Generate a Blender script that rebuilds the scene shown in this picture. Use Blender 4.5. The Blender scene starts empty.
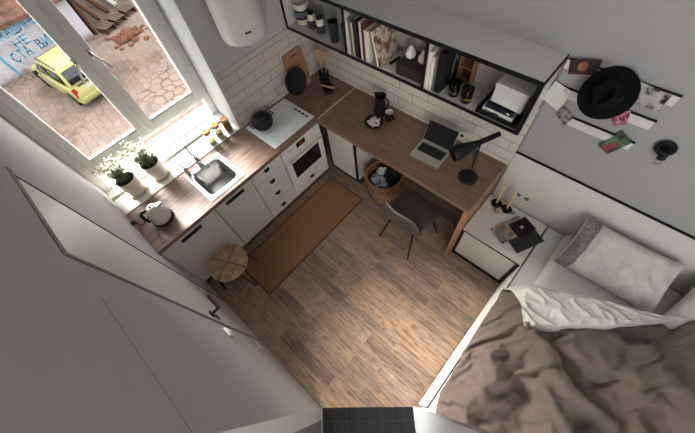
import bpy, bmesh, math, random
from mathutils import Matrix, Vector, noise as mnoise
random.seed(7)
C = bpy.context.scene.collection
PI = math.pi

# ------------------------------------------------------------------ mesh builder
def rotz(a): return Matrix.Rotation(a, 4, 'Z')
def T(x, y, z): return Matrix.Translation((x, y, z))

class MB:
    def __init__(s): s.v = []; s.f = []
    def add(s, vs, fs, M=None):
        b = len(s.v)
        for p in vs:
            p = Vector(p)
            if M is not None: p = M @ p
            s.v.append(tuple(p))
        for f in fs: s.f.append(tuple(b + i for i in f))
        return s
    def box(s, x0, x1, y0, y1, z0, z1, M=None):
        vs = [(x0,y0,z0),(x1,y0,z0),(x1,y1,z0),(x0,y1,z0),(x0,y0,z1),(x1,y0,z1),(x1,y1,z1),(x0,y1,z1)]
        return s.add(vs, [(0,3,2,1),(4,5,6,7),(0,1,5,4),(1,2,6,5),(2,3,7,6),(3,0,4,7)], M)
    def prism(s, poly, z0, z1, M=None):
        n = len(poly)
        vs = [(x,y,z0) for x,y in poly] + [(x,y,z1) for x,y in poly]
        fs = [tuple(range(n-1,-1,-1)), tuple(range(n,2*n))] + [(i,(i+1)%n,n+(i+1)%n,n+i) for i in range(n)]
        return s.add(vs, fs, M)
    def lathe(s, prof, n=24, M=None):
        vs = []; rows = []
        for r, z in prof:
            if r < 1e-6:
                rows.append([len(vs)]); vs.append((0,0,z))
            else:
                rows.append(list(range(len(vs), len(vs)+n)))
                vs += [(r*math.cos(2*PI*k/n), r*math.sin(2*PI*k/n), z) for k in range(n)]
        fs = []
        for a, b in zip(rows, rows[1:]):
            for k in range(n):
                k2 = (k+1) % n
                if len(a) == 1 and len(b) == 1: continue
                if len(a) == 1: fs.append((a[0], b[k2], b[k]))
                elif len(b) == 1: fs.append((a[k], a[k2], b[0]))
                else: fs.append((a[k], a[k2], b[k2], b[k]))
        return s.add(vs, fs, M)
    def tube(s, path, r, n=8, closed=False, caps=True):
        path = [Vector(p) for p in path]; m = len(path)
        rs = r if isinstance(r, (list, tuple)) else [r]*m
        vs = []; fs = []; up = None
        for i, p in enumerate(path):
            a = path[(i-1) % m] if (closed or i > 0) else p
            b = path[(i+1) % m] if (closed or i < m-1) else p
            t = (b-a).normalized()
            if up is None:
                up = Vector((0,0,1)) if abs(t.z) < .9 else Vector((1,0,0))
            up = (up - t*up.dot(t))
            if up.length < 1e-5: up = t.orthogonal()
            up.normalize(); w = t.cross(up)
            for k in range(n):
                an = 2*PI*k/n
                vs.append(p + rs[i]*(math.cos(an)*up + math.sin(an)*w))
        for i in range(m if closed else m-1):
            j = (i+1) % m
            for k in range(n):
                k2 = (k+1) % n
                fs.append((i*n+k, i*n+k2, j*n+k2, j*n+k))
        if caps and not closed:
            fs.append(tuple(range(n-1,-1,-1))); fs.append(tuple((m-1)*n+k for k in range(n)))
        return s.add(vs, fs)
    def ell(s, c, r, nu=20, nv=12, M=None):
        prof = [(math.sin(PI*i/nv), -math.cos(PI*i/nv)) for i in range(nv+1)]
        prof[0] = (0,-1); prof[-1] = (0,1)
        MM = T(*c) @ Matrix.Diagonal((r[0], r[1], r[2], 1))
        if M is not None: MM = M @ MM
        return s.lathe(prof, nu, MM)
    def grid(s, fn, nu, nv, M=None, wrap=False):
        vs = [fn(i/nu, j/nv) for j in range(nv+1) for i in range(nu+1)]
        fs = [(j*(nu+1)+i, j*(nu+1)+i+1, (j+1)*(nu+1)+i+1, (j+1)*(nu+1)+i) for j in range(nv) for i in range(nu)]
        return s.add(vs, fs, M)
    def loops(s, loops, cap0=True, cap1=True, M=None):
        n = len(loops[0]); vs = [p for l in loops for p in l]; fs = []
        for a in range(len(loops)-1):
            for k in range(n):
                k2 = (k+1) % n
                fs.append((a*n+k, a*n+k2, (a+1)*n+k2, (a+1)*n+k))
        if cap0: fs.append(tuple(range(n-1,-1,-1)))
        if cap1: fs.append(tuple((len(loops)-1)*n+k for k in range(n)))
        return s.add(vs, fs, M)
    def build(s, name, mat, parent=None, bevel=0, seg=2, smooth=True, subsurf=0, solid=0, angle=38):
        me = bpy.data.meshes.new(name)
        me.from_pydata(s.v, [], s.f); me.update()
        bm = bmesh.new(); bm.from_mesh(me)
        bmesh.ops.recalc_face_normals(bm, faces=bm.faces)
        bm.to_mesh(me); bm.free()
        if mat: me.materials.append(mat)
        if smooth:
            me.polygons.foreach_set('use_smooth', [True]*len(me.polygons))
            me.set_sharp_from_angle(angle=math.radians(angle))
        o = bpy.data.objects.new(name, me); C.objects.link(o)
        if parent: o.parent = parent
        if solid:
            m = o.modifiers.new('thickness', 'SOLIDIFY'); m.thickness = solid; m.offset = 0
        if bevel:
            m = o.modifiers.new('bevel', 'BEVEL'); m.width = bevel; m.segments = seg; m.limit_method = 'ANGLE'
        if subsurf:
            m = o.modifiers.new('sub', 'SUBSURF'); m.levels = subsurf; m.render_levels = subsurf
        return o

def rrect(x0, x1, y0, y1, r, z, n=6):
    out = []
    for cx, cy, a0 in ((x1-r,y1-r,0),(x0+r,y1-r,90),(x0+r,y0+r,180),(x1-r,y0+r,270)):
        for k in range(n+1):
            a = math.radians(a0+90*k/n); out.append((cx+r*math.cos(a), cy+r*math.sin(a), z))
    return out

def tag(o, label=None, cat=None, group=None, kind=None):
    if label: o['label'] = label
    if cat: o['category'] = cat
    if group: o['group'] = group
    if kind: o['kind'] = kind
    return o
def thing(name, label, cat, loc=(0,0,0), rz=0, group=None):
    o = bpy.data.objects.new(name, None); C.objects.link(o)
    o.empty_display_size = .05
    o.location = loc; o.rotation_euler = (0,0,rz)
    return tag(o, label, cat, group)
def struct(o): o['kind'] = 'structure'; return o
def copy_tree(o, parent=None):
    c = o.copy(); C.objects.link(c)
    if parent: c.parent = parent
    for ch in list(o.children): copy_tree(ch, c)
    return c

# ------------------------------------------------------------------ materials
def srgb(r, g, b):
    f = lambda c: (c/255/12.92) if c/255 <= .04045 else ((c/255+.055)/1.055)**2.4
    return (f(r), f(g), f(b), 1)
class NT:
    def __init__(s, name):
        s.m = bpy.data.materials.new(name); s.m.use_nodes = True
        s.t = s.m.node_tree; s.b = s.t.nodes['Principled BSDF']
    def n(s, ty, **kw):
        nd = s.t.nodes.new(ty)
        for k, v in kw.items():
            if k in nd.inputs: nd.inputs[k].default_value = v
            else: setattr(nd, k, v)
        return nd
    def l(s, a, b): s.t.links.new(a, b)
    def coords(s, scale=(1,1,1), rot=(0,0,0), loc=(0,0,0)):
        tc = s.n('ShaderNodeTexCoord'); mp = s.n('ShaderNodeMapping')
        mp.inputs['Scale'].default_value = scale; mp.inputs['Rotation'].default_value = rot; mp.inputs['Location'].default_value = loc
        s.l(tc.outputs['Object'], mp.inputs['Vector']); return mp.outputs['Vector']
    def ramp(s, fac, stops):
        r = s.n('ShaderNodeValToRGB'); e = r.color_ramp.elements
        while len(e) < len(stops): e.new(.5)
        for el, (p, c) in zip(e, stops): el.position = p; el.color = c
        s.l(fac, r.inputs['Fac']); return r.outputs['Color']
    def noise(s, vec, scale=5, detail=3, rough=.55):
        nd = s.n('ShaderNodeTexNoise'); nd.inputs['Scale'].default_value = scale
        nd.inputs['Detail'].default_value = detail; nd.inputs['Roughness'].default_value = rough
        s.l(vec, nd.inputs['Vector']); return nd.outputs['Fac']
    def bump(s, h, strength=.3, dist=.01):
        b = s.n('ShaderNodeBump'); b.inputs['Strength'].default_value = strength; b.inputs['Distance'].default_value = dist
        s.l(h, b.inputs['Height']); s.l(b.outputs['Normal'], s.b.inputs['Normal'])
    def mix(s, a, b, fac, mode='MIX'):
        m = s.n('ShaderNodeMix', data_type='RGBA', blend_type=mode)
        for sock, v in ((m.inputs[6], a), (m.inputs[7], b)):
            if isinstance(v, tuple): sock.default_value = v
            else: s.l(v, sock)
        if isinstance(fac, float): m.inputs[0].default_value = fac
        else: s.l(fac, m.inputs[0])
        return m.outputs[2]
EXT = .33
def ex(r, g, b): return mul(srgb(r,g,b), EXT)
def mul(c, k): return (c[0]*k, c[1]*k, c[2]*k, 1)

def plain(name, col, rough=.5, metal=0, var=.08, scale=6, bump=0, bscale=60, spec=.5, stretch=(1,1,1)):
    k = NT(name); v = k.coords(stretch)
    c = k.ramp(k.noise(v, scale), [(.3, mul(col, 1-var)), (.7, mul(col, 1+var))])
    k.l(c, k.b.inputs['Base Color'])
    k.b.inputs['Roughness'].default_value = rough; k.b.inputs['Metallic'].default_value = metal
    k.b.inputs['Specular IOR Level'].default_value = spec
    if bump: k.bump(k.noise(v, bscale, 4), bump, .004)
    return k.m

def wood(name, stops, stretch=(1,14,14), scale=5, rough=.5, ring=.35):
    k = NT(name); v = k.coords(stretch)
    a = k.noise(v, scale, 6, .62)
    v2 = k.coords(tuple(s*4 if s > 1 else s*1.5 for s in stretch))
    b = k.noise(v2, scale, 4, .6)
    mx = k.n('ShaderNodeMix'); mx.inputs[0].default_value = ring; k.l(a, mx.inputs[2]); k.l(b, mx.inputs[3])
    k.l(k.ramp(mx.outputs[0], stops), k.b.inputs['Base Color'])
    k.b.inputs['Roughness'].default_value = rough
    k.bump(mx.outputs[0], .12, .003)
    return k.m

M = {}
M['wall'] = plain('wall_paint', srgb(194,194,195), .85, var=.02, scale=1.5, bump=.05, bscale=120)
M['wall_back'] = plain('back_wall_shaded_white', srgb(172,170,168), .85, var=.02, scale=1.5, bump=.05, bscale=120)  # white wall like the others, its dimmer light darkened into the colour
M['wall_grey'] = plain('grey_wall_paint', srgb(194,193,191), .85, var=.02, scale=1.5, bump=.05, bscale=120)
M['white'] = plain('white_lacquer', srgb(210,209,206), .42, var=.015, scale=2)
M['white_warm'] = plain('warm_white_lacquer', srgb(214,212,207), .45, var=.015, scale=2)
M['door_white'] = plain('door_paint', srgb(218,216,212), .4, var=.015, scale=2)
M['casing'] = plain('door_casing_grey', srgb(128,125,120), .6, var=.03)
M['pvc'] = plain('window_frame_white', srgb(226,226,225), .35, var=.02)
M['sill'] = plain('sill_white', srgb(232,230,224), .4, var=.015)
M['black'] = plain('black_lacquer', (.012,.012,.012,1), .42, var=.2, spec=.22)
M['black_matte'] = plain('black_matte', (.014,.014,.015,1), .7, var=.25, spec=.22, bump=.1)
M['black_iron'] = plain('cast_iron', (.018,.018,.019,1), .55, var=.3, spec=.22, bump=.25, bscale=150)
M['black_metal'] = plain('black_metal', (.015,.015,.016,1), .38, var=.2, spec=.22)
M['felt'] = plain('black_felt', (.009,.009,.0095,1), .95, var=.3, bump=.25, bscale=200, spec=.15)
M['felt_band'] = plain('felt_band', (.018,.017,.017,1), .8, var=.2)
M['steel'] = plain('brushed_steel', (.56,.55,.53,1), .34, 1, var=.05, scale=3, stretch=(1,20,1))
M['chrome'] = plain('chrome', (.72,.72,.72,1), .1, 1, var=.02)
M['dark_gap'] = plain('shadow_gap', (.03,.03,.03,1), .9)
M['glasswhite'] = plain('white_ceramic_glass', srgb(222,226,228), .12, var=.01)
M['ceramic'] = plain('white_ceramic', srgb(226,222,214), .35, var=.02)
M['cream'] = plain('cream_ceramic', srgb(214,206,186), .4, var=.04)
M['bluegrey'] = plain('blue_grey_ceramic', srgb(98,108,116), .4, var=.06)
M['slate'] = plain('slate_ceramic', srgb(70,72,78), .5, var=.08)
M['cork'] = plain('cork', srgb(222,176,130), .85, var=.18, scale=80, bump=.2)
M['grain'] = plain('dry_grain', srgb(206,180,120), .9, var=.3, scale=120, bump=.4, bscale=200)
M['grain2'] = plain('dry_oats', srgb(226,210,170), .9, var=.2, scale=120, bump=.4, bscale=200)
M['grain3'] = plain('dry_lentils', srgb(170,128,66), .9, var=.35, scale=140, bump=.4, bscale=200)
M['candle'] = plain('candle_wax', srgb(222,200,140), .5, var=.04)
M['brown_lux'] = plain('dark_brown_box', srgb(58,40,36), .55, var=.1)
M['darkgreen'] = plain('dark_green_glass', (.02,.035,.03,1), .12, var=.1)
M['oven_glass'] = plain('oven_glass', (.01,.01,.012,1), .1, var=.1)
M['display'] = plain('oven_display', (.012,.011,.012,1), .2)
M['red'] = plain('red_led', srgb(150,40,40), .4)
M['screen'] = plain('laptop_screen', (.008,.009,.011,1), .12)
M['alu'] = plain('aluminium', srgb(196,200,190), .38, .6, var=.02)
M['keys'] = plain('laptop_keys', (.02,.02,.022,1), .6)
M['chair'] = plain('grey_vinyl', srgb(80,73,71), .42, var=.06, scale=10, bump=.08, bscale=180)
M['chair_edge'] = plain('grey_vinyl_edge', srgb(126,106,98), .5, var=.05)
M['leafA'] = plain('leaf_green', srgb(132,140,104), .6, var=.25, scale=30)
M['petal'] = plain('petal_white', srgb(184,178,164), .7, var=.06)
M['moss'] = plain('moss', srgb(38,44,22), .95, var=.5, scale=90, bump=.8, bscale=120)
M['saucer'] = plain('saucer_clay', srgb(222,200,180), .5, var=.03)
M['pot'] = plain('pot_white', srgb(226,218,208), .4, var=.02)
M['paper'] = plain('paper', srgb(226,223,215), .8, var=.02)
M['paper_grey'] = plain('grey_paper', srgb(150,146,140), .8, var=.1)
M['teal'] = plain('teal_cover', srgb(40,120,122), .5, var=.05)
M['navy'] = plain('navy_cover', srgb(30,34,48), .5, var=.05)
M['charcoal'] = plain('charcoal_cover', srgb(40,39,40), .5, var=.1)
M['greycov'] = plain('grey_cover', srgb(120,116,110), .6, var=.06)
M['redbrown'] = plain('red_brown_cover', srgb(96,52,44), .6, var=.15, scale=14)
M['gold'] = plain('gold_band', (.75,.52,.16,1), .25, 1, var=.04)
M['red_lamp'] = plain('tail_light', ex(205,52,40), .25, var=.05)
M['car'] = plain('car_paint', ex(206,202,146), .5, var=.02, spec=.08)
M['car_glass'] = plain('car_glass', (.006,.008,.008,1), .08, var=.1)
M['tyre'] = plain('tyre', (.004,.004,.004,1), .85, spec=.1)
M['hub'] = plain('hub_cap', (.08,.08,.08,1), .35, .8)
M['plate_white'] = plain('number_plate', ex(225,225,225), .5, spec=.05)
M['cable'] = plain('cable_black', (.015,.015,.015,1), .6)
M['socket'] = plain('socket_white', srgb(226,225,220), .4, var=.01)
M['cloth_black'] = plain('black_cloth', (.015,.015,.017,1), .95, var=.4, scale=20, bump=.3)
M['cloth_grey'] = plain('blue_grey_cloth', srgb(150,158,166), .95, var=.12, scale=12, bump=.3)
M['cloth_white'] = plain('white_cloth', srgb(214,214,214), .95, var=.06, bump=.2)
M['strap'] = plain('grey_strap', srgb(120,116,110), .9, var=.1, bump=.2)
M['red_brick'] = plain('brick_red', ex(166,124,104), .9, var=.25, scale=8, bump=.3, spec=.05)
M['rust'] = plain('rusty_metal', ex(120,84,64), .85, var=.3, scale=9, bump=.3, spec=.05)
M['pallet'] = plain('weathered_wood', ex(150,132,120), .9, var=.25, scale=6, bump=.3, stretch=(1,6,6), spec=.05)
M['grey_board'] = plain('weathered_board', ex(205,200,192), .85, var=.08, scale=4, spec=.05)
M['blue_paint'] = plain('blue_graffiti', ex(130,196,226), .85, var=.18, scale=12, spec=.05)

W_top = [(.32, srgb(96,76,64)), (.5, srgb(128,103,88)), (.68, srgb(152,126,108))]
M['worktop_y'] = wood('worktop_walnut', W_top, (12,1,12), 4, .42)
M['worktop_x'] = wood('desk_walnut', [(.32, srgb(100,79,65)), (.5, srgb(130,104,87)), (.68, srgb(154,126,106))], (1,12,12), 4, .45)
M['desk_leg'] = wood('desk_leg_oak', [(.3, srgb(142,104,74)), (.7, srgb(188,146,110))], (12,12,1), 4, .5)
M['board_wood'] = wood('cutting_board_wood', [(.3, srgb(140,104,74)), (.7, srgb(178,138,102))], (10,10,1), 4, .6)
M['spoon_wood'] = wood('spoon_wood', [(.3, srgb(168,132,98)), (.7, srgb(202,168,130))], (8,8,1), 6, .65)
M['crate_wood'] = wood('crate_wood', [(.3, srgb(130,96,66)), (.7, srgb(164,124,86))], (8,8,1), 6, .65)
M['plinth'] = wood('plinth_brown', [(.3, srgb(70,58,50)), (.7, srgb(92,78,68))], (12,1,12), 4, .6)

def floor_mat():
    k = NT('floor_planks'); v = k.coords((1,1,1), loc=(.13,.03,0))
    br = k.n('ShaderNodeTexBrick', offset=.37, offset_frequency=2, squash=1.0)
    for s_, val in (('Scale',1),('Mortar Size',.0045),('Mortar Smooth',.9),('Bias',0),('Brick Width',.62),('Row Height',.118)): br.inputs[s_].default_value = val
    br.inputs['Color1'].default_value = (0,0,0,1); br.inputs['Color2'].default_value = (1,1,1,1); br.inputs['Mortar'].default_value = (.5,.5,.5,1)
    k.l(v, br.inputs['Vector'])
    base = k.ramp(br.outputs['Color'], [(0, srgb(112,90,80)), (.14, srgb(164,138,120)), (.35, srgb(150,126,112)), (.55, srgb(178,152,130)), (.70, srgb(134,110,98)), (.86, srgb(182,150,120)), (1, srgb(158,132,114))])
    # per plank shift of the grain
    sep = k.n('ShaderNodeSeparateColor'); k.l(br.outputs['Color'], sep.inputs[0])
    cmb = k.n('ShaderNodeCombineXYZ'); mm = k.n('ShaderNodeMath', operation='MULTIPLY'); mm.inputs[1].default_value = 37.
    k.l(sep.outputs[0], mm.inputs[0]); k.l(mm.outputs[0], cmb.inputs[2]); k.l(mm.outputs[0], cmb.inputs[0])
    add = k.n('ShaderNodeVectorMath', operation='ADD'); k.l(v, add.inputs[0]); k.l(cmb.outputs[0], add.inputs[1])
    mp = k.n('ShaderNodeMapping'); mp.inputs['Scale'].default_value = (1.6,16,1); k.l(add.outputs[0], mp.inputs[0])
    g = k.noise(mp.outputs[0], 3.2, 7, .68)
    c1 = k.mix(base, (.16,.10,.07,1), k.ramp(g, [(.34,(.75,.75,.75,1)), (.5,(0,0,0,1))]))
    c2 = k.mix(c1, srgb(206,180,150), k.ramp(g, [(.54,(0,0,0,1)), (.72,(.75,.75,.75,1))]))
    mp2 = k.n('ShaderNodeMapping'); mp2.inputs['Scale'].default_value = (2.2,30,1); k.l(add.outputs[0], mp2.inputs[0])
    g2 = k.noise(mp2.outputs[0], 5, 5, .7)
    c3 = k.mix(c2, srgb(176,160,146), k.ramp(g2, [(.52,(0,0,0,1)), (.75,(.7,.7,.7,1))]))
    mp3 = k.n('ShaderNodeMapping'); mp3.inputs['Scale'].default_value = (5,15,1); k.l(add.outputs[0], mp3.inputs[0])
    g3 = k.noise(mp3.outputs[0], 2.4, 6, .7)
    c3 = k.mix(c3, srgb(98,78,66), k.ramp(g3, [(.36,(.5,.5,.5,1)), (.48,(0,0,0,1))]))
    g4 = k.noise(k.coords((1.1,9,1)), 2.1, 3, .6)
    c3 = k.mix(c3, srgb(204,166,112), k.ramp(g4, [(.53,(0,0,0,1)), (.68,(.42,.42,.42,1))]))
    c4 = k.mix(k.mix(c3, (0.,0.,0.,1), .14), srgb(196,168,128), k.ramp(br.outputs['Fac'], [(0,(0,0,0,1)), (.6,(.3,.3,.3,1)), (1,(.1,.1,.1,1))]))
    hs = k.n('ShaderNodeHueSaturation'); hs.inputs['Saturation'].default_value = .9; k.l(c4, hs.inputs['Color'])
    k.l(hs.outputs[0], k.b.inputs['Base Color']); k.b.inputs['Roughness'].default_value = .52
    k.bump(g, .12, .003); return k.m
M['floor'] = floor_mat()

def tile_mat(name, axis, base, grout, bw, rh, off=.5, rough=.25, mortar=.003, size2=None, rotz_=0, var=.03):
    k = NT(name); tc = k.n('ShaderNodeTexCoord'); sp = k.n('ShaderNodeSeparateXYZ'); cb = k.n('ShaderNodeCombineXYZ')
    mp = k.n('ShaderNodeMapping'); mp.inputs['Rotation'].default_value = (0,0,rotz_)
    k.l(tc.outputs['Object'], mp.inputs[0]); k.l(mp.outputs[0], sp.inputs[0])
    k.l(sp.outputs[axis[0]], cb.inputs[0]); k.l(sp.outputs[axis[1]], cb.inputs[1])
    br = k.n('ShaderNodeTexBrick', offset=off, offset_frequency=2)
    for s_, val in (('Scale',1),('Mortar Size',mortar),('Mortar Smooth',.2),('Bias',0),('Brick Width',bw),('Row Height',rh)): br.inputs[s_].default_value = val
    br.inputs['Color1'].default_value = mul(base, 1-var); br.inputs['Color2'].default_value = mul(base, 1+var); br.inputs['Mortar'].default_value = grout
    k.l(cb.outputs[0], br.inputs['Vector']); k.l(br.outputs['Color'], k.b.inputs['Base Color'])
    k.b.inputs['Roughness'].default_value = rough
    inv = k.n('ShaderNodeMath', operation='SUBTRACT'); inv.inputs[0].default_value = 1; k.l(br.outputs['Fac'], inv.inputs[1])
    k.bump(inv.outputs[0], .5, .003); return k.m
M['tile_left'] = tile_mat('wall_tile_left', 'YZ', srgb(206,200,192), srgb(150,145,138), .30, .0945)
M['tile_back'] = tile_mat('wall_tile_back', 'XZ', srgb(214,208,199), srgb(158,152,145), .30, .0945)
M['tile_black'] = tile_mat('black_floor_tile', 'XY', srgb(30,30,31), srgb(58,58,58), .0935, .0935, 0, .35, .002, None, -math.radians(42.3), .12)

def rug_mat():
    k = NT('rug_weave'); v = k.coords()
    w1 = k.n('ShaderNodeTexWave', wave_type='BANDS', bands_direction='Y'); w1.inputs['Scale'].default_value = 45; w1.inputs['Distortion'].default_value = 1.2; k.l(v, w1.inputs[0])
    n = k.noise(k.coords((6,60,1)), 4, 4)
    mx = k.n('ShaderNodeMix'); mx.inputs[0].default_value = .6; k.l(w1.outputs['Fac'], mx.inputs[2]); k.l(n, mx.inputs[3])
    k.l(k.ramp(mx.outputs[0], [(.3, srgb(126,92,64)), (.7, srgb(164,124,88))]), k.b.inputs['Base Color'])
    k.b.inputs['Roughness'].default_value = .95; k.bump(mx.outputs[0], .4, .004); return k.m
M['rug'] = rug_mat()
M['rug_hem'] = plain('rug_hem', srgb(112,78,54), .95, var=.15, scale=60, bump=.3)

def wicker_mat():
    k = NT('wicker'); v = k.coords()
    w1 = k.n('ShaderNodeTexWave', wave_type='BANDS', bands_direction='Z'); w1.inputs['Scale'].default_value = 22; w1.inputs['Distortion'].default_value = 2; k.l(v, w1.inputs[0])
    w2 = k.n('ShaderNodeTexWave', wave_type='RINGS', rings_direction='Z'); w2.inputs['Scale'].default_value = 30; w2.inputs['Distortion'].default_value = 6; k.l(v, w2.inputs[0])
    mx = k.n('ShaderNodeMix'); mx.inputs[0].default_value = .35; k.l(w1.outputs['Fac'], mx.inputs[2]); k.l(w2.outputs['Fac'], mx.inputs[3])
    k.l(k.ramp(mx.outputs[0], [(.2, srgb(110,78,50)), (.8, srgb(182,140,98))]), k.b.inputs['Base Color'])
    k.b.inputs['Roughness'].default_value = .85; k.bump(mx.outputs[0], .8, .006); return k.m
M['wicker'] = wicker_mat()

def rattan_seat():
    # woven seat in four triangular sectors around the centre
    k = NT('rush_seat'); tc = k.n('ShaderNodeTexCoord'); sp = k.n('ShaderNodeSeparateXYZ')
    mp = k.n('ShaderNodeMapping'); mp.inputs['Rotation'].default_value = (0,0,.35); k.l(tc.outputs['Object'], mp.inputs[0]); k.l(mp.outputs[0], sp.inputs[0])
    ax = k.n('ShaderNodeMath', operation='ABSOLUTE'); ay = k.n('ShaderNodeMath', operation='ABSOLUTE'); k.l(sp.outputs[0], ax.inputs[0]); k.l(sp.outputs[1], ay.inputs[0])
    mn = k.n('ShaderNodeMath', operation='MINIMUM'); k.l(ax.outputs[0], mn.inputs[0]); k.l(ay.outputs[0], mn.inputs[1])
    df = k.n('ShaderNodeMath', operation='SUBTRACT'); k.l(ax.outputs[0], df.inputs[0]); k.l(ay.outputs[0], df.inputs[1])
    da = k.n('ShaderNodeMath', operation='ABSOLUTE'); k.l(df.outputs[0], da.inputs[0])
    ml = k.n('ShaderNodeMath', operation='MULTIPLY'); ml.inputs[1].default_value = 420; k.l(mn.outputs[0], ml.inputs[0])
    sn = k.n('ShaderNodeMath', operation='SINE'); k.l(ml.outputs[0], sn.inputs[0])
    mr = k.n('ShaderNodeMapRange'); mr.inputs[1].default_value = -1; k.l(sn.outputs[0], mr.inputs[0])
    n = k.noise(k.coords(), 16, 4)
    mx = k.n('ShaderNodeMix'); mx.inputs[0].default_value = .6; k.l(mr.outputs[0], mx.inputs[2]); k.l(n, mx.inputs[3])
    col = k.ramp(mx.outputs[0], [(.25, srgb(122,96,70)), (.5, srgb(186,156,120)), (.75, srgb(224,196,156))])
    col = k.mix(col, srgb(70,50,34), k.ramp(da.outputs[0], [(0,(.7,.7,.7,1)), (.016,(0,0,0,1))]))
    k.l(col, k.b.inputs['Base Color']); k.b.inputs['Roughness'].default_value = .85; k.bump(mx.outputs[0], .5, .004); return k.m
M['rush'] = rattan_seat()

def fabric(name, col, var=.1, scale=5, bump=.25, crumple=.35):
    k = NT(name); v = k.coords()
    n1 = k.noise(v, scale, 5, .6); n2 = k.noise(v, 240, 2)
    k.l(k.ramp(n1, [(.3, mul(col,1-var)), (.7, mul(col,1+var))]), k.b.inputs['Base Color'])
    k.b.inputs['Roughness'].default_value = .9; k.b.inputs['Specular IOR Level'].default_value = .2
    k.b.inputs['Sheen Weight'].default_value = .12
    wn = k.n('ShaderNodeTexNoise'); wn.inputs['Scale'].default_value = 7; wn.inputs['Detail'].default_value = 4; k.l(v, wn.inputs['Vector'])
    vm = k.n('ShaderNodeVectorMath', operation='MULTIPLY_ADD'); vm.inputs[1].default_value = (.16,.16,.16); k.l(wn.outputs['Color'], vm.inputs[0]); k.l(v, vm.inputs[2])
    h = None
    for sc_, w_ in ((7, .5), (17, .3)):
        vo = k.n('ShaderNodeTexVoronoi', feature='F1'); vo.inputs['Scale'].default_value = sc_; k.l(vm.outputs[0], vo.inputs['Vector'])
        m = k.n('ShaderNodeMath', operation='MULTIPLY'); m.inputs[1].default_value = w_; k.l(vo.outputs['Distance'], m.inputs[0])
        if h is None: h = m.outputs[0]
        else:
            ad = k.n('ShaderNodeMath', operation='ADD'); k.l(h, ad.inputs[0]); k.l(m.outputs[0], ad.inputs[1]); h = ad.outputs[0]
    n3 = k.noise(v, 22, 7, .68)
    mx = k.n('ShaderNodeMix'); mx.inputs[0].default_value = crumple; k.l(n3, mx.inputs[2]); k.l(h, mx.inputs[3])
    mx2 = k.n('ShaderNodeMix'); mx2.inputs[0].default_value = .1; k.l(mx.outputs[0], mx2.inputs[2]); k.l(n2, mx2.inputs[3])
    k.bump(mx2.outputs[0], bump, .03); return k.m
M['duvet'] = fabric('duvet_taupe', srgb(121,108,99), .06, 4, .75, .5)
M['linen'] = fabric('linen_white', srgb(206,202,196), .03, 4, .55, .5)
M['sheet'] = fabric('sheet_white', srgb(208,204,199), .02, 3, .15, .3)
def band_mat():
    k = NT('embroidered_band'); v = k.coords()
    vo = k.n('ShaderNodeTexVoronoi', feature='DISTANCE_TO_EDGE'); vo.inputs['Scale'].default_value = 38; k.l(v, vo.inputs['Vector'])
    k.l(k.ramp(vo.outputs['Distance'], [(.05, srgb(150,138,134)), (.2, srgb(118,107,108))]), k.b.inputs['Base Color'])
    k.b.inputs['Roughness'].default_value = .9; return k.m
M['band'] = band_mat()

def print_mat(name, stops, scale=14, seed=0., detail=2):
    k = NT(name); v = k.coords(loc=(seed, seed*.7, seed*.3))
    k.l(k.ramp(k.noise(v, scale, detail), stops), k.b.inputs['Base Color']); k.b.inputs['Roughness'].default_value = .5; return k.m
def collage_mat():
    k = NT('magazine_collage'); v = k.coords((1,1,1))
    vo = k.n('ShaderNodeTexVoronoi', distance='CHEBYCHEV'); vo.inputs['Scale'].default_value = 26; vo.inputs['Randomness'].default_value = .35; k.l(v, vo.inputs['Vector'])
    sp = k.n('ShaderNodeSeparateColor'); k.l(vo.outputs['Color'], sp.inputs[0])
    k.l(k.ramp(sp.outputs[0], [(0, srgb(70,66,60)), (.2, srgb(182,176,164)), (.4, srgb(120,128,110)), (.6, srgb(160,128,96)), (.8, srgb(60,62,66)), (1, srgb(204,200,190))]), k.b.inputs['Base Color'])
    k.b.inputs['Roughness'].default_value = .35; return k.m
M['collage'] = collage_mat()

def glass_mat(name='clear_glass', tint=(1,1,1,1), refl=.06):
    k = NT(name); t = k.t
    tr = k.n('ShaderNodeBsdfTransparent'); tr.inputs[0].default_value = tint
    gl = k.n('ShaderNodeBsdfGlossy'); gl.inputs['Roughness'].default_value = .03
    fr = k.n('ShaderNodeLayerWeight'); fr.inputs[0].default_value = .25
    mr = k.n('ShaderNodeMapRange'); mr.inputs[3].default_value = refl*.5; mr.inputs[4].default_value = min(1, refl*8)
    k.l(fr.outputs['Fresnel'], mr.inputs[0])
    mx = k.n('ShaderNodeMixShader'); k.l(mr.outputs[0], mx.inputs[0]); k.l(tr.outputs[0], mx.inputs[1]); k.l(gl.outputs[0], mx.inputs[2])
    k.l(mx.outputs[0], t.nodes['Material Output'].inputs['Surface']); return k.m
M['pane'] = glass_mat('window_glass', (.98,.99,.985,1), .008)
M['glass'] = glass_mat('jar_glass', (.93,.95,.93,1), .08)
M['dark_glass'] = glass_mat('smoked_glass', (.42,.44,.4,1), .1)

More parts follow.
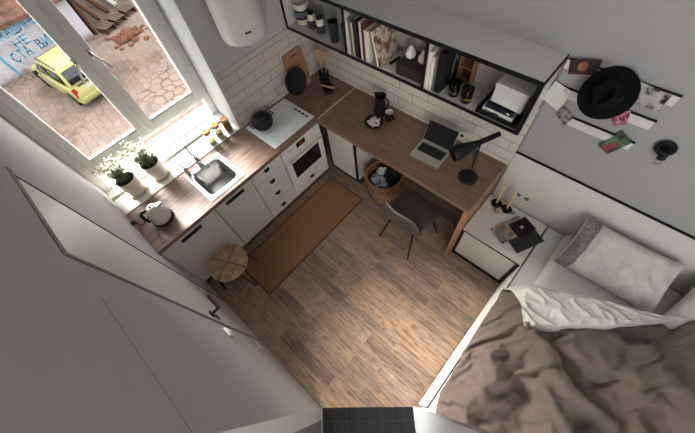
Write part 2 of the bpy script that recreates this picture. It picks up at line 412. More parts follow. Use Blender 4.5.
def ground_mat():
    k = NT('courtyard_paving'); v = k.coords((1,1,1), rot=(0,0,.12))
    nz = k.n('ShaderNodeTexNoise'); nz.inputs['Scale'].default_value = 1.1; nz.inputs['Detail'].default_value = 3; k.l(v, nz.inputs['Vector'])
    vm = k.n('ShaderNodeVectorMath', operation='MULTIPLY_ADD'); vm.inputs[1].default_value = (.35,.35,0); k.l(nz.outputs['Color'], vm.inputs[0]); k.l(v, vm.inputs[2])
    br = k.n('ShaderNodeTexBrick', offset=.5)
    for s_, val in (('Scale',1),('Mortar Size',.018),('Mortar Smooth',.6),('Bias',0),('Brick Width',.46),('Row Height',.30)): br.inputs[s_].default_value = val
    br.inputs['Color1'].default_value = ex(184,164,153); br.inputs['Color2'].default_value = ex(194,176,166); br.inputs['Mortar'].default_value = ex(164,143,131)
    k.l(vm.outputs[0], br.inputs['Vector'])
    vo = k.n('ShaderNodeTexVoronoi', feature='DISTANCE_TO_EDGE'); vo.inputs['Scale'].default_value = 2.3; k.l(vm.outputs[0], vo.inputs['Vector'])
    stones = k.ramp(vo.outputs['Distance'], [(.03, ex(118,94,80)), (.09, ex(192,174,162))])
    patch = k.ramp(k.noise(v, .38, 3, .5), [(.56,(0,0,0,1)), (.66,(.7,.7,.7,1))])
    c = k.mix(br.outputs['Color'], stones, patch)
    dirt = k.ramp(k.noise(v, .55, 5, .6), [(.56,(0,0,0,1)), (.7,(.8,.8,.8,1))])
    c = k.mix(c, ex(136,112,96), dirt)
    fine = k.noise(v, 9, 4, .7)
    c = k.mix(c, k.ramp(fine, [(.3, ex(126,106,94)), (.7, ex(184,170,162))]), .25)
    k.l(c, k.b.inputs['Base Color']); k.b.inputs['Roughness'].default_value = .95; k.b.inputs['Specular IOR Level'].default_value = .05; return k.m
M['ground'] = ground_mat()
def gwall_mat():
    k = NT('garage_render'); v = k.coords()
    n = k.noise(v, .9, 5, .62)
    c = k.ramp(n, [(.3, ex(198,190,190)), (.5, ex(226,222,226)), (.7, ex(236,232,234))])
    sp = k.n('ShaderNodeSeparateXYZ'); k.l(v, sp.inputs[0])
    mr = k.n('ShaderNodeMapRange'); mr.inputs[1].default_value = -4.99; mr.inputs[2].default_value = -4.2; k.l(sp.outputs[2], mr.inputs[0])
    n2 = k.noise(v, 2.6, 4, .6); sb = k.n('ShaderNodeMath', operation='SUBTRACT'); k.l(n2, sb.inputs[0]); k.l(mr.outputs[0], sb.inputs[1])
    c = k.mix(c, ex(160,126,112), k.ramp(sb.outputs[0], [(.2,(0,0,0,1)), (.5,(.6,.6,.6,1))]))
    k.l(c, k.b.inputs['Base Color']); k.b.inputs['Roughness'].default_value = .95; k.b.inputs['Specular IOR Level'].default_value = .05; return k.m
M['gwall'] = gwall_mat()
M['groof'] = plain('rusty_roof', ex(146,112,100), .95, var=.35, scale=2.5, bump=.3, bscale=12, spec=.05)
M['gate'] = plain('garage_gate', ex(176,166,156), .8, var=.12, scale=2, spec=.05)

# ------------------------------------------------------------------ camera
R = ((0.74334215, 0.66284846, -0.08985746), (0.54473904, -0.6778269, -0.49377128), (-0.38820334, 0.31809213, -0.86493674))
cam = bpy.data.cameras.new('camera'); co = bpy.data.objects.new('camera', cam); C.objects.link(co)
cam.sensor_width = 36; cam.sensor_fit = 'HORIZONTAL'; cam.lens = 311.1036/695*36; cam.clip_start = .02
mm = Matrix.Identity(4)
for i in range(3):
    mm[i][0] = R[0][i]; mm[i][1] = -R[1][i]; mm[i][2] = -R[2][i]
mm[2][3] = 3.0
co.matrix_world = mm
bpy.context.scene.camera = co

# ------------------------------------------------------------------ room shell
H = 3.4
XW, YD, YW = -2.41, 1.96, -.40          # window wall, desk wall, door wall
XF = -2.82                               # outer face of the window wall
XR = 2.3
A = (-.294, -.395); B = (.256, .108)     # ends of the threshold
dv = (.69, -.724)
def cpt(p, t): return (p[0]+dv[0]*t, p[1]+dv[1]*t)
struct(MB().prism([(XF,YW-.12),(-.40,YW-.12),A,B,(XR,B[1]),(XR,YD+.1),(XF,YD+.1)], -.06, 0).build('floor', M['floor'], smooth=False))
struct(MB().prism([A, cpt(A,2.2), cpt(B,2.2), B], -.06, -.002).build('floor', M['tile_black'], smooth=False))
struct(MB().box(XF,XR,-2.6,YD+.1,H,H+.1).build('ceiling', M['wall'], smooth=False))
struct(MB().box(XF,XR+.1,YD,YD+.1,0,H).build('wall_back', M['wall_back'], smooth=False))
struct(MB().box(XR,XR+.1,B[1]-.4,YD+.1,0,H).build('wall_right', M['wall'], smooth=False))
# window wall: below, beside and above the opening
w = MB(); w.box(XF,XW,YW,.855,0,.88); w.box(XF,XW,.855,YD,0,H); w.box(XF,XW,YW,.855,2.56,H)
struct(w.build('wall_left', M['wall'], smooth=False))
# door wall
DX0, DX1, DZ = -1.665, -1.085, 2.07
w = MB(); w.box(XF,DX0,YW-.12,YW,0,H); w.box(DX1,A[0],YW-.12,YW,0,2.036); w.box(DX1,A[0],YW-.12,YW,2.041,H); w.box(DX0,DX1,YW-.12,YW,DZ,H)
w.box(-.874,A[0],YW-.12,YW-.004,2.03,2.05); w.box(DX1,-.874,YW-.12,YW,2.036,2.041)
struct(w.build('wall_front', M['wall_grey'], smooth=False))
# corridor walls on both sides of the black tiles
def strip_wall(p, t0, t1, thick, name, mat, z0=0, z1=H, side=1):
    n = (.724*side, .69*side)
    a, b = cpt(p,t0), cpt(p,t1)
    return struct(MB().prism([a,b,(b[0]+n[0]*thick,b[1]+n[1]*thick),(a[0]+n[0]*thick,a[1]+n[1]*thick)], z0, z1).build(name, mat, smooth=False))
strip_wall(A, .0, .085, .1, 'wall_corridor_left', M['wall_grey'], side=-1)
strip_wall(A, .085, .93, .08, 'door_2', M['casing'], 0, 2.1, side=-1)
strip_wall(A, .085, 2.2, .04, 'wall_corridor_left', M['wall_grey'], 2.1, H, side=-1)
strip_wall(A, .93, 2.2, .1, 'wall_corridor_left', M['wall_grey'], 0, 2.1, side=-1)
strip_wall(B, 0, 2.2, .03, 'wall_corridor_right', M['wall'], side=1)
e1, e2 = cpt(A,2.2), cpt(B,2.2)
struct(MB().prism([e1,e2,(e2[0]+.05,e2[1]-.05),(e1[0]+.05,e1[1]-.05)], 0, H).build('wall_corridor_end', M['wall'], smooth=False))
# tiles above the worktops
struct(MB().box(XW,XW+.008,.865,YD,.9,1.47).build('trim_1', M['tile_left'], smooth=False))
struct(MB().box(XW+.008,-.236,YD-.008,YD,.9,1.48).build('trim_2', M['tile_back'], smooth=False))

# ------------------------------------------------------------------ window
GX = -2.785
def frame_rect(mb, x0, x1, y0, y1, z0, z1, wy, wb, wt):
    mb.box(x0,x1,y0,y0+wy,z0,z1); mb.box(x0,x1,y1-wy,y1,z0,z1); mb.box(x0,x1,y0+wy,y1-wy,z0,z0+wb); mb.box(x0,x1,y0+wy,y1-wy,z1-wt,z1)
win = struct(thing('window_1', None, None)); 
fr = MB(); frame_rect(fr, XF, -2.765, YW, .855,   .90, 2.56, .07, .035, .06)
fr.box(XF,-2.765,YW+.07,.785,1.115,1.175); fr.box(-2.80,-2.752,.208,.234,1.17,2.51)
fr.build('window_frame', M['pvc'], win, bevel=.006)
for (y0,y1,hy) in ((-.335,.216,.150),(.226,.79,.268)):
    cs = MB(); frame_rect(cs, -2.80, -2.745, y0, y1, 1.145, 2.53, .07, .098, .08)
    c_ = cs.build('casement', M['pvc'], win, bevel=.008)
    MB().box(GX-.003,GX+.003,y0+.065,y1-.065,1.24,2.46).build('pane', M['pane'], c_, smooth=False)
    MB().box(-2.775,-2.752,y0+.07,y1-.07,1.243,1.254).build('glazing_bead', M['sill'], c_)
    hd = MB(); hd.box(-2.745,-2.733,hy-.014,hy+.014,1.83,1.90); hd.tube([(-2.74,hy,1.865),(-2.695,hy,1.865)], .008, 8)
    s_ = -1 if hy < .2 else 1
    hd.tube([(-2.697,hy,1.868),(-2.69,hy+s_*.025,1.82),(-2.68,hy+s_*.05,1.76)], .009, 8)
    hd.build('handle', M['chrome'], c_)
MB().box(GX-.003,GX+.003,YW+.066,.79,.93,1.12).build('pane', M['pane'], win, smooth=False)
MB().box(-3.06,XF,YW-.06,.9,.86,.875).build('outer_sill', M['sill'], win)
sl = MB(); sl.box(-2.765,-2.652,YW,.853,.88,.925); sl.box(-2.642,XW-.001,YW,.853,.88,.906)
sl.build('window_sill', M['sill'], win, bevel=.004)

# ------------------------------------------------------------------ interior door
door = struct(thing('door_1', None, None))
MB().box(DX0+.012,DX1-.021,YW-.06,YW+.001,.01,DZ-.008).build('door_leaf', M['door_white'], door, bevel=.002)
d = MB(); d.box(DX1-.020,DX1+.006,YW-.06,YW+.004,0,DZ+.022); d.box(DX0-.05,DX1-.020,YW-.06,YW+.004,DZ-.003,DZ+.022)
d.build('door_frame', M['casing'], door, bevel=.003)
d = MB(); d.box(DX0-.008,DX0+.0115,YW-.08,YW+.0018,0,DZ-.006); d.build('hinge_gap', M['dark_gap'], door)
for z in (.3,1.0,1.7):
    MB().tube([(DX0+.004,YW-.006,z-.04),(DX0+.004,YW-.006,z+.04)], .007, 8).build('hinge', M['black_metal'], door)
h = MB()
h.lathe([(0,0),(.030,0),(.030,.010),(0,.010)], 20, T(-1.168,YW+.001,.885) @ Matrix.Rotation(-PI/2,4,'X'))
h.lathe([(0,0),(.024,0),(.024,.008),(0,.008)], 20, T(-1.168,YW+.001,.80) @ Matrix.Rotation(-PI/2,4,'X'))
h.tube([(-1.168,YW+.005,.885),(-1.168,YW+.062,.885)], .011, 8); h.tube([(-1.162,YW+.062,.885),(-1.30,YW+.062,.885)], .011, 8)
h.build('door_handle', M['black_metal'], door)

def wall_plate(label, name, x, z, rocker):
    t = thing(name, label, name.split('_')[-1], (x,YW,z))
    MB().box(-.04,.04,.0005,.014,-.04,.04).build('cover_plate', M['socket'], t, bevel=.004)
    if rocker: MB().box(-.026,.026,.014,.020,-.026,.026).build('rocker', M['socket'], t, bevel=.003)
    else:
        MB().lathe([(0,.014),(.021,.014),(.021,.0165),(.018,.0165),(.018,.0145),(0,.0145)], 20, Matrix.Rotation(-PI/2,4,'X')).build('socket_face', M['paper_grey'], t)
wall_plate('white light switch on the grey wall beside the door, above the socket', 'light_switch', -.985, .86, True)
wall_plate('white wall socket low on the grey wall beside the door', 'wall_socket', -.975, .28, False)

# ------------------------------------------------------------------ kitchen base cabinets
FX = -1.90
def cabinet(label, y0, y1, kind):
    t = thing('kitchen_cabinet', label, 'cabinet', (FX,(y0+y1)/2,0), 0, 'base cabinets under the kitchen worktop')
    hw = (y1-y0)/2
    MB().box(-.50,-.022,-hw+.001,hw-.001,.13,.70 if 'sink' in label else .855).build('carcass', M['white'], t)
    MB().box(-.46,-.055,-hw+.001,hw-.001,0,.13).build('plinth', M['plinth'], t)
    g = .002
    if kind == 'door':
        d = MB().box(-.02,0,-hw+g,hw-g,.135,.852).build('door', M['white'], t, bevel=.002)
        hb = MB(); hb.box(0,.016,-.098,.098,.79,.816); hb.build('handle', M['black'], d, bevel=.003)
    elif kind == 'drawers':
        zs = [.135,.33,.535,.72,.852]
        for k in range(4):
            d = MB().box(-.02,0,-hw+g,hw-g,zs[k]+.0015,zs[k+1]-.0015).build('drawer', M['white'], t, bevel=.002)
            zt = (.805,.63,.436,.218)[3-k]
            MB().prism(rr_poly(-.03,.03,-.022,.014), 0, .012, T(0,-.005,zt) @ Matrix(((0,0,1,0),(1,0,0,0),(0,1,0,0),(0,0,0,1)))).build('pull', M['black'], d, bevel=.002)
    else:
        d = MB().box(-.02,0,-hw+g,hw-g,.135,.335).build('drawer', M['white'], t, bevel=.002)
        MB().prism(rr_poly(-.03,.03,-.022,.014), 0, .012, T(0,.005,.25) @ Matrix(((0,0,1,0),(1,0,0,0),(0,1,0,0),(0,0,0,1)))).build('pull', M['black'], d, bevel=.002)
    return t
def rr_poly(x0, x1, y0, y1):
    # half-moon finger pull outline
    pts = [(x1,y1),(x0,y1)]
    n = 8
    for k in range(n+1):
        a = PI + PI*k/n
        pts.append(((x0+x1)/2 + (x1-x0)/2*math.cos(a), y1-.012 + (y1-y0-.012)*math.sin(a)))
    return pts
cabinet('white base cabinet with one black bar handle, standing against the door wall', -.398, .133, 'door')
cabinet('white base cabinet with one black bar handle, under the sink', .135, .533, 'door')
cabinet('narrow white base cabinet with four drawers and black half-moon pulls', .535, .890, 'drawers')
cabinet('white base cabinet around the oven, with one low drawer and black pull', .892, 1.41, 'oven')

ov = thing('built_in_oven', 'white built-in oven with dark window and small red-lit display', 'oven', (FX,1.15,.345))
MB().box(-.018,.004,-.255,.255,0,.505).build('body', M['white'], ov, bevel=.002)
dr = MB().box(.004,.018,-.25,.25,.01,.385).build('oven_door', M['white'], ov, bevel=.004)
MB().box(.0175,.0205,-.185,.185,.075,.30).build('window_glass', M['oven_glass'], dr, bevel=.002)
hh = MB(); hh.tube([(.05,-.215,.35),(.05,.215,.35)], .009, 10); hh.tube([(.016,-.2,.35),(.05,-.2,.35)], .006); hh.tube([(.016,.2,.35),(.05,.2,.35)], .006)
hh.build('handle', M['white_warm'], dr)
dp = MB().box(.003,.008,-.065,.045,.42,.475).build('display', M['display'], ov)
MB().box(.008,.0085,-.03,.02,.44,.455).build('digits', M['red'], dp)
for y in (-.15,.12):
    MB().lathe([(0,.024),(.014,.024),(.016,0)], 18, T(.004,y,.447) @ Matrix.Rotation(PI/2,4,'Y')).build('knob', M['white_warm'], ov)

# worktop with sink cut-out, running into the corner
wt = MB()
hx0,hx1,hy0,hy1 = -2.33,-1.95,.18,.50
wt.box(XW,-1.885,YW,hy0,.86,.9); wt.box(XW,-1.885,hy1,1.955,.86,.9); wt.box(XW,hx0,hy0,hy1,.86,.9); wt.box(hx1,-1.885,hy0,hy1,.86,.9)
tag(wt.build('kitchen_worktop', M['worktop_y'], smooth=False), 'brown wood-grain kitchen worktop along the window, holding sink and hob', 'worktop')

sk = thing('sink', 'square stainless steel sink set into the brown worktop', 'sink', (0,0,.9))
s = MB()
s.loops([rrect(-2.35,-1.93,.16,.522,.012,.001), rrect(-2.35,-1.93,.16,.522,.012,.006), rrect(-2.295,-1.968,.195,.488,.05,.006), rrect(-2.285,-1.978,.205,.478,.05,-.004),
         rrect(-2.275,-1.988,.215,.468,.05,-.15), rrect(-2.255,-2.008,.235,.448,.04,-.165)], cap0=False)
s.build('basin', M['steel'], sk, angle=50)
MB().lathe([(0,.004),(.012,.004),(.014,.001),(.034,.001),(.036,0)], 24, T(-2.05,.385,-.166)).build('drain', M['chrome'], sk)
MB().lathe([(0,.003),(.012,.002),(.012,0)], 16, T(-2.0,.40,-.10) @ Matrix.Rotation(-PI/2,4,'Y')).build('overflow', M['black_metal'], sk)

def tap(label, x, y, k, toward):
    t = thing('tap', label, 'tap', (x,y,.9045), 0, 'chrome taps behind the sink')
    b = MB(); b.lathe([(0,0),(.026*k,0),(.026*k,.008),(.019*k,.014),(.019*k,.10*k),(.021*k,.105*k),(.019*k,.125*k),(0,.128*k)], 20)
    b.build('body', M['chrome'], t)
    sp = MB(); sp.tube([(0,0,.06*k),(.06*k,toward,.085*k),(.125*k,toward*2,.085*k),(.135*k,toward*2.1,.055*k)], .0105*k, 10); sp.build('spout', M['chrome'], t)
    lv = MB(); lv.tube([(0,0,.12*k),(.012,-.012,.17*k),(.03,-.02,.30*k)], [.009*k,.008*k,.0075*k], 8); lv.build('lever', M['steel'], t)
    return t
tap('chrome mixer tap with tall lever, the larger of two behind the sink', -2.335, .335, 1, .01)
tap('slim chrome filter tap, the smaller of two, at the sink corner nearest the plants', -2.33, .205, .8, .008)

hb = thing('hob', 'white glass hob with four small black touch marks', 'hob', (-2.152,1.142,.9))
MB().box(-.222,.222,-.258,.258,.0005,.008).build('glass_plate', M['glasswhite'], hb, bevel=.003)
cm = MB()
for k in range(4): cm.box(-.02+k*.052,.018+k*.052,.205,.225,.008,.0084)
cm.build('touch_controls', M['charcoal'], hb)

# cast iron pot on the hob
pt = thing('cooking_pot', 'squat black cast iron pot with lid on the white hob', 'pot', (-2.245,1.02,.909)); pt.scale = (1.13,1.13,1.13)
MB().lathe([(0,0),(.055,0),(.078,.012),(.090,.04),(.086,.066),(.08,.072),(0,.072)], 32).build('pot_body', M['black_iron'], pt)
l = MB().lathe([(.084,.070),(.084,.076),(.07,.094),(.045,.106),(.012,.110),(0,.110)], 32).build('lid', M['black_iron'], pt)
MB().lathe([(0,.109),(.008,.109),(.008,.12),(.014,.126),(.012,.134),(0,.136)], 16).build('knob', M['black_iron'], l)
for s_ in (-1,1):
    MB().tube([(-.02,s_*.078,.055),(-.02,s_*.11,.062),(.02,s_*.11,.062),(.02,s_*.078,.055)], .006, 8).build('handle', M['black_iron'], pt)

# board and round pan leaning on the tiles
def lean(y, tilt, x=-2.335): return T(x, y, .901) @ Matrix.Rotation(-tilt, 4, 'Y')
YZ = Matrix(((0,0,1,0),(1,0,0,0),(0,1,0,0),(0,0,0,1)))
bd = thing('cutting_board', 'brown wooden cutting board leaning on the tiles behind the round black pan', 'cutting board')
def rpoly(w, h, r, n=5):
    return [(x,y) for x,y,_ in rrect(-w/2,w/2,0,h,r,0,n)]
b = MB(); b.prism(rpoly(.24,.385,.03), -.009, .009, lean(1.64,.15) @ YZ); b.build('board', M['board_wood'], bd, bevel=.003)
MB().prism([(x,y+.33) for x,y in rpoly(.075,.018,.008)], .0092, .0098, lean(1.64,.15) @ YZ).build('grip_slot', M['redbrown'], bd)
pn = thing('round_pan', 'round black pan leaning against the cutting board', 'pan')
LM = T(-2.27,1.535,.904) @ Matrix.Rotation(-.27,4,'Y') @ T(0,0,.15) @ Matrix.Rotation(PI/2,4,'Y')
MB().lathe([(0,0),(.10,0),(.118,.012),(.128,.03),(.125,.032),(.114,.016),(.098,.006),(0,.006)], 40, LM).build('pan_body', M['black_iron'], pn)
# utensils
uj = thing('utensil_jar', 'dark jar holding wooden spatulas in the worktop corner', 'jar', (-2.20,1.83,.901))
MB().lathe([(0,0),(.045,0),(.05,.01),(.05,.13),(.046,.13),(.046,.012),(0,.012)], 28).build('jar_body', M['black_matte'], uj)
def spatula(label, x, y, lx, ly, L, w, hole):
    t = thing('wooden_spatula', label, 'spatula', (x,y,.916), 0, 'wooden spatulas in the dark jar')
    zax = Vector((lx,ly,1)).normalized(); xax = Vector((.8,.55,0)); xax = (xax - zax*xax.dot(zax)).normalized(); yax = zax.cross(xax)
    Mx = Matrix((( xax.x,yax.x,zax.x,0),(xax.y,yax.y,zax.y,0),(xax.z,yax.z,zax.z,0),(0,0,0,1)))
    h = MB(); h.tube([Mx @ Vector((0,0,0)), Mx @ Vector((0,0,L*.6))], [.006,.007], 8); h.build('handle', M['spoon_wood'], t)
    P = [(-.008,L*.55),(-w*.8,L*.72),(-w,L*.9),(-w*.8,L*.98),(0,L),(w*.8,L*.98),(w,L*.9),(w*.8,L*.72),(.008,L*.55)]
    XZ = Matrix(((1,0,0,0),(0,0,1,0),(0,1,0,0),(0,0,0,1)))
    MB().prism(P, -.004, .004, Mx @ XZ).build('blade', M['spoon_wood'], t, bevel=.002)
spatula('broad wooden spatula, left one in the dark jar', -2.205, 1.828, -.05, .0, .34, .036, False)
spatula('narrower wooden spoon, right one in the dark jar', -2.185, 1.835, .12, .05, .335, .030, True)
mo = thing('mortar', 'small black bowl in front of the utensil jar', 'bowl', (-2.06,1.745,.901))
MB().lathe([(0,0),(.038,0),(.055,.02),(.062,.055),(.057,.055),(.05,.024),(.03,.01),(0,.01)], 30).build('bowl', M['black_iron'], mo)
pe = thing('pestle', 'pale wooden pestle lying across the small black bowl', 'pestle', (-2.06,1.745,.962))
MB().tube([(-.085,-.03,.01),(-.03,-.012,.002),(.03,.006,.004),(.06,.016,.006)], [.008,.009,.012,.014], 10).build('rod', M['spoon_wood'], pe)

# storage jars on the sill
def jar(label, y, x, fill, zf):
    t = thing('storage_jar', label, 'jar', (x,y,.9065), 0, 'cork-lidded jars on the window sill'); t.scale = (1.15,1.15,1.1)
    MB().lathe([(0,0),(.030,0),(.033,.006),(.033,.098),(.029,.108),(.029,.118),(.027,.118),(.027,.107),(.031,.096),(.031,.007),(0,.004)], 28).build('glass_body', M['glass'], t)
    MB().lathe([(0,.006),(.029,.008),(.030,zf),(0,zf+.004)], 24).build('contents', fill, t)
    MB().lathe([(0,.106),(.026,.106),(.026,.118),(.031,.118),(.031,.137),(.029,.139),(0,.139)], 24).build('lid', M['cork'], t)
jar('cork-lidded glass jar nearest the tap, with a little pale content', .565, -2.475, M['grain2'], .035)
jar('cork-lidded glass jar with oats, middle of the three on the sill', .667, -2.478, M['grain2'], .06)
jar('cork-lidded glass jar full of brown grain, nearest the tiled wall', .767, -2.47, M['grain3'], .088)

# potted plants on the sill
def plant(label, x, y, lean_v, seed):
    rnd = random.Random(seed)
    t = thing('potted_plant', label, 'potted plant', (x,y,.9065), 0, 'flowering plants on the window sill'); t.scale = (1.13,1.13,1.13)
    MB().lathe([(0,0),(.07,0),(.078,.012),(.075,.012),(.068,.004),(0,.004)], 36).build('saucer', M['saucer'], t)
    p = MB().lathe([(0,.005),(.058,.005),(.063,.01),(.071,.15),(.067,.152),(.062,.13),(0,.13)], 36).build('pot', M['pot'], t)
    so = MB(); so.lathe([(.064,.134),(.05,.142),(.02,.146),(0,.147)], 30); so.build('soil', M['moss'], t)
    st = MB(); lf = MB(); pe_ = MB()
    for k in range(85):
        a = rnd.uniform(0,2*PI); r0 = rnd.uniform(0,.045)
        b0 = Vector((r0*math.cos(a), r0*math.sin(a), .142))
        d = Vector((lean_v[0]+rnd.uniform(-.6,.6), lean_v[1]+rnd.uniform(-.6,.6), 1)).normalized()
        L = rnd.uniform(.09,.21)
        pts = [b0, b0+d*L*.5+Vector((0,0,.01)), b0+d*L]
        st.tube(pts, [.0012,.001,.0008], 4)
        for q in range(6):
            f = rnd.uniform(.3,1); c = b0+d*L*f+Vector((rnd.uniform(-.012,.012),rnd.uniform(-.012,.012),rnd.uniform(-.004,.01)))
            s_ = rnd.uniform(.007,.012); th = rnd.uniform(0,2*PI); e = Vector((math.cos(th), math.sin(th), rnd.uniform(-.4,.6))); w_ = Vector((-math.sin(th), math.cos(th), rnd.uniform(-.4,.4)))
            lf.add([c-e*s_, c+w_*s_*.55, c+e*s_*1.2, c-w_*s_*.55], [(0,1,2,3)])
        for q in range(2):
            f = rnd.uniform(.5,1.06); c = b0+d*L*f+Vector((rnd.uniform(-.012,.012),rnd.uniform(-.012,.012),.004))
            s_ = rnd.uniform(.005,.009)
            for th in (0,1.26,2.51,3.77,5.03):
                e = Vector((math.cos(th), math.sin(th), .25)); w_ = Vector((-math.sin(th), math.cos(th), 0))
                pe_.add([c, c+e*s_*.7+w_*s_*.4, c+e*s_*1.3, c+e*s_*.7-w_*s_*.4], [(0,1,2,3)])
    st.build('stems', M['leafA'], t); tag(lf.build('leaves', M['leafA'], t), kind='stuff'); tag(pe_.build('flowers', M['petal'], t), kind='stuff')
plant('white potted plant with tiny flowers, the one nearest the door wall', -2.56, -.195, (-.30,-.10), 3)
plant('white potted plant with tiny flowers, the one nearer the taps', -2.55, .035, (-.35,-.12), 11)

# electric kettle
ke = thing('electric_kettle', 'white conical electric kettle with black base on the worktop end', 'kettle', (-2.125,-.20,.9), math.radians(-100))
MB().lathe([(0,.0005),(.086,.0005),(.088,.012),(.08,.02),(0,.02)], 36).build('base', M['black'], ke)
MB().lathe([(.076,.02),(.080,.03),(.074,.08),(.058,.135),(.042,.165),(.031,.172),(0,.172)], 36).build('body', M['white_warm'], ke)
l = MB().lathe([(.031,.171),(.028,.179),(.012,.183),(0,.183)], 24).build('lid', M['steel'], ke)
MB().lathe([(0,.182),(.009,.182),(.009,.195),(0,.197)], 14).build('knob', M['black'], l)
sp = MB(); sp.loops([[(-.052,-.02,.135),(-.052,.02,.135),(-.030,.024,.168),(-.030,-.024,.168)], [(-.086,-.008,.160),(-.086,.008,.160),(-.082,.010,.170),(-.082,-.010,.170)]]); sp.build('spout', M['white_warm'], ke, bevel=.003)
MB().tube([(.036,0,.166),(.070,0,.170),(.094,0,.150),(.099,0,.10),(.092,0,.055),(.076,0,.04)], [.010,.012,.012,.012,.011,.010], 10).build('handle', M['black'], ke)
gg = MB()
for k in range(5): gg.box(.060-.006*k,.070-.006*k,.030-.002*k,.044-.002*k,.05+k*.018,.062+k*.018)
gg.build('level_dots', M['black'], ke)
kc = tag(MB().tube([(-2.215,-.275,.905),(-2.235,-.31,.905),(-2.20,-.345,.906),(-2.235,-.365,.907),(-2.235,-.373,.94),(-2.235,-.378,.955)], .004, 6).build('power_cord', M['cable']), 'black power cord and plug running from the kettle to the door wall', 'cord')
MB().lathe([(0,0),(.016,0),(.018,.02),(.012,.034),(0,.034)], 16, T(-2.235,-.399,.955) @ Matrix.Rotation(-PI/2,4,'X')).build('plug', M['cable'], kc)

# extractor hood: a plain white cylinder hanging down the wall
hd = thing('extractor_hood', 'white cylindrical extractor hood hanging above the hob', 'extractor hood', (-2.225,1.165,0))
MB().lathe([(0,1.745),(.135,1.745),(.15,1.73),(.163,1.725),(.171,1.74),(.175,1.765),(.175,H-.002)], 56).build('hood_body', M['white'], hd)
cb_ = MB()
for a in (-.42,-.30):
    cb_.box(-.012,.012,-.004,.004,0,.012, T(.175*math.cos(a),.175*math.sin(a),1.81) @ rotz(a+PI/2))
cb_.build('control_buttons', M['charcoal'], hd)

# ------------------------------------------------------------------ rug, stool
rg = thing('rug', 'brown woven runner rug in front of the kitchen cabinets', 'rug')
MB().box(-1.845,-1.368,-.045,1.37,.001,.009).build('weave', M['rug'], rg, bevel=.002)
hm = MB(); hm.box(-1.85,-1.352,-.062,-.045,.001,.010); hm.box(-1.85,-1.352,1.37,1.386,.001,.010); hm.box(-1.368,-1.352,-.045,1.37,.001,.010); hm.box(-1.858,-1.845,-.045,1.37,.001,.010)
hm.build('hem', M['rug_hem'], rg)
so = thing('stool', 'round woven rush stool on black hairpin legs by the cabinets', 'stool', (-1.685,-.105,0))
MB().lathe([(0,.405),(.155,.405),(.178,.418),(.183,.432),(.176,.446),(.12,.453),(0,.455)], 48).build('seat', M['rush'], so)
for lx, ly in ((-.055,.20),(.15,.03),(-.065,-.205)):
    n_ = Vector((-ly,lx,0)).normalized()*.03; f_ = Vector((lx,ly,.016 if ly > .1 else .006)); tt = Vector((lx*.72,ly*.72,.41))
    MB().tube([tt+n_, f_+n_*.5+Vector((0,0,.02)), f_+n_*.2, f_-n_*.2, f_-n_*.5+Vector((0,0,.02)), tt-n_], .0055, 8).build('leg', M['black_metal'], so)

# ------------------------------------------------------------------ desk, corner cabinet, shelf
dk = thing('desk', 'long brown wood desk top along the tiled wall with a plank end', 'desk')
MB().box(-1.883,-.252,1.385,1.955,.858,.9).build('desktop', M['worktop_x'], dk, bevel=.002)
MB().box(-.29,-.252,1.392,1.94,0,.858).build('end_panel', M['desk_leg'], dk, bevel=.002)
MB().box(-1.8925,-1.8842,1.40,1.955,.9002,.9012).build('joint_strip', M['paper'], dk)
cc = thing('corner_cabinet', 'white low cabinet with black edges under the desk, beside the oven', 'cabinet', (0,0,0))
MB().box(-1.885,-1.505,1.49,1.93,.13,.857).build('carcass', M['white_warm'], cc)
d_ = MB().box(-1.87,-1.512,1.468,1.485,.16,.84).build('door', M['white_warm'], cc, bevel=.002)
e_ = MB(); frame_rect2 = None
for (a,b,c,d) in ((-1.888,-1.872,.13,.857),(-1.512,-1.498,.13,.857),(-1.872,-1.512,.13,.158),(-1.872,-1.512,.842,.857)): e_.box(a,b,1.464,1.49,c,d)
e_.build('black_edge', M['black'], cc)
MB().box(-1.885,-1.51,1.53,1.93,0,.13).build('plinth', M['plinth'], cc)

sh = thing('wall_shelf', 'long white wall shelf with black front edges above the desk', 'shelf', (0,0,0))
SX0,SX1,SY0,SY1,SZ0,SZ1 = XW+.01,-.248,1.672,1.95,1.472,1.848
MB().box(SX0,SX1,SY0,SY1,SZ1-.018,SZ1).build('top_panel', M['white'], sh)
MB().box(SX0,SX1,SY0,SY1,SZ0,SZ0+.016).build('bottom_panel', M['white'], sh)
MB().box(SX0,SX1,SY1,YD,SZ0,SZ1).build('back_panel', M['white'], sh)
for x in (SX0,SX1-.018): MB().box(x,x+.018,SY0,SY1,SZ0+.016,SZ1-.018).build('side_panel', M['white'], sh)
for x in (-1.69,-.97): MB().box(x,x+.018,SY0,SY1,SZ0+.016,SZ1-.018).build('divider', M['white'], sh)
ed = MB(); ed.box(SX0,SX1,SY0-.008,SY0,SZ1-.022,SZ1+.001); ed.box(SX0,SX1,SY0-.008,SY0,SZ0-.001,SZ0+.02)
for x in (SX0,-1.692,-.972,SX1-.02): ed.box(x,x+.022,SY0-.008,SY0,SZ0+.02,SZ1-.022)
ed.box(SX1,SX1+.008,SY0-.008,YD-.0,SZ1-.03,SZ1+.001); ed.box(SX1,SX1+.008,SY0-.008,SY0+.02,SZ0,SZ1-.03)
ed.build('edge_trim', M['black'], sh)
ZS = SZ0+.0165

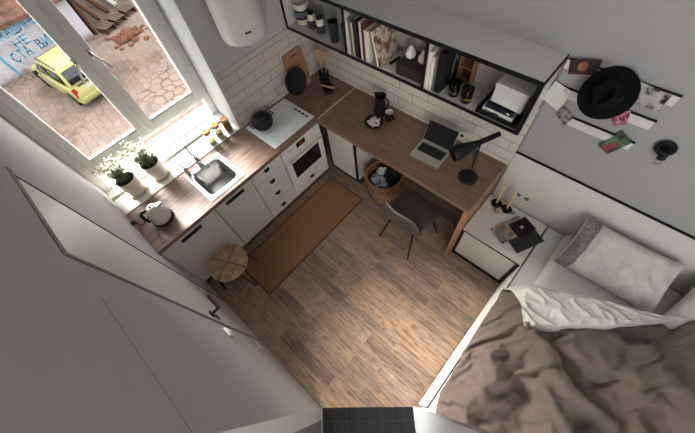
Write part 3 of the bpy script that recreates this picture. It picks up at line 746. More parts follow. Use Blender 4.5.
# compartment one: bowls, canisters, vases
def bowl(label, z, r, mat):
    t = thing('stacked_bowl', label, 'bowl', (-2.30,1.79,z), 0, 'bowls stacked in the left shelf compartment')
    MB().lathe([(0,0),(r*.7,0),(r,.018),(r*1.03,.058),(r*.97,.058),(r*.93,.020),(0,.012)], 30).build('bowl', mat, t)
bowl('cream bowl at the bottom of the shelf stack', ZS, .062, M['cream'])
bowl('blue-grey bowl in the middle of the shelf stack', ZS+.06, .062, M['bluegrey'])
bowl('pale cream bowl on top of the shelf stack', ZS+.12, .066, M['ceramic'])
def canister(label, x, y):
    t = thing('canister', label, 'canister', (x,y,ZS), 0, 'two-tone canisters on the wall shelf')
    MB().lathe([(0,0),(.034,0),(.037,.006),(.037,.07),(0,.07)], 28).build('lower_body', M['slate'], t)
    MB().lathe([(.037,.07),(.037,.074),(.033,.112),(.028,.117),(0,.117)], 28).build('upper_body', M['ceramic'], t)
    MB().lathe([(0,.117),(.028,.117),(.028,.135),(.025,.137),(0,.137)], 24).build('lid', M['black'], t)
canister('two-tone grey and white canister beside the stacked bowls', -2.185, 1.79)
canister('two-tone grey and white canister nearer the dark vases', -2.065, 1.775)
for label, x, y, r in (('dark green glass vase beside the canister', -1.88, 1.745, .042), ('slim dark glass vase against the shelf divider', -1.765, 1.77, .036)):
    tag(MB().lathe([(0,0),(r*.75,0),(r*.8,.006),(r*.92,.11),(r,.165),(r*.94,.165),(r*.85,.11),(r*.7,.012),(0,.010)], 28, T(x,y,ZS)).build('glass_vase', M['darkgreen']), label, 'vase', 'dark vases on the wall shelf')

# compartment two: books
def book(name, label, x, y, w, d, h, mat, tilt=0, group=None, pages=True, z=None):
    t = thing(name, label, 'book', (x,y,ZS if z is None else z), 0, group)
    t.rotation_euler = (0,tilt,0)
    MB().box(0,w,0,d,0,h).build('cover', mat, t, bevel=.0015) if not pages else None
    if pages:
        c = MB(); c.box(0,.003,0,d,0,h); c.box(w-.003,w,0,d,0,h); c.box(.003,w-.003,0,.003,0,h); c.build('cover', mat, t)
        MB().box(.003,w-.003,.004,d-.004,.003,h-.004).build('pages', M['paper'], t)
    return t
G2 = 'upright books in the middle shelf compartment'
rowb = [('white book with pale spine, first from the divider in the middle compartment', .020, .20, .26, 'paper'),
        ('grey-brown book, second from the divider in the middle compartment', .022, .22, .27, 'greycov'),
        ('thin cream book, third from the divider in the middle compartment', .014, .19, .25, 'cream'),
        ('thick charcoal book standing in the middle of the row', .034, .22, .285, 'charcoal'),
        ('black book next to the thick charcoal one', .022, .21, .27, 'black_matte'),
        ('tall white book left of the red-brown cover', .018, .20, .28, 'ceramic'),
        ('red-brown book behind the leaning photo book', .020, .22, .275, 'redbrown'),
        ('thick white book supporting the leaning photo book', .040, .19, .235, 'paper')]
x = -1.665
for lab, w_, d_, h_, m_ in rowb:
    book('book', lab, x, SY0+.012, w_, d_, h_, M[m_], math.radians(-3), G2); x += w_+.0035
pb = thing('photo_book', 'large book with a photo cover leaning at the end of the row', 'book', (x+.090,SY0+.012,ZS))
pb.rotation_euler = (0,math.radians(-14),0)
MB().box(-.024,-.003,.002,.228,.003,.257).build('pages', M['paper'], pb)
MB().box(-.003,0,0,.23,0,.26).build('front_cover', print_mat('photo_cover', [(.3,srgb(58,42,36)),(.45,srgb(150,118,96)),(.55,srgb(214,206,196)),(.7,srgb(120,84,70))], 16, 2.), pb)
MB().box(-.027,-.024,0,.23,0,.26).build('back_cover', M['redbrown'], pb)
# small board, knife, dark stand with pears
tag(MB().box(-.05,.05,-.11,.11,0,.008, T(-1.285,1.80,ZS) @ rotz(.0)).build('small_board', M['cream'], bevel=.002), 'small pale board lying flat on the shelf under the knife', 'board')
kn = thing('pocket_knife', 'black folding knife lying on the small pale board', 'knife', (-1.30,1.80,ZS+.0085), math.radians(82))
MB().box(-.055,.055,-.011,.011,0,.014).build('knife_handle', M['black'], kn, bevel=.004)
MB().box(-.045,.05,.0112,.014,.004,.009).build('blade', M['steel'], kn)
bs = thing('dark_box', 'dark brown flat box carrying two white ceramic pears on the shelf', 'box', (0,0,ZS))
MB().box(-1.215,-.985,1.70,1.90,0,.075).build('box_body', M['brown_lux'], bs, bevel=.003)
MB().box(-1.217,-.983,1.698,1.902,.0755,.088).build('box_lid', M['brown_lux'], bs, bevel=.003)
for label, x, y in (('white ceramic pear on the dark box, nearer the books', -1.165, 1.80), ('white ceramic pear on the dark box, nearer the divider', -1.055, 1.80)):
    t = thing('ceramic_pear', label, 'ornament', (x,y,ZS+.0885), 0, 'ceramic pears on the dark box')
    MB().lathe([(0,0),(.02,.001),(.036,.016),(.040,.034),(.032,.056),(.018,.074),(.015,.086),(.008,.094),(0,.095)], 26).build('pear_body', M['ceramic'], t)
    MB().tube([(0,0,.093),(.002,.001,.104),(.006,.002,.112)], .0025, 6).build('stem', M['redbrown'], t)

# compartment three
G3 = 'upright books in the right shelf compartment'
book('book', 'white book against the divider in the right compartment', -.948, SY0+.012, .022, .20, .275, M['paper'], 0, G3)
book('book', 'second white book from the divider in the right compartment', -.921, SY0+.012, .018, .18, .245, M['ceramic'], 0, G3)
book('book', 'grey book beside the black album in the right compartment', -.899, SY0+.02, .014, .20, .26, M['greycov'], 0, G3)
al = thing('album', 'black album tied with a grey ribbon beside the white books', 'album', (-.88,SY0+.018,ZS))
MB().box(0,.045,0,.215,0,.285).build('cover', M['black_matte'], al, bevel=.003)
rb = MB(); rb.tube([(.048,.13,.285),(.05,.135,.2),(.052,.12,.12),(.049,.13,.02)], .004, 6); rb.tube([(.048,.15,.287),(.052,.155,.22),(.056,.16,.16)], .004, 6); rb.build('ribbon', M['strap'], al)
wc = thing('wooden_crate', 'small upright wooden crate at the back of the shelf behind the tumblers', 'crate', (-.765,1.905,ZS))
c = MB(); c.box(-.055,-.045,-.035,.035,0,.235); c.box(.045,.055,-.035,.035,0,.235); c.box(-.045,.045,-.035,.035,0,.01); c.box(-.045,.045,-.035,.035,.225,.235); c.box(-.045,.045,-.035,.035,.115,.125)
c.build('frame', M['crate_wood'], wc, bevel=.001); MB().box(-.045,.045,.028,.034,.01,.225).build('back', M['redbrown'], wc)
for label, x, y in (('smoked glass tumbler with gold band, nearer the black album', -.755, 1.745), ('smoked glass tumbler with gold band, nearer the black tray', -.655, 1.735)):
    t = thing('glass_tumbler', label, 'glass', (x,y,ZS), 0, 'gold-banded tumblers on the shelf')
    MB().lathe([(0,0),(.034,0),(.038,.008),(.040,.10),(.038,.10),(.036,.012),(0,.010)], 30).build('glass_body', M['dark_glass'], t)
    MB().lathe([(.0385,.030),(.0408,.030),(.0410,.042),(.0387,.042)], 30).build('gold_band', M['gold'], t)
    MB().lathe([(0,.0005),(.0335,.0005),(.0375,.008),(.0378,.026),(0,.026)], 26).build('dark_base', M['black'], t)
tr = thing('shelf_tray', 'black open tray at the right end of the shelf', 'tray', (0,0,ZS))
c = MB(); c.box(-.55,-.275,1.682,1.93,0,.008); c.box(-.55,-.538,1.682,1.93,.008,.045); c.box(-.287,-.275,1.682,1.93,.008,.045); c.box(-.538,-.287,1.682,1.692,.008,.03); c.box(-.538,-.287,1.92,1.93,.008,.045)
c.build('tray_body', M['black'], tr, bevel=.001)
def flatbook(label, x0, x1, y0, y1, z, h, mat, rz=0):
    t = thing('book', label, 'book', ((x0+x1)/2,(y0+y1)/2,z), rz, 'flat books in the black tray')
    a, b = (x1-x0)/2, (y1-y0)/2
    c = MB(); c.box(-a,a,-b,b,0,.003); c.box(-a,a,-b,b,h-.003,h); c.box(-a,a,-b,-b+.003,.003,h-.003); c.build('cover', mat, t)
    MB().box(-a+.003,a-.003,-b+.003,b-.004,.003,h-.003).build('pages', M['paper'], t)
    return t
b1 = flatbook('white book with small dark lettering at the bottom of the black tray', -.52,-.315,1.70,1.90, ZS+.0085, .042, M['ceramic'])
m_ = MB()
for k in range(7): m_.box(-.085+k*.014,-.075+k*.014,-.1012,-.1002,.012,.028)
m_.build('spine_lettering', M['charcoal'], b1)
b2 = flatbook('navy book lying on the white book in the black tray', -.505,-.325,1.703,1.90, ZS+.051, .030, M['navy'])
MB().box(.05,.07,-.1002,-.0995,.010,.02).build('spine_mark', M['paper'], b2)
flatbook('thin teal book below the white box in the black tray', -.50,-.33,1.735,1.905, ZS+.0815, .014, M['teal'])
wb = thing('white_box', 'plain white lidded box on top of the books in the tray', 'box', (-.385,1.80,ZS+.096), math.radians(-3))
MB().box(-.10,.10,-.09,.10,0,.10).build('box_body', M['white'], wb, bevel=.003)
MB().box(-.103,.103,-.093,.103,.1002,.135).build('box_lid', M['white'], wb, bevel=.003)

# ------------------------------------------------------------------ things on the desk
jg = thing('jug', 'black enamel jug with handle on the desk by the tiles', 'jug', (-1.45,1.815,.901), math.radians(5))
MB().lathe([(0,0),(.05,0),(.056,.008),(.058,.05),(.05,.11),(.040,.15),(.042,.175),(.052,.20),(.050,.20),(.038,.172),(.036,.15),(0,.14)], 32).build('jug_body', M['black_metal'], jg)
MB().loops([[(-.035,-.02,.178),(-.035,.02,.178),(-.045,.022,.2),(-.045,-.022,.2)],[(-.068,-.004,.2),(-.068,.004,.2),(-.070,.005,.206),(-.070,-.005,.206)]]).build('spout', M['black_metal'], jg)
MB().tube([(.042,0,.185),(.075,0,.19),(.088,0,.165),(.078,0,.11),(.052,0,.08)], .006, 8).build('handle', M['black_metal'], jg)
mg = thing('mug', 'black mug with white inside, beside the black jug', 'mug', (-1.335,1.80,.901))
MB().lathe([(0,0),(.037,0),(.04,.006),(.042,.082),(.0395,.083)], 30).build('mug_body', M['black_metal'], mg)
MB().lathe([(.0395,.083),(.038,.012),(0,.010)], 30).build('inner_glaze', M['ceramic'], mg)
MB().tube([(.04,-.004,.066),(.062,-.008,.06),(.062,-.008,.03),(.04,-.004,.022)], .005, 8).build('handle', M['black_metal'], mg)
bw = thing('serving_bowl', 'black shallow bowl full of white marshmallows on the desk', 'bowl', (-1.405,1.665,.901))
MB().lathe([(0,0),(.05,0),(.075,.015),(.09,.038),(.086,.038),(.07,.018),(.045,.006),(0,.006)], 36).build('bowl', M['black_metal'], bw)
rnd = random.Random(5)
for k in range(15):
    a = k*2.4; r_ = .012*math.sqrt(k)*1.28
    z_ = .909+.010+ (.016 if k < 5 else 0.006*r_/.04)
    Mk = T(-1.405+r_*math.cos(a),1.665+r_*math.sin(a),z_) @ Matrix.Rotation(rnd.uniform(-.6,.6),4,'X') @ rotz(rnd.uniform(0,3))
    b_ = MB(); b_.lathe([(0,-.011),(.010,-.011),(.0135,-.007),(.0135,.007),(.010,.011),(0,.011)], 14, Mk)
    tag(b_.build('marshmallow', M['sheet']), 'white marshmallow heaped in the black bowl on the desk', 'marshmallow', 'marshmallows in the black bowl')

lp = thing('laptop', 'open silver laptop with a dark screen on the desk', 'laptop', (-.80,1.675,.901), math.radians(3))
MB().loops([rrect(-.137,.137,-.105,.105,.012,.0), rrect(-.138,.138,-.106,.106,.012,.006), rrect(-.137,.137,-.105,.105,.012,.013)]).build('base', M['alu'], lp)
kb = MB().box(-.116,.116,-.028,.072,.013,.0136).build('keyboard', M['charcoal'], lp)
ks = MB()
for r in range(5):
    for q in range(14): ks.box(-.114+q*.0164,-.1+q*.0164,-.025+r*.0195,-.009+r*.0195,.0136,.0148)
ks.build('keys', M['keys'], kb)
MB().box(-.045,.045,-.095,-.036,.013,.0134).build('trackpad', M['alu'], lp)
SM = T(0,.104,.012) @ Matrix.Rotation(math.radians(-24),4,'X')
sc_ = MB(); sc_.box(-.138,.138,0,.006,0,.185,SM); sc = sc_.build('lid', M['alu'], lp, bevel=.002)
MB().box(-.134,.134,-.0008,.0002,.006,.181,SM).build('screen', M['screen'], sc)

lm = thing('desk_lamp', 'black metal desk lamp with a conical shade beside the laptop', 'lamp', (-.425,1.65,.901))
MB().lathe([(0,0),(.072,0),(.076,.004),(.076,.014),(.072,.019),(0,.021)], 40).build('base', M['black_metal'], lm)
MB().tube([(-.005,.042,.018),(-.018,.052,.37)], .0065, 10).build('stem', M['black_metal'], lm)
MB().lathe([(0,-.012),(.014,-.012),(.014,.012),(0,.012)], 16, T(-.019,.053,.365) @ Matrix.Rotation(PI/2,4,'Y')).build('joint', M['black_metal'], lm)
p0 = Vector((.052,.165,.385)); p1 = Vector((-.125,-.135,.315)); dd = (p1-p0).normalized()
def axis_M(o, z):
    x_ = z.orthogonal().normalized(); y_ = z.cross(x_)
    return Matrix(((x_.x,y_.x,z.x,o.x),(x_.y,y_.y,z.y,o.y),(x_.z,y_.z,z.z,o.z),(0,0,0,1)))
LN = (p1-p0).length
MB().lathe([(0,0),(.017,0),(.019,.004),(.0195,LN*.42),(.025,LN*.48),(.046,LN*.72),(.062,LN*.9),(.058,LN),(.054,LN),(.056,LN*.9),(.036,LN*.7),(0,LN*.66)], 36, axis_M(p0, dd)).build('lamp_shade', M['black_metal'], lm)
MB().tube([(-.02,.06,.34),(-.04,.075,.22),(-.03,.078,.1),(-.03,.12,.012),(-.02,.2,.004)], .0028, 6).build('cord', M['cable'], lm)
ts = thing('double_socket', 'small dark double wall socket on the tiles behind the laptop', 'socket', (-.72,YD-.008,.975))
MB().box(-.04,.075,-.010,-.0005,-.038,.038).build('cover_plate', M['ceramic'], ts, bevel=.003)
for x in (-.005,.045): MB().lathe([(0,0),(.017,0),(.017,.002),(0,.002)], 18, T(x,-.010,0) @ Matrix.Rotation(PI/2,4,'X')).build('socket_face', M['charcoal'], ts)

# ------------------------------------------------------------------ basket and clothes
bk = thing('basket', 'round wicker basket with two loop handles on the floor under the desk', 'basket', (-1.225,1.60,0))
MB().lathe([(0,.004),(.155,.004),(.168,.02),(.185,.18),(.192,.33),(.188,.345),(.178,.34),(.175,.18),(.155,.025),(0,.02)], 48).build('basket_body', M['wicker'], bk)
MB().tube([(.188*math.cos(a),.188*math.sin(a),.342) for a in [2*PI*k/40 for k in range(40)]], .011, 8, True).build('rim', M['wicker'], bk)
for a in (PI*1.18, PI*.18):
    c_ = Vector((.19*math.cos(a),.19*math.sin(a),.33)); t_ = Vector((-math.sin(a),math.cos(a),0)); n_ = Vector((math.cos(a),math.sin(a),0))
    MB().tube([c_-t_*.045+Vector((0,0,-.06)), c_-t_*.05+n_*.012, c_-t_*.035+n_*.014+Vector((0,0,.06)), c_+n_*.015+Vector((0,0,.078)), c_+t_*.035+n_*.014+Vector((0,0,.06)), c_+t_*.05+n_*.012, c_+t_*.045+Vector((0,0,-.06))], .010, 8).build('handle', M['wicker'], bk)
def heap(c, r, seed, amp=.25):
    def fn(u, v):
        a = 2*PI*u; ph = PI*v
        d = Vector((math.sin(ph)*math.cos(a), math.sin(ph)*math.sin(a), -math.cos(ph)))
        k = 1 + amp*mnoise.fractal(d*2.2+Vector((seed,0,0)), .8, 2, 4)
        return (c[0]+r[0]*d.x*k, c[1]+r[1]*d.y*k, c[2]+r[2]*d.z*k)
    return MB().grid(fn, 48, 28)
tag(heap((-1.19,1.66,.27), (.125,.105,.10), 1.2).build('black_garment', M['cloth_black']), 'crumpled black garment at the back of the wicker basket', 'clothing')
tag(heap((-1.275,1.62,.315), (.05,.05,.065), 6.1, .5).build('white_garment', M['cloth_white']), 'small crumpled white garment between black and blue-grey clothes in the basket', 'clothing')
gg = tag(heap((-1.24,1.53,.29), (.105,.075,.075), 3.7).build('grey_garment', M['cloth_grey']), 'blue-grey garment folded at the front of the wicker basket', 'clothing')
tag(MB().grid(lambda u,v: (-1.185+ (u-.5)*.034+.02*v, 1.49-.105*min(1,v*2.2)-.01*v+.004*math.sin(7*u), .372-.0*v-(max(0,v-.32)*.28)), 6, 16).build('hanging_strap', M['strap'], solid=.006), 'grey strap hanging over the front rim of the basket', 'strap')

# ------------------------------------------------------------------ chair
ch = thing('desk_chair', 'grey upholstered shell chair with thin black legs at the desk', 'chair', (-.70,1.36,0), math.radians(-4))
def seatf(u, v):
    x = (u-.5)*2; y = (v-.5)*2
    k = 1/ (max(1e-6,(abs(x)**4+abs(y)**4))**.25) * max(abs(x),abs(y))
    X, Y = x*k*.215, y*k*.205
    X *= 1 - .06*(1-y)/2
    z = .445 + .028*abs(x)**2.5 + .014*max(0,-y)**2 - .022*max(0,y)**4
    return (X, Y, z)
MB().grid(seatf, 20, 20).build('seat', M['chair'], ch, solid=.035, bevel=.012, seg=3)
def backf(u, v):
    a = (u-.5)*2
    wd = .215*(1-.22*v**2) ; th = a*1.05
    X = wd*math.sin(th)/math.sin(1.05)
    Y = -.205 - .055*v + .16*(1-math.cos(th))*(.9)
    zt = .455 + .31*v*(1-.38*abs(a)**3)
    return (X, Y, zt)
MB().grid(backf, 22, 14).build('backrest', M['chair'], ch, solid=.024, bevel=.008, seg=3)
rim = [Vector(backf(u,1)) + Vector((0,0,.004)) for u in [k/22 for k in range(23)]]
MB().tube(rim, .008, 8).build('backrest_piping', M['chair_edge'], ch)
for fx, fy, tx, ty in ((-.20,-.235,-.12,-.12),(.18,-.235,.12,-.12),(.21,.20,.13,.11),(-.20,.20,-.13,.11)):
    MB().tube([(fx,fy,.003),(tx,ty,.43)], [.0075,.012], 10).build('leg', M['black_metal'], ch)
fr_ = MB(); fr_.tube([(-.12,-.12,.42),(.12,-.12,.42),(.13,.11,.42),(-.13,.11,.42)], .009, 8, True); fr_.build('under_frame', M['black_metal'], ch)

# ------------------------------------------------------------------ nightstand and its things
ns = thing('nightstand', 'white bedside cabinet with black front frame between desk and bed', 'bedside table', (0,0,0))
MB().box(-.246,.282,1.482,1.928,.02,.485).build('carcass', M['white_warm'], ns)
MB().box(-.246,.282,1.466,1.928,.486,.5).build('top', M['white_warm'], ns)
MB().box(-.226,.245,1.468,1.482,.045,.47).build('drawer_front', M['white_warm'], ns, bevel=.002)
e_ = MB(); e_.box(-.247,-.229,1.463,1.482,.0,.486); e_.box(.248,.284,1.463,1.482,.0,.486); e_.box(-.229,.248,1.463,1.482,.0,.042); e_.box(-.229,.248,1.463,1.482,.473,.486)
e_.build('black_frame', M['black'], ns)
for x, y, where, lx in ((-.155,1.865,'nearer the desk',-.02),(-.06,1.862,'nearer the bed',-.015)):
    t = thing('candle_holder', 'round black candle holder with ring handle, '+where, 'candle holder', (x,y,.501), 0, 'black candle holders on the bedside cabinet')
    MB().lathe([(0,0),(.038,0),(.048,.012),(.046,.014),(.036,.004),(.014,.005),(.014,.03),(.0115,.03),(.0115,.006),(0,.006)], 30).build('dish', M['black_iron'], t)
    MB().tube([(.058+.014*math.cos(a),.014*math.sin(a),.014) for a in [2*PI*k/16 for k in range(16)]], .004, 6, True).build('ring_handle', M['black_iron'], t)
    c = thing('candle', 'slim cream candle standing in the black holder '+where, 'candle', (x,y,.5075), 0, 'cream candles in black holders')
    MB().tube([(0,0,0),(lx*.4,.004,.12),(lx,.010,.255)], [.0105,.0095,.0075], 12).build('wax', M['candle'], c)
    MB().tube([(lx,.010,.255),(lx,.0105,.263)], .001, 5).build('wick', M['black'], c)
bl = tag(heap((-.105,1.795,.527), (.03,.03,.026), 9.3, .08).build('ornament_ball', print_mat('ball_pattern', [(.42,srgb(70,52,46)),(.5,srgb(206,190,172))], 45, 1.)), 'small patterned cream and brown ball in front of the candle holders', 'ornament')
def magazine(label, cx, cy, w, h, rz, z, mat, mark):
    t = thing('magazine', label, 'magazine', (cx,cy,z), rz, 'magazines on the bedside cabinet')
    MB().box(-w/2,w/2,-h/2,h/2,0,.005).build('pages', M['paper'], t)
    MB().box(-w/2-.001,w/2+.001,-h/2-.001,h/2+.001,.005,.006).build('front_cover', mat, t)
    if mark:
        a = MB(); a.box(-.012,.012,-.014,.012,.0061,.0064); a.build('cover_mark', print_mat('cover_mark', [(.4,srgb(200,120,112)),(.6,srgb(220,210,200))], 80), t)
    return t
magazine('black glossy magazine at the bottom of the pile by the bed', .178, 1.70, .2, .265, math.radians(-26), .501, M['charcoal'], False)
magazine('magazine with a colourful collage cover, sticking out toward the desk', .062, 1.70, .16, .29, math.radians(-24), .5075, M['collage'], False)
magazine('small black magazine with a pink mark on top of the pile', .125, 1.775, .135, .18, math.radians(-24), .514, M['black_matte'], True)
hs = thing('headboard_sockets', 'pair of small grey sockets low on the headboard behind the candles', 'socket', (-.01,1.9425,.66))
for x in (-.035,.035): MB().lathe([(0,0),(.016,0),(.018,.004),(.012,.006),(0,.003)], 20, T(x,0,0) @ Matrix.Rotation(PI/2,4,'X')).build('socket_face', M['greycov'], hs)

# ------------------------------------------------------------------ headboard, bed
hbd = thing('headboard', 'long white panel headboard with a black top edge behind the bed', 'headboard', (0,0,0))
MB().box(-.233,XR-.002,1.945,1.959,0,1.064).build('panel', M['white_warm'], hbd)
MB().box(-.236,XR-.002,1.943,1.959,1.064,1.072).build('top_edge', M['black'], hbd)

bed = thing('bed', 'white platform bed with side drawers and thick white mattress', 'bed', (0,0,0))
BX0, BX1, BY0, BY1 = .279, 2.05, .15, 1.925
MB().box(BX0+.008,BX0+.016,BY0,1.46,.0,.482).build('shadow_gap', M['dark_gap'], bed)
MB().box(BX0+.016,BX1,BY0,BY1,.0,.47).build('base', M['white_warm'], bed)
MB().box(BX0+.016,BX1,BY0,BY1,.478,.5).build('platform', M['white_warm'], bed, bevel=.002)
for y0, y1 in ((BY0,.80),(.806,1.46)):
    MB().box(BX0-.003,BX0+.008,y0,y1,.02,.498).build('drawer_front', M['white_warm'], bed, bevel=.002)
mt = MB(); mt.loops([rrect(.43,2.0,.2,1.905,.06,.501), rrect(.42,2.01,.19,1.915,.06,.52), rrect(.42,2.01,.19,1.915,.06,.575), rrect(.445,1.985,.215,1.9,.06,.597)])
mt.build('mattress', M['sheet'], bed, angle=60)

def smooth(a, b, x):
    t = max(0, min(1, (x-a)/(b-a))); return t*t*(3-2*t)
def interp(pl, x):
    if x <= pl[0][0]: return pl[0][1]
    for (x0,y0),(x1,y1) in zip(pl, pl[1:]):
        if x <= x1: return y0+(y1-y0)*(x-x0)/(x1-x0)
    return pl[-1][1]
def seg_d(p, pl):
    best = (9,0,0)
    n = len(pl)-1
    for i,(a,b) in enumerate(zip(pl, pl[1:])):
        ax,ay = a; bx,by = b; dx,dy = bx-ax,by-ay; L = dx*dx+dy*dy
        t = max(0,min(1,((p[0]-ax)*dx+(p[1]-ay)*dy)/L)); qx,qy = ax+t*dx,ay+t*dy
        d = math.hypot(p[0]-qx,p[1]-qy)
        if d < best[0]:
            s = (p[0]-ax)*(-dy)+(p[1]-ay)*dx
            best = (d, 1 if s > 0 else -1, (i+t)/n)
    return best
# creases: polyline, depth, width
CR = [([(1.03,1.38),(1.02,1.15),(.96,.95)], .034, .045), ([(.57,.80),(.73,.70),(.98,.58)], .034, .035), ([(.54,.68),(.89,.50),(1.1,.42)], .030, .030),
      ([(.52,.98),(.70,1.02),(.85,1.05),(1.0,1.20)], .026, .035), ([(1.26,1.5),(1.30,1.31),(1.28,1.05)], .030, .04), ([(.46,.88),(.46,.72),(.40,.60),(.38,.38)], .05, .045),
      ([(.34,.25),(.46,.28),(.57,.40)], .042, .032), ([(.50,.66),(.62,.60),(.80,.60)], .024, .03), ([(.27,.80),(.42,.92)], .02, .03), ([(.29,1.0),(.40,.93)], .016, .025),
      ([(.62,.42),(.76,.28),(.9,.2)], .03, .04), ([(.8,.85),(.95,.80),(1.15,.86)], .024, .04), ([(1.1,.9),(1.2,.7),(1.3,.6)], .028, .045), ([(1.42,1.6),(1.5,1.3),(1.45,1.1)], .03, .05),
      ([(.34,.62),(.44,.52),(.5,.44)], .026, .028), ([(.30,.45),(.36,.55)], .018, .025), ([(1.12,1.46),(1.15,1.25),(1.10,1.1)], .02, .03), ([(.75,1.1),(.9,.98)], .016, .03)]
UP = [(.27,1.20),(.347,1.257),(.467,1.319),(.583,1.379),(.734,1.432),(.876,1.489),(1.025,1.520),(1.17,1.63),(1.28,1.76),(1.6,1.83),(2.15,1.80)]
def cre(x, y):
    h = 0
    for pl, a, w_ in CR:
        d, s, t = seg_d((x,y), pl); w_ = w_*.8
        e = min(1, 4*t+.35)*min(1, 4*(1-t)+.35)
        dd_ = d*s
        h += 1.6*e*a*(-math.exp(-(dd_/w_)**2) + .75*math.exp(-((dd_-1.7*w_)/(1.1*w_))**2))
    return h
def wrk(x, y, f=1.0):
    q = Vector((x, y, 0))
    q = q + .05*Vector((mnoise.noise(q*3.5), mnoise.noise(q*3.5+Vector((7,0,0))), 0))
    # folds follow a direction that turns from the bed side to the middle
    h = .016*mnoise.noise(q*3.2+Vector((2,5,1)))
    k = smooth(.65, 1.15, x + .15*mnoise.noise(q*2))
    for ang, wgt in ((-.44, 1-k), (-1.67, k)):
        if wgt < .01: continue
        ca, sa = math.cos(ang), math.sin(ang)
        al = q.x*ca+q.y*sa; ac = -q.x*sa+q.y*ca
        n1 = mnoise.noise(Vector((al*1.6, ac*6.0, 3)))
        n2 = mnoise.noise(Vector((al*4.5, ac*12.0, 8)))
        n3 = mnoise.noise(Vector((al*13, ac*25.0, 15)))
        n4 = mnoise.noise(Vector((al*30, ac*46.0, 21)))
        h += wgt*(.036*(.30-abs(n1)) + .026*(.28-abs(n2)) + .015*(.25-abs(n3)) + .0075*(.25-abs(n4)))
    return f*h
def xe(y): return .272 + .030*smooth(.9,.2,y) + .07*smooth(.30,.08,y) + .012*mnoise.noise(Vector((y*9,3,0)))
def duvet_z(x, y, kw=1.0):
    e = x - xe(y)
    rise = smooth(-.005,.11,e)**.8
    top = .62+.045 + .02*smooth(.2,.6,e)
    z = .507 + (top-.507)*rise + rise*kw*(wrk(x,y)+cre(x,y))
    return max(z, .504 + .004)
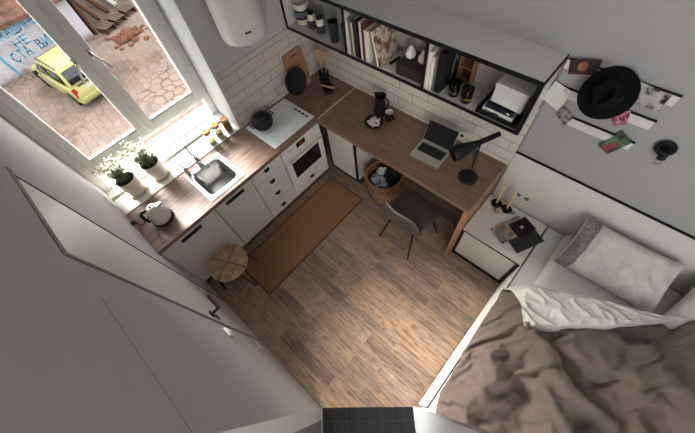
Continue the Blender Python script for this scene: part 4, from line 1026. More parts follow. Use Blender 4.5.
# folds of the duvet in millimetres: sideways, lengthways and upward, row by row from the foot
fold_side = [
[0,0,0,0,0,0,0,0,0,0,0,0,0,0,0,0,0,0,0,0,0,0,0,0,0,0,0,0,0,0,0,0,0,0,0,0,0,0,0,0,0,0,0,0,0,0,0,0,0,0,0,0,0,0,0,0,0,0,0,0,0,0,0,0,0,0,0],
[0,-8,1,-12,-14,-14,-6,-6,-2,2,-7,-3,-1,2,5,-7,-3,-7,-6,-2,4,-4,4,8,-2,1,-5,-5,-4,-1,2,5,0,0,4,7,-10,-3,-9,-4,4,-1,2,8,-12,-9,-5,-9,-9,-6,1,-5,1,4,10,16,-3,2,4,7,10,-5,-1,2,4,8,0],
[0,2,-10,1,0,-2,-4,-16,-17,-15,-11,-7,-4,-2,-5,-10,-6,-4,-10,-4,-1,-1,5,8,-4,1,-4,-5,-3,-9,-8,-6,-3,0,2,-4,-11,-4,-11,-4,3,1,3,8,-6,-11,-8,-6,-8,-5,-2,-1,1,4,6,4,-3,1,4,6,0,-2,0,3,4,6,0],
[0,-11,-4,-2,-5,-11,-9,-7,-4,-1,-17,-11,-8,-9,-13,-13,-11,-14,-12,-6,-5,-4,1,1,-3,2,-2,0,-6,-14,-11,-11,-9,-3,-2,-11,-13,-6,-9,-2,2,2,6,9,3,-10,-11,-6,-5,-3,-1,0,-1,-5,-6,-7,-5,-1,1,2,1,3,8,12,14,17,0],
[0,-10,-3,-15,-19,-20,-16,-9,-5,-11,-19,-14,-12,-16,-19,-15,-15,-16,-12,-10,-10,-7,-4,-6,-3,1,3,1,-14,-21,-16,-14,-12,-8,-6,-16,-15,-8,-5,0,2,3,7,8,5,-6,-12,-8,-4,-1,-1,-7,-10,-14,-13,-11,-8,-5,-1,1,4,8,14,20,23,20,0],
[0,5,-9,-2,-24,-29,-22,-12,-8,-18,-23,-18,-19,-23,-22,-18,-18,-18,-14,-14,-12,-9,-8,-6,-3,0,4,-8,-25,-28,-23,-22,-17,-14,-15,-23,-18,-13,-7,-2,0,3,5,5,2,-6,-13,-8,-6,-6,-12,-17,-21,-20,-18,-14,-12,-9,-5,-3,1,6,11,16,19,14,0],
[0,-9,-3,-3,-20,-28,-27,-16,-14,-23,-26,-21,-22,-27,-25,-20,-22,-19,-18,-18,-14,-12,-10,-6,-5,0,0,-22,-38,-36,-31,-28,-24,-25,-25,-23,-21,-17,-13,-7,-3,1,-2,-5,-9,-13,-14,-12,-14,-18,-25,-29,-27,-23,-19,-19,-18,-14,-11,-8,-5,-2,1,5,7,11,0],
[0,-1,-17,-15,-11,-17,-31,-18,-16,-28,-28,-24,-27,-31,-27,-24,-24,-22,-23,-21,-16,-14,-10,-7,-6,-1,-11,-34,-46,-42,-39,-35,-33,-33,-32,-28,-26,-21,-18,-14,-10,-11,-14,-19,-20,-20,-18,-20,-22,-29,-33,-33,-29,-25,-21,-19,-24,-22,-18,-15,-14,-11,-10,-7,-4,0,0],
[0,5,-11,-27,-24,-21,-17,-19,-24,-31,-32,-30,-33,-34,-30,-28,-28,-25,-26,-24,-19,-15,-11,-9,-6,-6,-22,-48,-55,-51,-48,-44,-42,-42,-39,-32,-29,-28,-24,-20,-19,-21,-28,-30,-28,-26,-27,-28,-34,-34,-36,-34,-29,-27,-23,-25,-26,-25,-23,-21,-19,-18,-16,-12,-7,-2,0],
[0,2,5,-10,-29,-36,-30,-23,-30,-38,-35,-31,-36,-37,-32,-33,-31,-27,-28,-25,-21,-17,-14,-12,-8,-12,-30,-55,-64,-57,-56,-53,-52,-51,-45,-38,-34,-30,-28,-25,-28,-34,-37,-36,-33,-33,-33,-38,-39,-38,-37,-34,-30,-27,-25,-26,-27,-25,-22,-18,-19,-18,-17,-14,-8,0,0],
[0,-8,-3,2,-4,-19,-37,-42,-43,-42,-38,-42,-43,-39,-32,-40,-34,-30,-27,-25,-22,-20,-17,-14,-12,-19,-39,-58,-67,-65,-61,-61,-59,-55,-50,-44,-38,-37,-36,-36,-41,-44,-42,-41,-42,-43,-41,-42,-42,-39,-37,-34,-31,-28,-25,-27,-26,-23,-18,-13,-13,-16,-14,-10,-6,2,0],
[0,-15,-21,-20,-17,-14,-17,-22,-27,-47,-42,-52,-46,-41,-35,-30,-40,-34,-29,-26,-24,-22,-20,-17,-19,-28,-46,-62,-68,-67,-68,-67,-63,-58,-52,-48,-44,-42,-40,-47,-50,-50,-46,-49,-51,-52,-48,-48,-45,-41,-37,-34,-32,-27,-24,-25,-24,-20,-17,-12,-12,-11,-8,-6,0,9,0],
[0,5,2,-17,-31,-37,-38,-42,-46,-50,-45,-48,-47,-40,-33,-40,-35,-33,-32,-29,-27,-29,-24,-21,-28,-36,-52,-64,-69,-71,-70,-68,-65,-60,-56,-51,-49,-48,-50,-54,-55,-52,-49,-48,-50,-51,-50,-48,-46,-41,-37,-34,-30,-25,-20,-20,-18,-17,-14,-11,-8,-6,-2,2,7,11,0],
[0,-7,-3,-1,-11,-23,-37,-48,-53,-56,-54,-49,-47,-43,-38,-41,-41,-36,-36,-33,-31,-28,-26,-24,-32,-46,-58,-67,-72,-71,-71,-68,-64,-58,-57,-53,-58,-58,-59,-59,-59,-55,-51,-50,-49,-53,-51,-50,-45,-40,-38,-34,-29,-24,-19,-16,-16,-14,-12,-7,-4,0,3,7,9,4,0],
[0,-9,-7,-4,-11,-17,-35,-49,-55,-49,-53,-53,-49,-46,-42,-43,-43,-42,-37,-35,-33,-32,-29,-27,-41,-50,-64,-71,-74,-73,-70,-66,-63,-61,-57,-55,-58,-65,-66,-63,-60,-57,-56,-54,-52,-51,-53,-49,-44,-43,-39,-36,-32,-26,-22,-17,-14,-13,-9,-6,-1,4,8,10,12,10,0],
[0,-15,-9,-9,-15,-21,-26,-44,-63,-60,-57,-53,-52,-48,-45,-47,-47,-46,-41,-38,-36,-34,-29,-30,-45,-56,-63,-73,-75,-72,-68,-66,-63,-60,-59,-61,-67,-70,-69,-65,-62,-62,-60,-58,-57,-55,-52,-49,-45,-41,-40,-38,-33,-29,-24,-21,-16,-12,-9,-6,-2,3,4,6,9,12,0],
[0,-2,-21,-15,-16,-23,-24,-36,-60,-66,-65,-59,-54,-52,-46,-54,-49,-49,-45,-42,-39,-37,-34,-37,-36,-51,-65,-73,-74,-69,-71,-69,-64,-63,-59,-63,-69,-73,-68,-67,-68,-67,-64,-62,-60,-57,-52,-50,-47,-43,-39,-38,-35,-30,-26,-22,-19,-15,-12,-9,-7,-5,-3,-2,1,3,0],
[0,-11,-7,-31,-21,-29,-25,-27,-36,-59,-50,-64,-58,-50,-58,-50,-44,-54,-49,-44,-43,-40,-50,-54,-53,-51,-64,-70,-71,-67,-69,-72,-68,-64,-60,-63,-71,-73,-68,-70,-72,-72,-68,-65,-61,-58,-54,-52,-49,-46,-43,-39,-35,-31,-28,-25,-22,-20,-17,-17,-15,-13,-10,-6,-1,5,0],
[0,-9,-10,-12,-41,-27,-41,-49,-38,-42,-60,-59,-66,-57,-47,-44,-51,-49,-47,-47,-45,-42,-42,-59,-68,-65,-64,-68,-70,-66,-68,-73,-72,-67,-64,-66,-73,-72,-70,-72,-75,-74,-71,-67,-65,-61,-58,-57,-54,-49,-47,-42,-38,-34,-31,-28,-28,-25,-24,-22,-19,-16,-12,-8,-2,6,0],
[0,-12,-23,-16,-43,-48,-43,-52,-60,-62,-64,-65,-56,-60,-56,-55,-56,-50,-58,-52,-48,-45,-43,-49,-69,-79,-76,-73,-75,-70,-68,-75,-73,-69,-66,-67,-78,-73,-74,-78,-78,-74,-71,-69,-68,-65,-60,-60,-59,-55,-52,-46,-41,-39,-36,-33,-30,-27,-24,-21,-18,-16,-13,-10,-5,0,0],
[0,-22,-16,-16,-23,-41,-47,-53,-50,-52,-71,-64,-58,-49,-42,-53,-50,-56,-48,-58,-52,-47,-47,-47,-62,-81,-88,-83,-80,-75,-77,-74,-74,-71,-69,-74,-81,-77,-79,-81,-78,-74,-75,-73,-71,-69,-65,-66,-63,-59,-54,-51,-46,-43,-39,-36,-32,-28,-25,-21,-17,-15,-14,-11,-7,-3,0],
[0,-21,-30,-25,-19,-42,-45,-46,-44,-66,-60,-69,-63,-53,-45,-42,-57,-51,-60,-53,-53,-48,-43,-52,-66,-85,-90,-88,-83,-79,-77,-77,-76,-74,-72,-88,-86,-84,-84,-81,-77,-72,-82,-76,-76,-72,-70,-67,-64,-61,-56,-52,-48,-44,-40,-36,-32,-29,-25,-21,-17,-14,-11,-8,-6,-2,0],
[0,1,-28,-34,-27,-29,-35,-42,-44,-66,-77,-76,-71,-62,-49,-46,-46,-59,-54,-62,-57,-51,-51,-57,-76,-89,-94,-91,-89,-84,-80,-79,-79,-82,-77,-95,-93,-90,-86,-80,-78,-74,-88,-81,-77,-73,-69,-67,-64,-60,-55,-51,-46,-42,-38,-35,-32,-28,-24,-21,-17,-14,-11,-7,-2,1,0],
[0,0,-5,-36,-36,-27,-33,-33,-44,-56,-91,-85,-79,-67,-59,-47,-50,-66,-62,-57,-62,-56,-55,-68,-86,-98,-98,-93,-91,-89,-84,-86,-87,-87,-86,-92,-89,-91,-88,-84,-81,-81,-75,-85,-78,-73,-67,-65,-62,-58,-54,-49,-45,-40,-37,-33,-30,-26,-22,-17,-15,-12,-10,-6,-2,1,0],
[0,-7,-3,-14,-37,-30,-30,-38,-49,-81,-98,-93,-86,-75,-65,-55,-52,-69,-63,-66,-61,-59,-62,-77,-96,-104,-100,-96,-94,-93,-95,-98,-95,-95,-94,-91,-84,-86,-86,-79,-74,-76,-78,-70,-75,-62,-65,-64,-59,-56,-51,-48,-44,-40,-37,-32,-28,-24,-21,-17,-13,-9,-6,-3,1,4,0],
[0,-11,-17,-12,-32,-29,-33,-37,-53,-81,-105,-100,-91,-80,-71,-63,-57,-71,-66,-65,-67,-62,-69,-87,-103,-104,-98,-106,-101,-97,-97,-99,-96,-95,-95,-93,-89,-81,-74,-67,-64,-61,-55,-56,-66,-60,-63,-60,-57,-54,-50,-46,-43,-39,-35,-31,-27,-24,-20,-16,-12,-8,-5,-1,3,9,0],
[0,-21,-15,-26,-22,-43,-33,-41,-58,-77,-108,-102,-93,-87,-77,-62,-71,-64,-73,-66,-67,-61,-68,-90,-104,-107,-103,-97,-106,-101,-98,-95,-94,-92,-88,-85,-83,-80,-71,-63,-58,-55,-48,-56,-47,-67,-59,-57,-55,-52,-48,-44,-40,-38,-34,-31,-28,-25,-21,-16,-12,-8,-5,-2,-1,-1,0],
[0,-9,-29,-22,-30,-29,-37,-50,-73,-101,-109,-100,-93,-83,-74,-65,-58,-77,-73,-77,-73,-68,-67,-85,-100,-92,-94,-101,-96,-97,-91,-90,-86,-84,-81,-77,-73,-70,-62,-55,-51,-48,-58,-55,-47,-62,-57,-54,-52,-49,-47,-44,-41,-40,-37,-32,-28,-23,-20,-16,-12,-9,-6,-3,1,7,0],
[0,-19,-17,-33,-45,-46,-41,-65,-89,-91,-113,-103,-91,-87,-74,-65,-55,-61,-76,-80,-70,-79,-70,-92,-103,-97,-96,-89,-89,-87,-82,-80,-79,-76,-73,-70,-65,-60,-54,-50,-46,-61,-57,-54,-56,-65,-59,-55,-52,-49,-47,-43,-44,-39,-38,-33,-30,-24,-20,-16,-13,-9,-6,0,4,8,0],
[0,3,-24,-45,-41,-36,-67,-81,-97,-109,-111,-99,-100,-87,-75,-61,-58,-53,-55,-77,-81,-75,-77,-104,-102,-98,-93,-89,-85,-81,-77,-73,-70,-67,-66,-63,-60,-56,-54,-53,-50,-67,-56,-70,-67,-64,-60,-57,-53,-51,-48,-45,-41,-42,-38,-34,-30,-25,-19,-16,-12,-9,-5,-1,-2,-3,0],
[0,1,1,-41,-57,-54,-65,-83,-91,-91,-101,-102,-88,-88,-76,-62,-59,-51,-73,-66,-84,-86,-95,-89,-101,-97,-91,-86,-82,-79,-76,-74,-70,-67,-63,-60,-56,-58,-57,-55,-59,-51,-54,-59,-68,-66,-60,-59,-57,-53,-50,-45,-42,-39,-37,-34,-29,-24,-20,-16,-12,-8,-6,-3,-3,-2,0],
[0,-10,-5,-13,-42,-64,-71,-81,-82,-83,-81,-97,-87,-76,-73,-64,-57,-55,-68,-82,-76,-88,-80,-89,-87,-95,-89,-85,-82,-80,-79,-76,-73,-71,-69,-66,-63,-63,-63,-62,-60,-57,-53,-51,-75,-69,-63,-60,-57,-54,-51,-47,-44,-40,-37,-33,-28,-23,-19,-16,-12,-8,-6,-2,2,4,0],
[0,-22,-22,-14,-18,-34,-61,-71,-77,-80,-84,-76,-87,-74,-74,-65,-63,-61,-67,-72,-89,-84,-85,-91,-86,-83,-87,-85,-85,-86,-85,-81,-77,-74,-72,-70,-67,-65,-63,-69,-63,-56,-62,-53,-69,-57,-68,-62,-58,-54,-51,-47,-43,-38,-35,-31,-26,-22,-17,-15,-11,-6,-4,0,4,7,0],
[0,-27,-20,-29,-22,-27,-40,-61,-65,-71,-79,-75,-69,-75,-75,-71,-68,-66,-90,-92,-94,-89,-86,-84,-78,-89,-85,-89,-89,-92,-89,-84,-81,-77,-75,-74,-70,-68,-62,-57,-67,-62,-54,-66,-60,-64,-62,-61,-57,-53,-48,-44,-40,-36,-32,-28,-25,-22,-17,-13,-9,-5,-1,3,8,9,0],
[0,-23,-33,-24,-35,-30,-31,-43,-60,-58,-78,-71,-79,-84,-81,-77,-78,-76,-95,-102,-95,-92,-88,-83,-81,-92,-80,-99,-96,-94,-90,-85,-83,-80,-77,-75,-72,-69,-66,-61,-57,-51,-64,-56,-65,-70,-59,-59,-55,-50,-45,-41,-37,-34,-30,-27,-23,-20,-15,-12,-7,-5,-4,-2,1,7,0],
[0,-1,-29,-36,-27,-44,-42,-38,-43,-64,-59,-84,-90,-83,-89,-87,-86,-92,-100,-101,-97,-92,-88,-85,-81,-80,-80,-100,-100,-95,-90,-84,-85,-82,-77,-81,-76,-72,-68,-65,-59,-54,-49,-60,-49,-62,-58,-56,-52,-47,-43,-37,-33,-30,-27,-24,-20,-17,-13,-9,-9,-14,-17,-16,-13,-6,0],
[0,-14,-10,-38,-45,-39,-37,-55,-48,-47,-70,-62,-78,-98,-95,-95,-93,-105,-107,-104,-100,-95,-92,-87,-86,-98,-96,-99,-95,-90,-87,-83,-92,-86,-77,-69,-78,-76,-72,-66,-57,-56,-55,-47,-61,-58,-53,-52,-49,-45,-39,-34,-31,-28,-24,-20,-17,-14,-9,-7,-12,-17,-23,-24,-20,-7,0],
[0,3,-20,-18,-40,-50,-49,-43,-59,-56,-53,-75,-67,-78,-105,-109,-106,-108,-108,-106,-102,-97,-101,-96,-89,-102,-100,-93,-92,-88,-88,-83,-77,-75,-79,-73,-67,-78,-66,-69,-55,-55,-46,-54,-52,-55,-56,-52,-48,-44,-38,-33,-29,-26,-22,-18,-13,-9,-5,-6,-7,-15,-18,-14,-6,6,0],
[0,1,-1,-26,-21,-43,-55,-56,-50,-66,-64,-61,-81,-74,-81,-110,-115,-112,-111,-106,-104,-105,-105,-102,-98,-99,-94,-91,-90,-92,-88,-82,-68,-56,-57,-75,-81,-68,-69,-52,-58,-47,-54,-61,-55,-61,-52,-50,-47,-40,-36,-31,-27,-23,-19,-14,-10,-5,-3,0,-4,-6,-4,4,14,20,0],
[0,-8,-5,-10,-13,-21,-45,-60,-64,-58,-75,-72,-72,-87,-83,-86,-116,-107,-115,-111,-108,-107,-105,-102,-99,-96,-94,-95,-98,-96,-91,-81,-65,-52,-48,-52,-72,-69,-53,-56,-48,-48,-60,-48,-60,-50,-58,-51,-45,-39,-33,-29,-24,-21,-16,-12,-8,-5,-3,0,2,4,12,26,33,31,0],
[0,-18,-13,-8,-27,-17,-23,-45,-68,-73,-66,-82,-73,-95,-88,-91,-110,-101,-92,-109,-113,-106,-104,-99,-94,-94,-108,-105,-102,-98,-95,-83,-70,-59,-52,-53,-46,-62,-53,-45,-49,-57,-45,-52,-43,-64,-57,-50,-42,-36,-31,-26,-22,-18,-15,-11,-7,-6,-7,-3,1,7,23,40,46,35,0],
[0,0,-21,-13,-14,-16,-16,-29,-52,-74,-81,-76,-86,-83,-89,-106,-96,-95,-84,-82,-107,-105,-99,-94,-90,-100,-91,-105,-104,-100,-94,-88,-77,-69,-62,-59,-57,-50,-56,-53,-55,-48,-55,-47,-51,-44,-54,-48,-40,-34,-28,-23,-20,-17,-14,-14,-10,-7,-5,-6,-3,3,18,33,37,16,0],
[0,-6,-5,-28,-31,-25,-19,-25,-44,-58,-82,-93,-91,-89,-90,-96,-100,-90,-87,-77,-90,-100,-95,-99,-89,-81,-102,-98,-99,-99,-94,-87,-82,-74,-67,-61,-53,-56,-60,-55,-48,-59,-50,-55,-47,-49,-49,-46,-39,-33,-29,-24,-20,-18,-18,-13,-12,-8,-7,-8,-8,-7,3,14,17,21,0],
[0,-10,-16,-12,-32,-33,-26,-30,-50,-59,-62,-86,-84,-85,-94,-81,-81,-90,-86,-85,-73,-81,-102,-100,-84,-79,-98,-96,-91,-92,-93,-86,-81,-76,-69,-59,-57,-59,-51,-48,-59,-50,-58,-52,-53,-45,-46,-46,-41,-35,-30,-27,-22,-20,-17,-14,-11,-12,-13,-17,-19,-16,-11,-2,2,6,0],
[0,-24,-16,-22,-19,-37,-45,-38,-56,-60,-56,-75,-87,-89,-80,-85,-73,-70,-88,-86,-81,-70,-79,-93,-87,-91,-86,-80,-78,-83,-85,-86,-80,-73,-67,-60,-62,-52,-59,-51,-44,-65,-61,-60,-53,-53,-49,-45,-41,-36,-31,-28,-25,-21,-18,-16,-17,-20,-23,-25,-23,-19,-12,-7,-2,2,0],
[0,-11,-29,-24,-31,-28,-36,-55,-59,-50,-69,-62,-91,-81,-90,-85,-72,-73,-67,-82,-77,-75,-70,-69,-84,-75,-87,-78,-71,-73,-79,-81,-76,-72,-66,-58,-49,-56,-48,-58,-52,-65,-59,-48,-65,-59,-48,-44,-40,-36,-32,-28,-28,-25,-20,-18,-21,-25,-29,-27,-21,-17,-13,-9,-6,-1,0],
[0,-5,-10,-34,-30,-39,-35,-38,-44,-65,-59,-75,-75,-85,-79,-81,-81,-68,-68,-74,-70,-90,-85,-82,-78,-86,-82,-78,-70,-70,-74,-77,-71,-66,-59,-57,-50,-42,-55,-49,-56,-44,-58,-46,-43,-56,-48,-44,-41,-38,-34,-30,-27,-26,-24,-22,-25,-28,-26,-21,-18,-16,-13,-10,-6,-1,0],
[0,-17,-12,-14,-38,-29,-48,-56,-62,-57,-84,-96,-92,-90,-82,-81,-79,-76,-73,-68,-68,-73,-84,-71,-76,-69,-81,-77,-71,-67,-65,-61,-68,-61,-58,-49,-52,-42,-40,-56,-45,-56,-43,-40,-53,-51,-44,-41,-36,-35,-37,-36,-32,-29,-26,-25,-25,-23,-20,-16,-14,-10,-11,-10,-6,-2,0],
[0,-23,-31,-32,-30,-45,-54,-43,-54,-71,-67,-98,-87,-99,-83,-78,-77,-68,-78,-79,-86,-81,-79,-70,-64,-73,-66,-76,-70,-66,-64,-58,-51,-57,-52,-54,-47,-42,-50,-40,-50,-41,-40,-34,-28,-44,-30,-39,-35,-30,-31,-36,-34,-32,-29,-25,-21,-18,-14,-11,-7,-5,-7,-7,-4,-2,0],
[0,4,-5,-37,-48,-49,-42,-54,-47,-56,-59,-91,-97,-87,-75,-74,-72,-67,-83,-88,-84,-80,-75,-66,-73,-66,-70,-62,-68,-63,-60,-57,-49,-45,-54,-49,-48,-48,-38,-46,-43,-39,-45,-31,-36,-27,-31,-28,-32,-27,-26,-29,-32,-31,-28,-22,-19,-15,-12,-8,-4,-3,-2,1,4,5,0],
[0,-15,-7,-12,-42,-57,-57,-48,-56,-48,-79,-75,-95,-86,-65,-61,-67,-62,-60,-75,-67,-62,-74,-78,-76,-69,-68,-68,-61,-58,-55,-52,-48,-44,-39,-52,-46,-38,-50,-46,-40,-44,-29,-36,-21,-34,-26,-25,-24,-26,-23,-25,-24,-26,-23,-18,-14,-12,-8,-5,-3,1,4,11,15,12,0],
[0,-19,-19,-16,-18,-35,-59,-61,-53,-59,-62,-88,-82,-71,-67,-48,-65,-68,-61,-54,-65,-61,-56,-61,-61,-74,-63,-60,-62,-57,-53,-50,-46,-47,-43,-35,-49,-45,-35,-49,-44,-34,-24,-23,-26,-12,-36,-33,-30,-31,-27,-24,-21,-21,-18,-15,-10,-6,-3,2,3,7,10,17,10,1,0],
[0,2,-27,-36,-36,-34,-37,-46,-65,-62,-57,-76,-71,-69,-50,-51,-47,-68,-65,-58,-52,-56,-61,-55,-68,-57,-68,-59,-56,-55,-53,-48,-42,-47,-45,-42,-31,-40,-38,-25,-37,-28,-29,-26,-19,-13,-22,-32,-35,-33,-27,-24,-19,-17,-13,-9,-5,-1,3,6,10,13,17,23,24,17,0],
[0,7,-2,-38,-52,-49,-51,-56,-69,-64,-71,-65,-61,-70,-55,-45,-54,-48,-52,-62,-63,-57,-50,-66,-61,-51,-48,-62,-59,-55,-48,-42,-37,-33,-38,-28,-28,-29,-29,-21,-16,-29,-12,-17,-9,-19,-15,-23,-30,-33,-28,-22,-17,-12,-9,-4,-1,2,4,7,9,11,14,19,23,19,0],
[0,-10,-1,-14,-45,-60,-68,-70,-59,-73,-69,-68,-69,-51,-51,-52,-43,-50,-40,-40,-49,-57,-51,-55,-47,-54,-42,-39,-41,-45,-39,-34,-30,-25,-28,-19,-13,-9,-17,-22,-14,-10,-8,-17,-27,-17,-29,-26,-26,-29,-24,-19,-15,-12,-10,-7,-4,-1,0,1,3,2,5,8,11,15,0],
[0,-1,-19,-19,-20,-34,-61,-69,-62,-62,-69,-74,-63,-52,-38,-44,-36,-49,-44,-43,-36,-38,-50,-40,-50,-48,-43,-37,-29,-28,-27,-28,-25,-19,-13,-17,-9,-8,-4,-5,-4,-19,-8,3,-15,-37,-32,-33,-31,-28,-21,-18,-17,-18,-15,-12,-9,-9,-8,-7,-5,-4,-2,-1,2,8,0],
[0,-24,-33,-31,-29,-28,-37,-59,-65,-49,-52,-64,-63,-52,-40,-32,-40,-33,-43,-37,-44,-39,-33,-40,-28,-32,-32,-33,-36,-27,-20,-16,-20,-17,-12,-16,-6,-20,-20,-21,-17,-15,-10,-9,-4,-24,-45,-41,-39,-32,-26,-24,-25,-24,-23,-20,-17,-16,-14,-12,-9,-6,-2,1,-1,6,0],
[0,-22,-12,-36,-42,-33,-30,-39,-57,-55,-40,-45,-56,-55,-42,-30,-24,-33,-28,-45,-35,-43,-37,-31,-26,-16,-30,-30,-22,-19,-23,-18,-14,-11,-7,-3,-10,-9,-9,-8,-5,-15,-21,-20,-22,-24,-51,-49,-43,-37,-33,-32,-33,-32,-28,-24,-20,-17,-15,-12,-9,-7,-4,1,2,-1,0],
[0,0,-1,-9,-45,-48,-39,-29,-39,-47,-41,-31,-42,-50,-46,-39,-31,-24,-25,-26,-39,-27,-35,-33,-27,-22,-14,-9,-20,-14,-10,-7,-15,-9,-17,-14,-20,-16,-13,-11,-21,-24,-8,-25,-41,-48,-46,-50,-46,-40,-40,-37,-34,-30,-26,-20,-17,-13,-9,-6,-3,-3,-2,-1,2,4,0],
[0,-21,-21,-6,-17,-39,-48,-41,-25,-30,-37,-28,-19,-20,-28,-30,-33,-29,-24,-14,-30,-27,-18,-16,-7,-15,-6,-9,-4,-15,-19,-18,-14,-24,-28,-24,-23,-28,-21,-10,-23,-15,-5,-16,-30,-39,-44,-50,-43,-44,-41,-33,-29,-25,-20,-17,-14,-10,-5,0,5,5,5,6,5,4,0],
[0,4,-18,-13,-1,-6,-16,-34,-35,-19,-24,-27,-19,-9,-7,-11,-22,-17,-11,-13,-7,-14,-26,-10,-16,-9,-4,5,-16,-19,-15,-10,-1,-1,-3,-33,-42,-26,-26,-11,-1,-12,4,0,-9,-29,-46,-46,-41,-39,-32,-28,-22,-19,-16,-13,-9,-5,-1,2,6,10,15,23,26,25,0],
[0,-12,0,6,-21,-13,-5,-10,-11,-32,-28,-26,-12,-17,-7,-2,-2,-4,-5,-15,-13,-5,-14,-10,-1,-7,1,0,7,-11,-15,-7,-2,2,7,-4,-37,-27,-14,-10,-5,4,-1,8,8,-10,-35,-37,-32,-27,-27,-27,-19,-14,-9,-5,-4,-3,3,7,6,8,15,23,29,25,0],
[0,5,6,-17,-1,-23,-27,-25,-28,-29,-24,-13,-14,-4,-7,-9,-1,-7,-15,-9,-4,-1,2,-2,5,9,0,5,6,10,-14,-6,-2,-6,0,7,-20,-30,-21,-8,4,-7,-8,10,-15,-41,-22,-16,-10,-8,-9,-14,-18,-11,-4,-2,-4,-2,4,4,2,6,10,15,22,22,0],
[0,0,-13,6,-12,-3,-12,-3,-7,-24,-14,-9,-5,-7,2,9,-12,-8,-8,-13,-9,-17,-12,0,3,-1,4,2,3,2,-12,-5,3,-7,-2,0,4,-22,-7,5,-12,-9,3,-15,6,-25,-14,-6,-2,1,3,3,-13,-9,-5,0,-6,-1,1,-2,1,3,4,8,13,16,0],
[0,0,0,0,0,0,0,0,0,0,0,0,0,0,0,0,0,0,0,0,0,0,0,0,0,0,0,0,0,0,0,0,0,0,0,0,0,0,0,0,0,0,0,0,0,0,0,0,0,0,0,0,0,0,0,0,0,0,0,0,0,0,0,0,0,0,0],
]
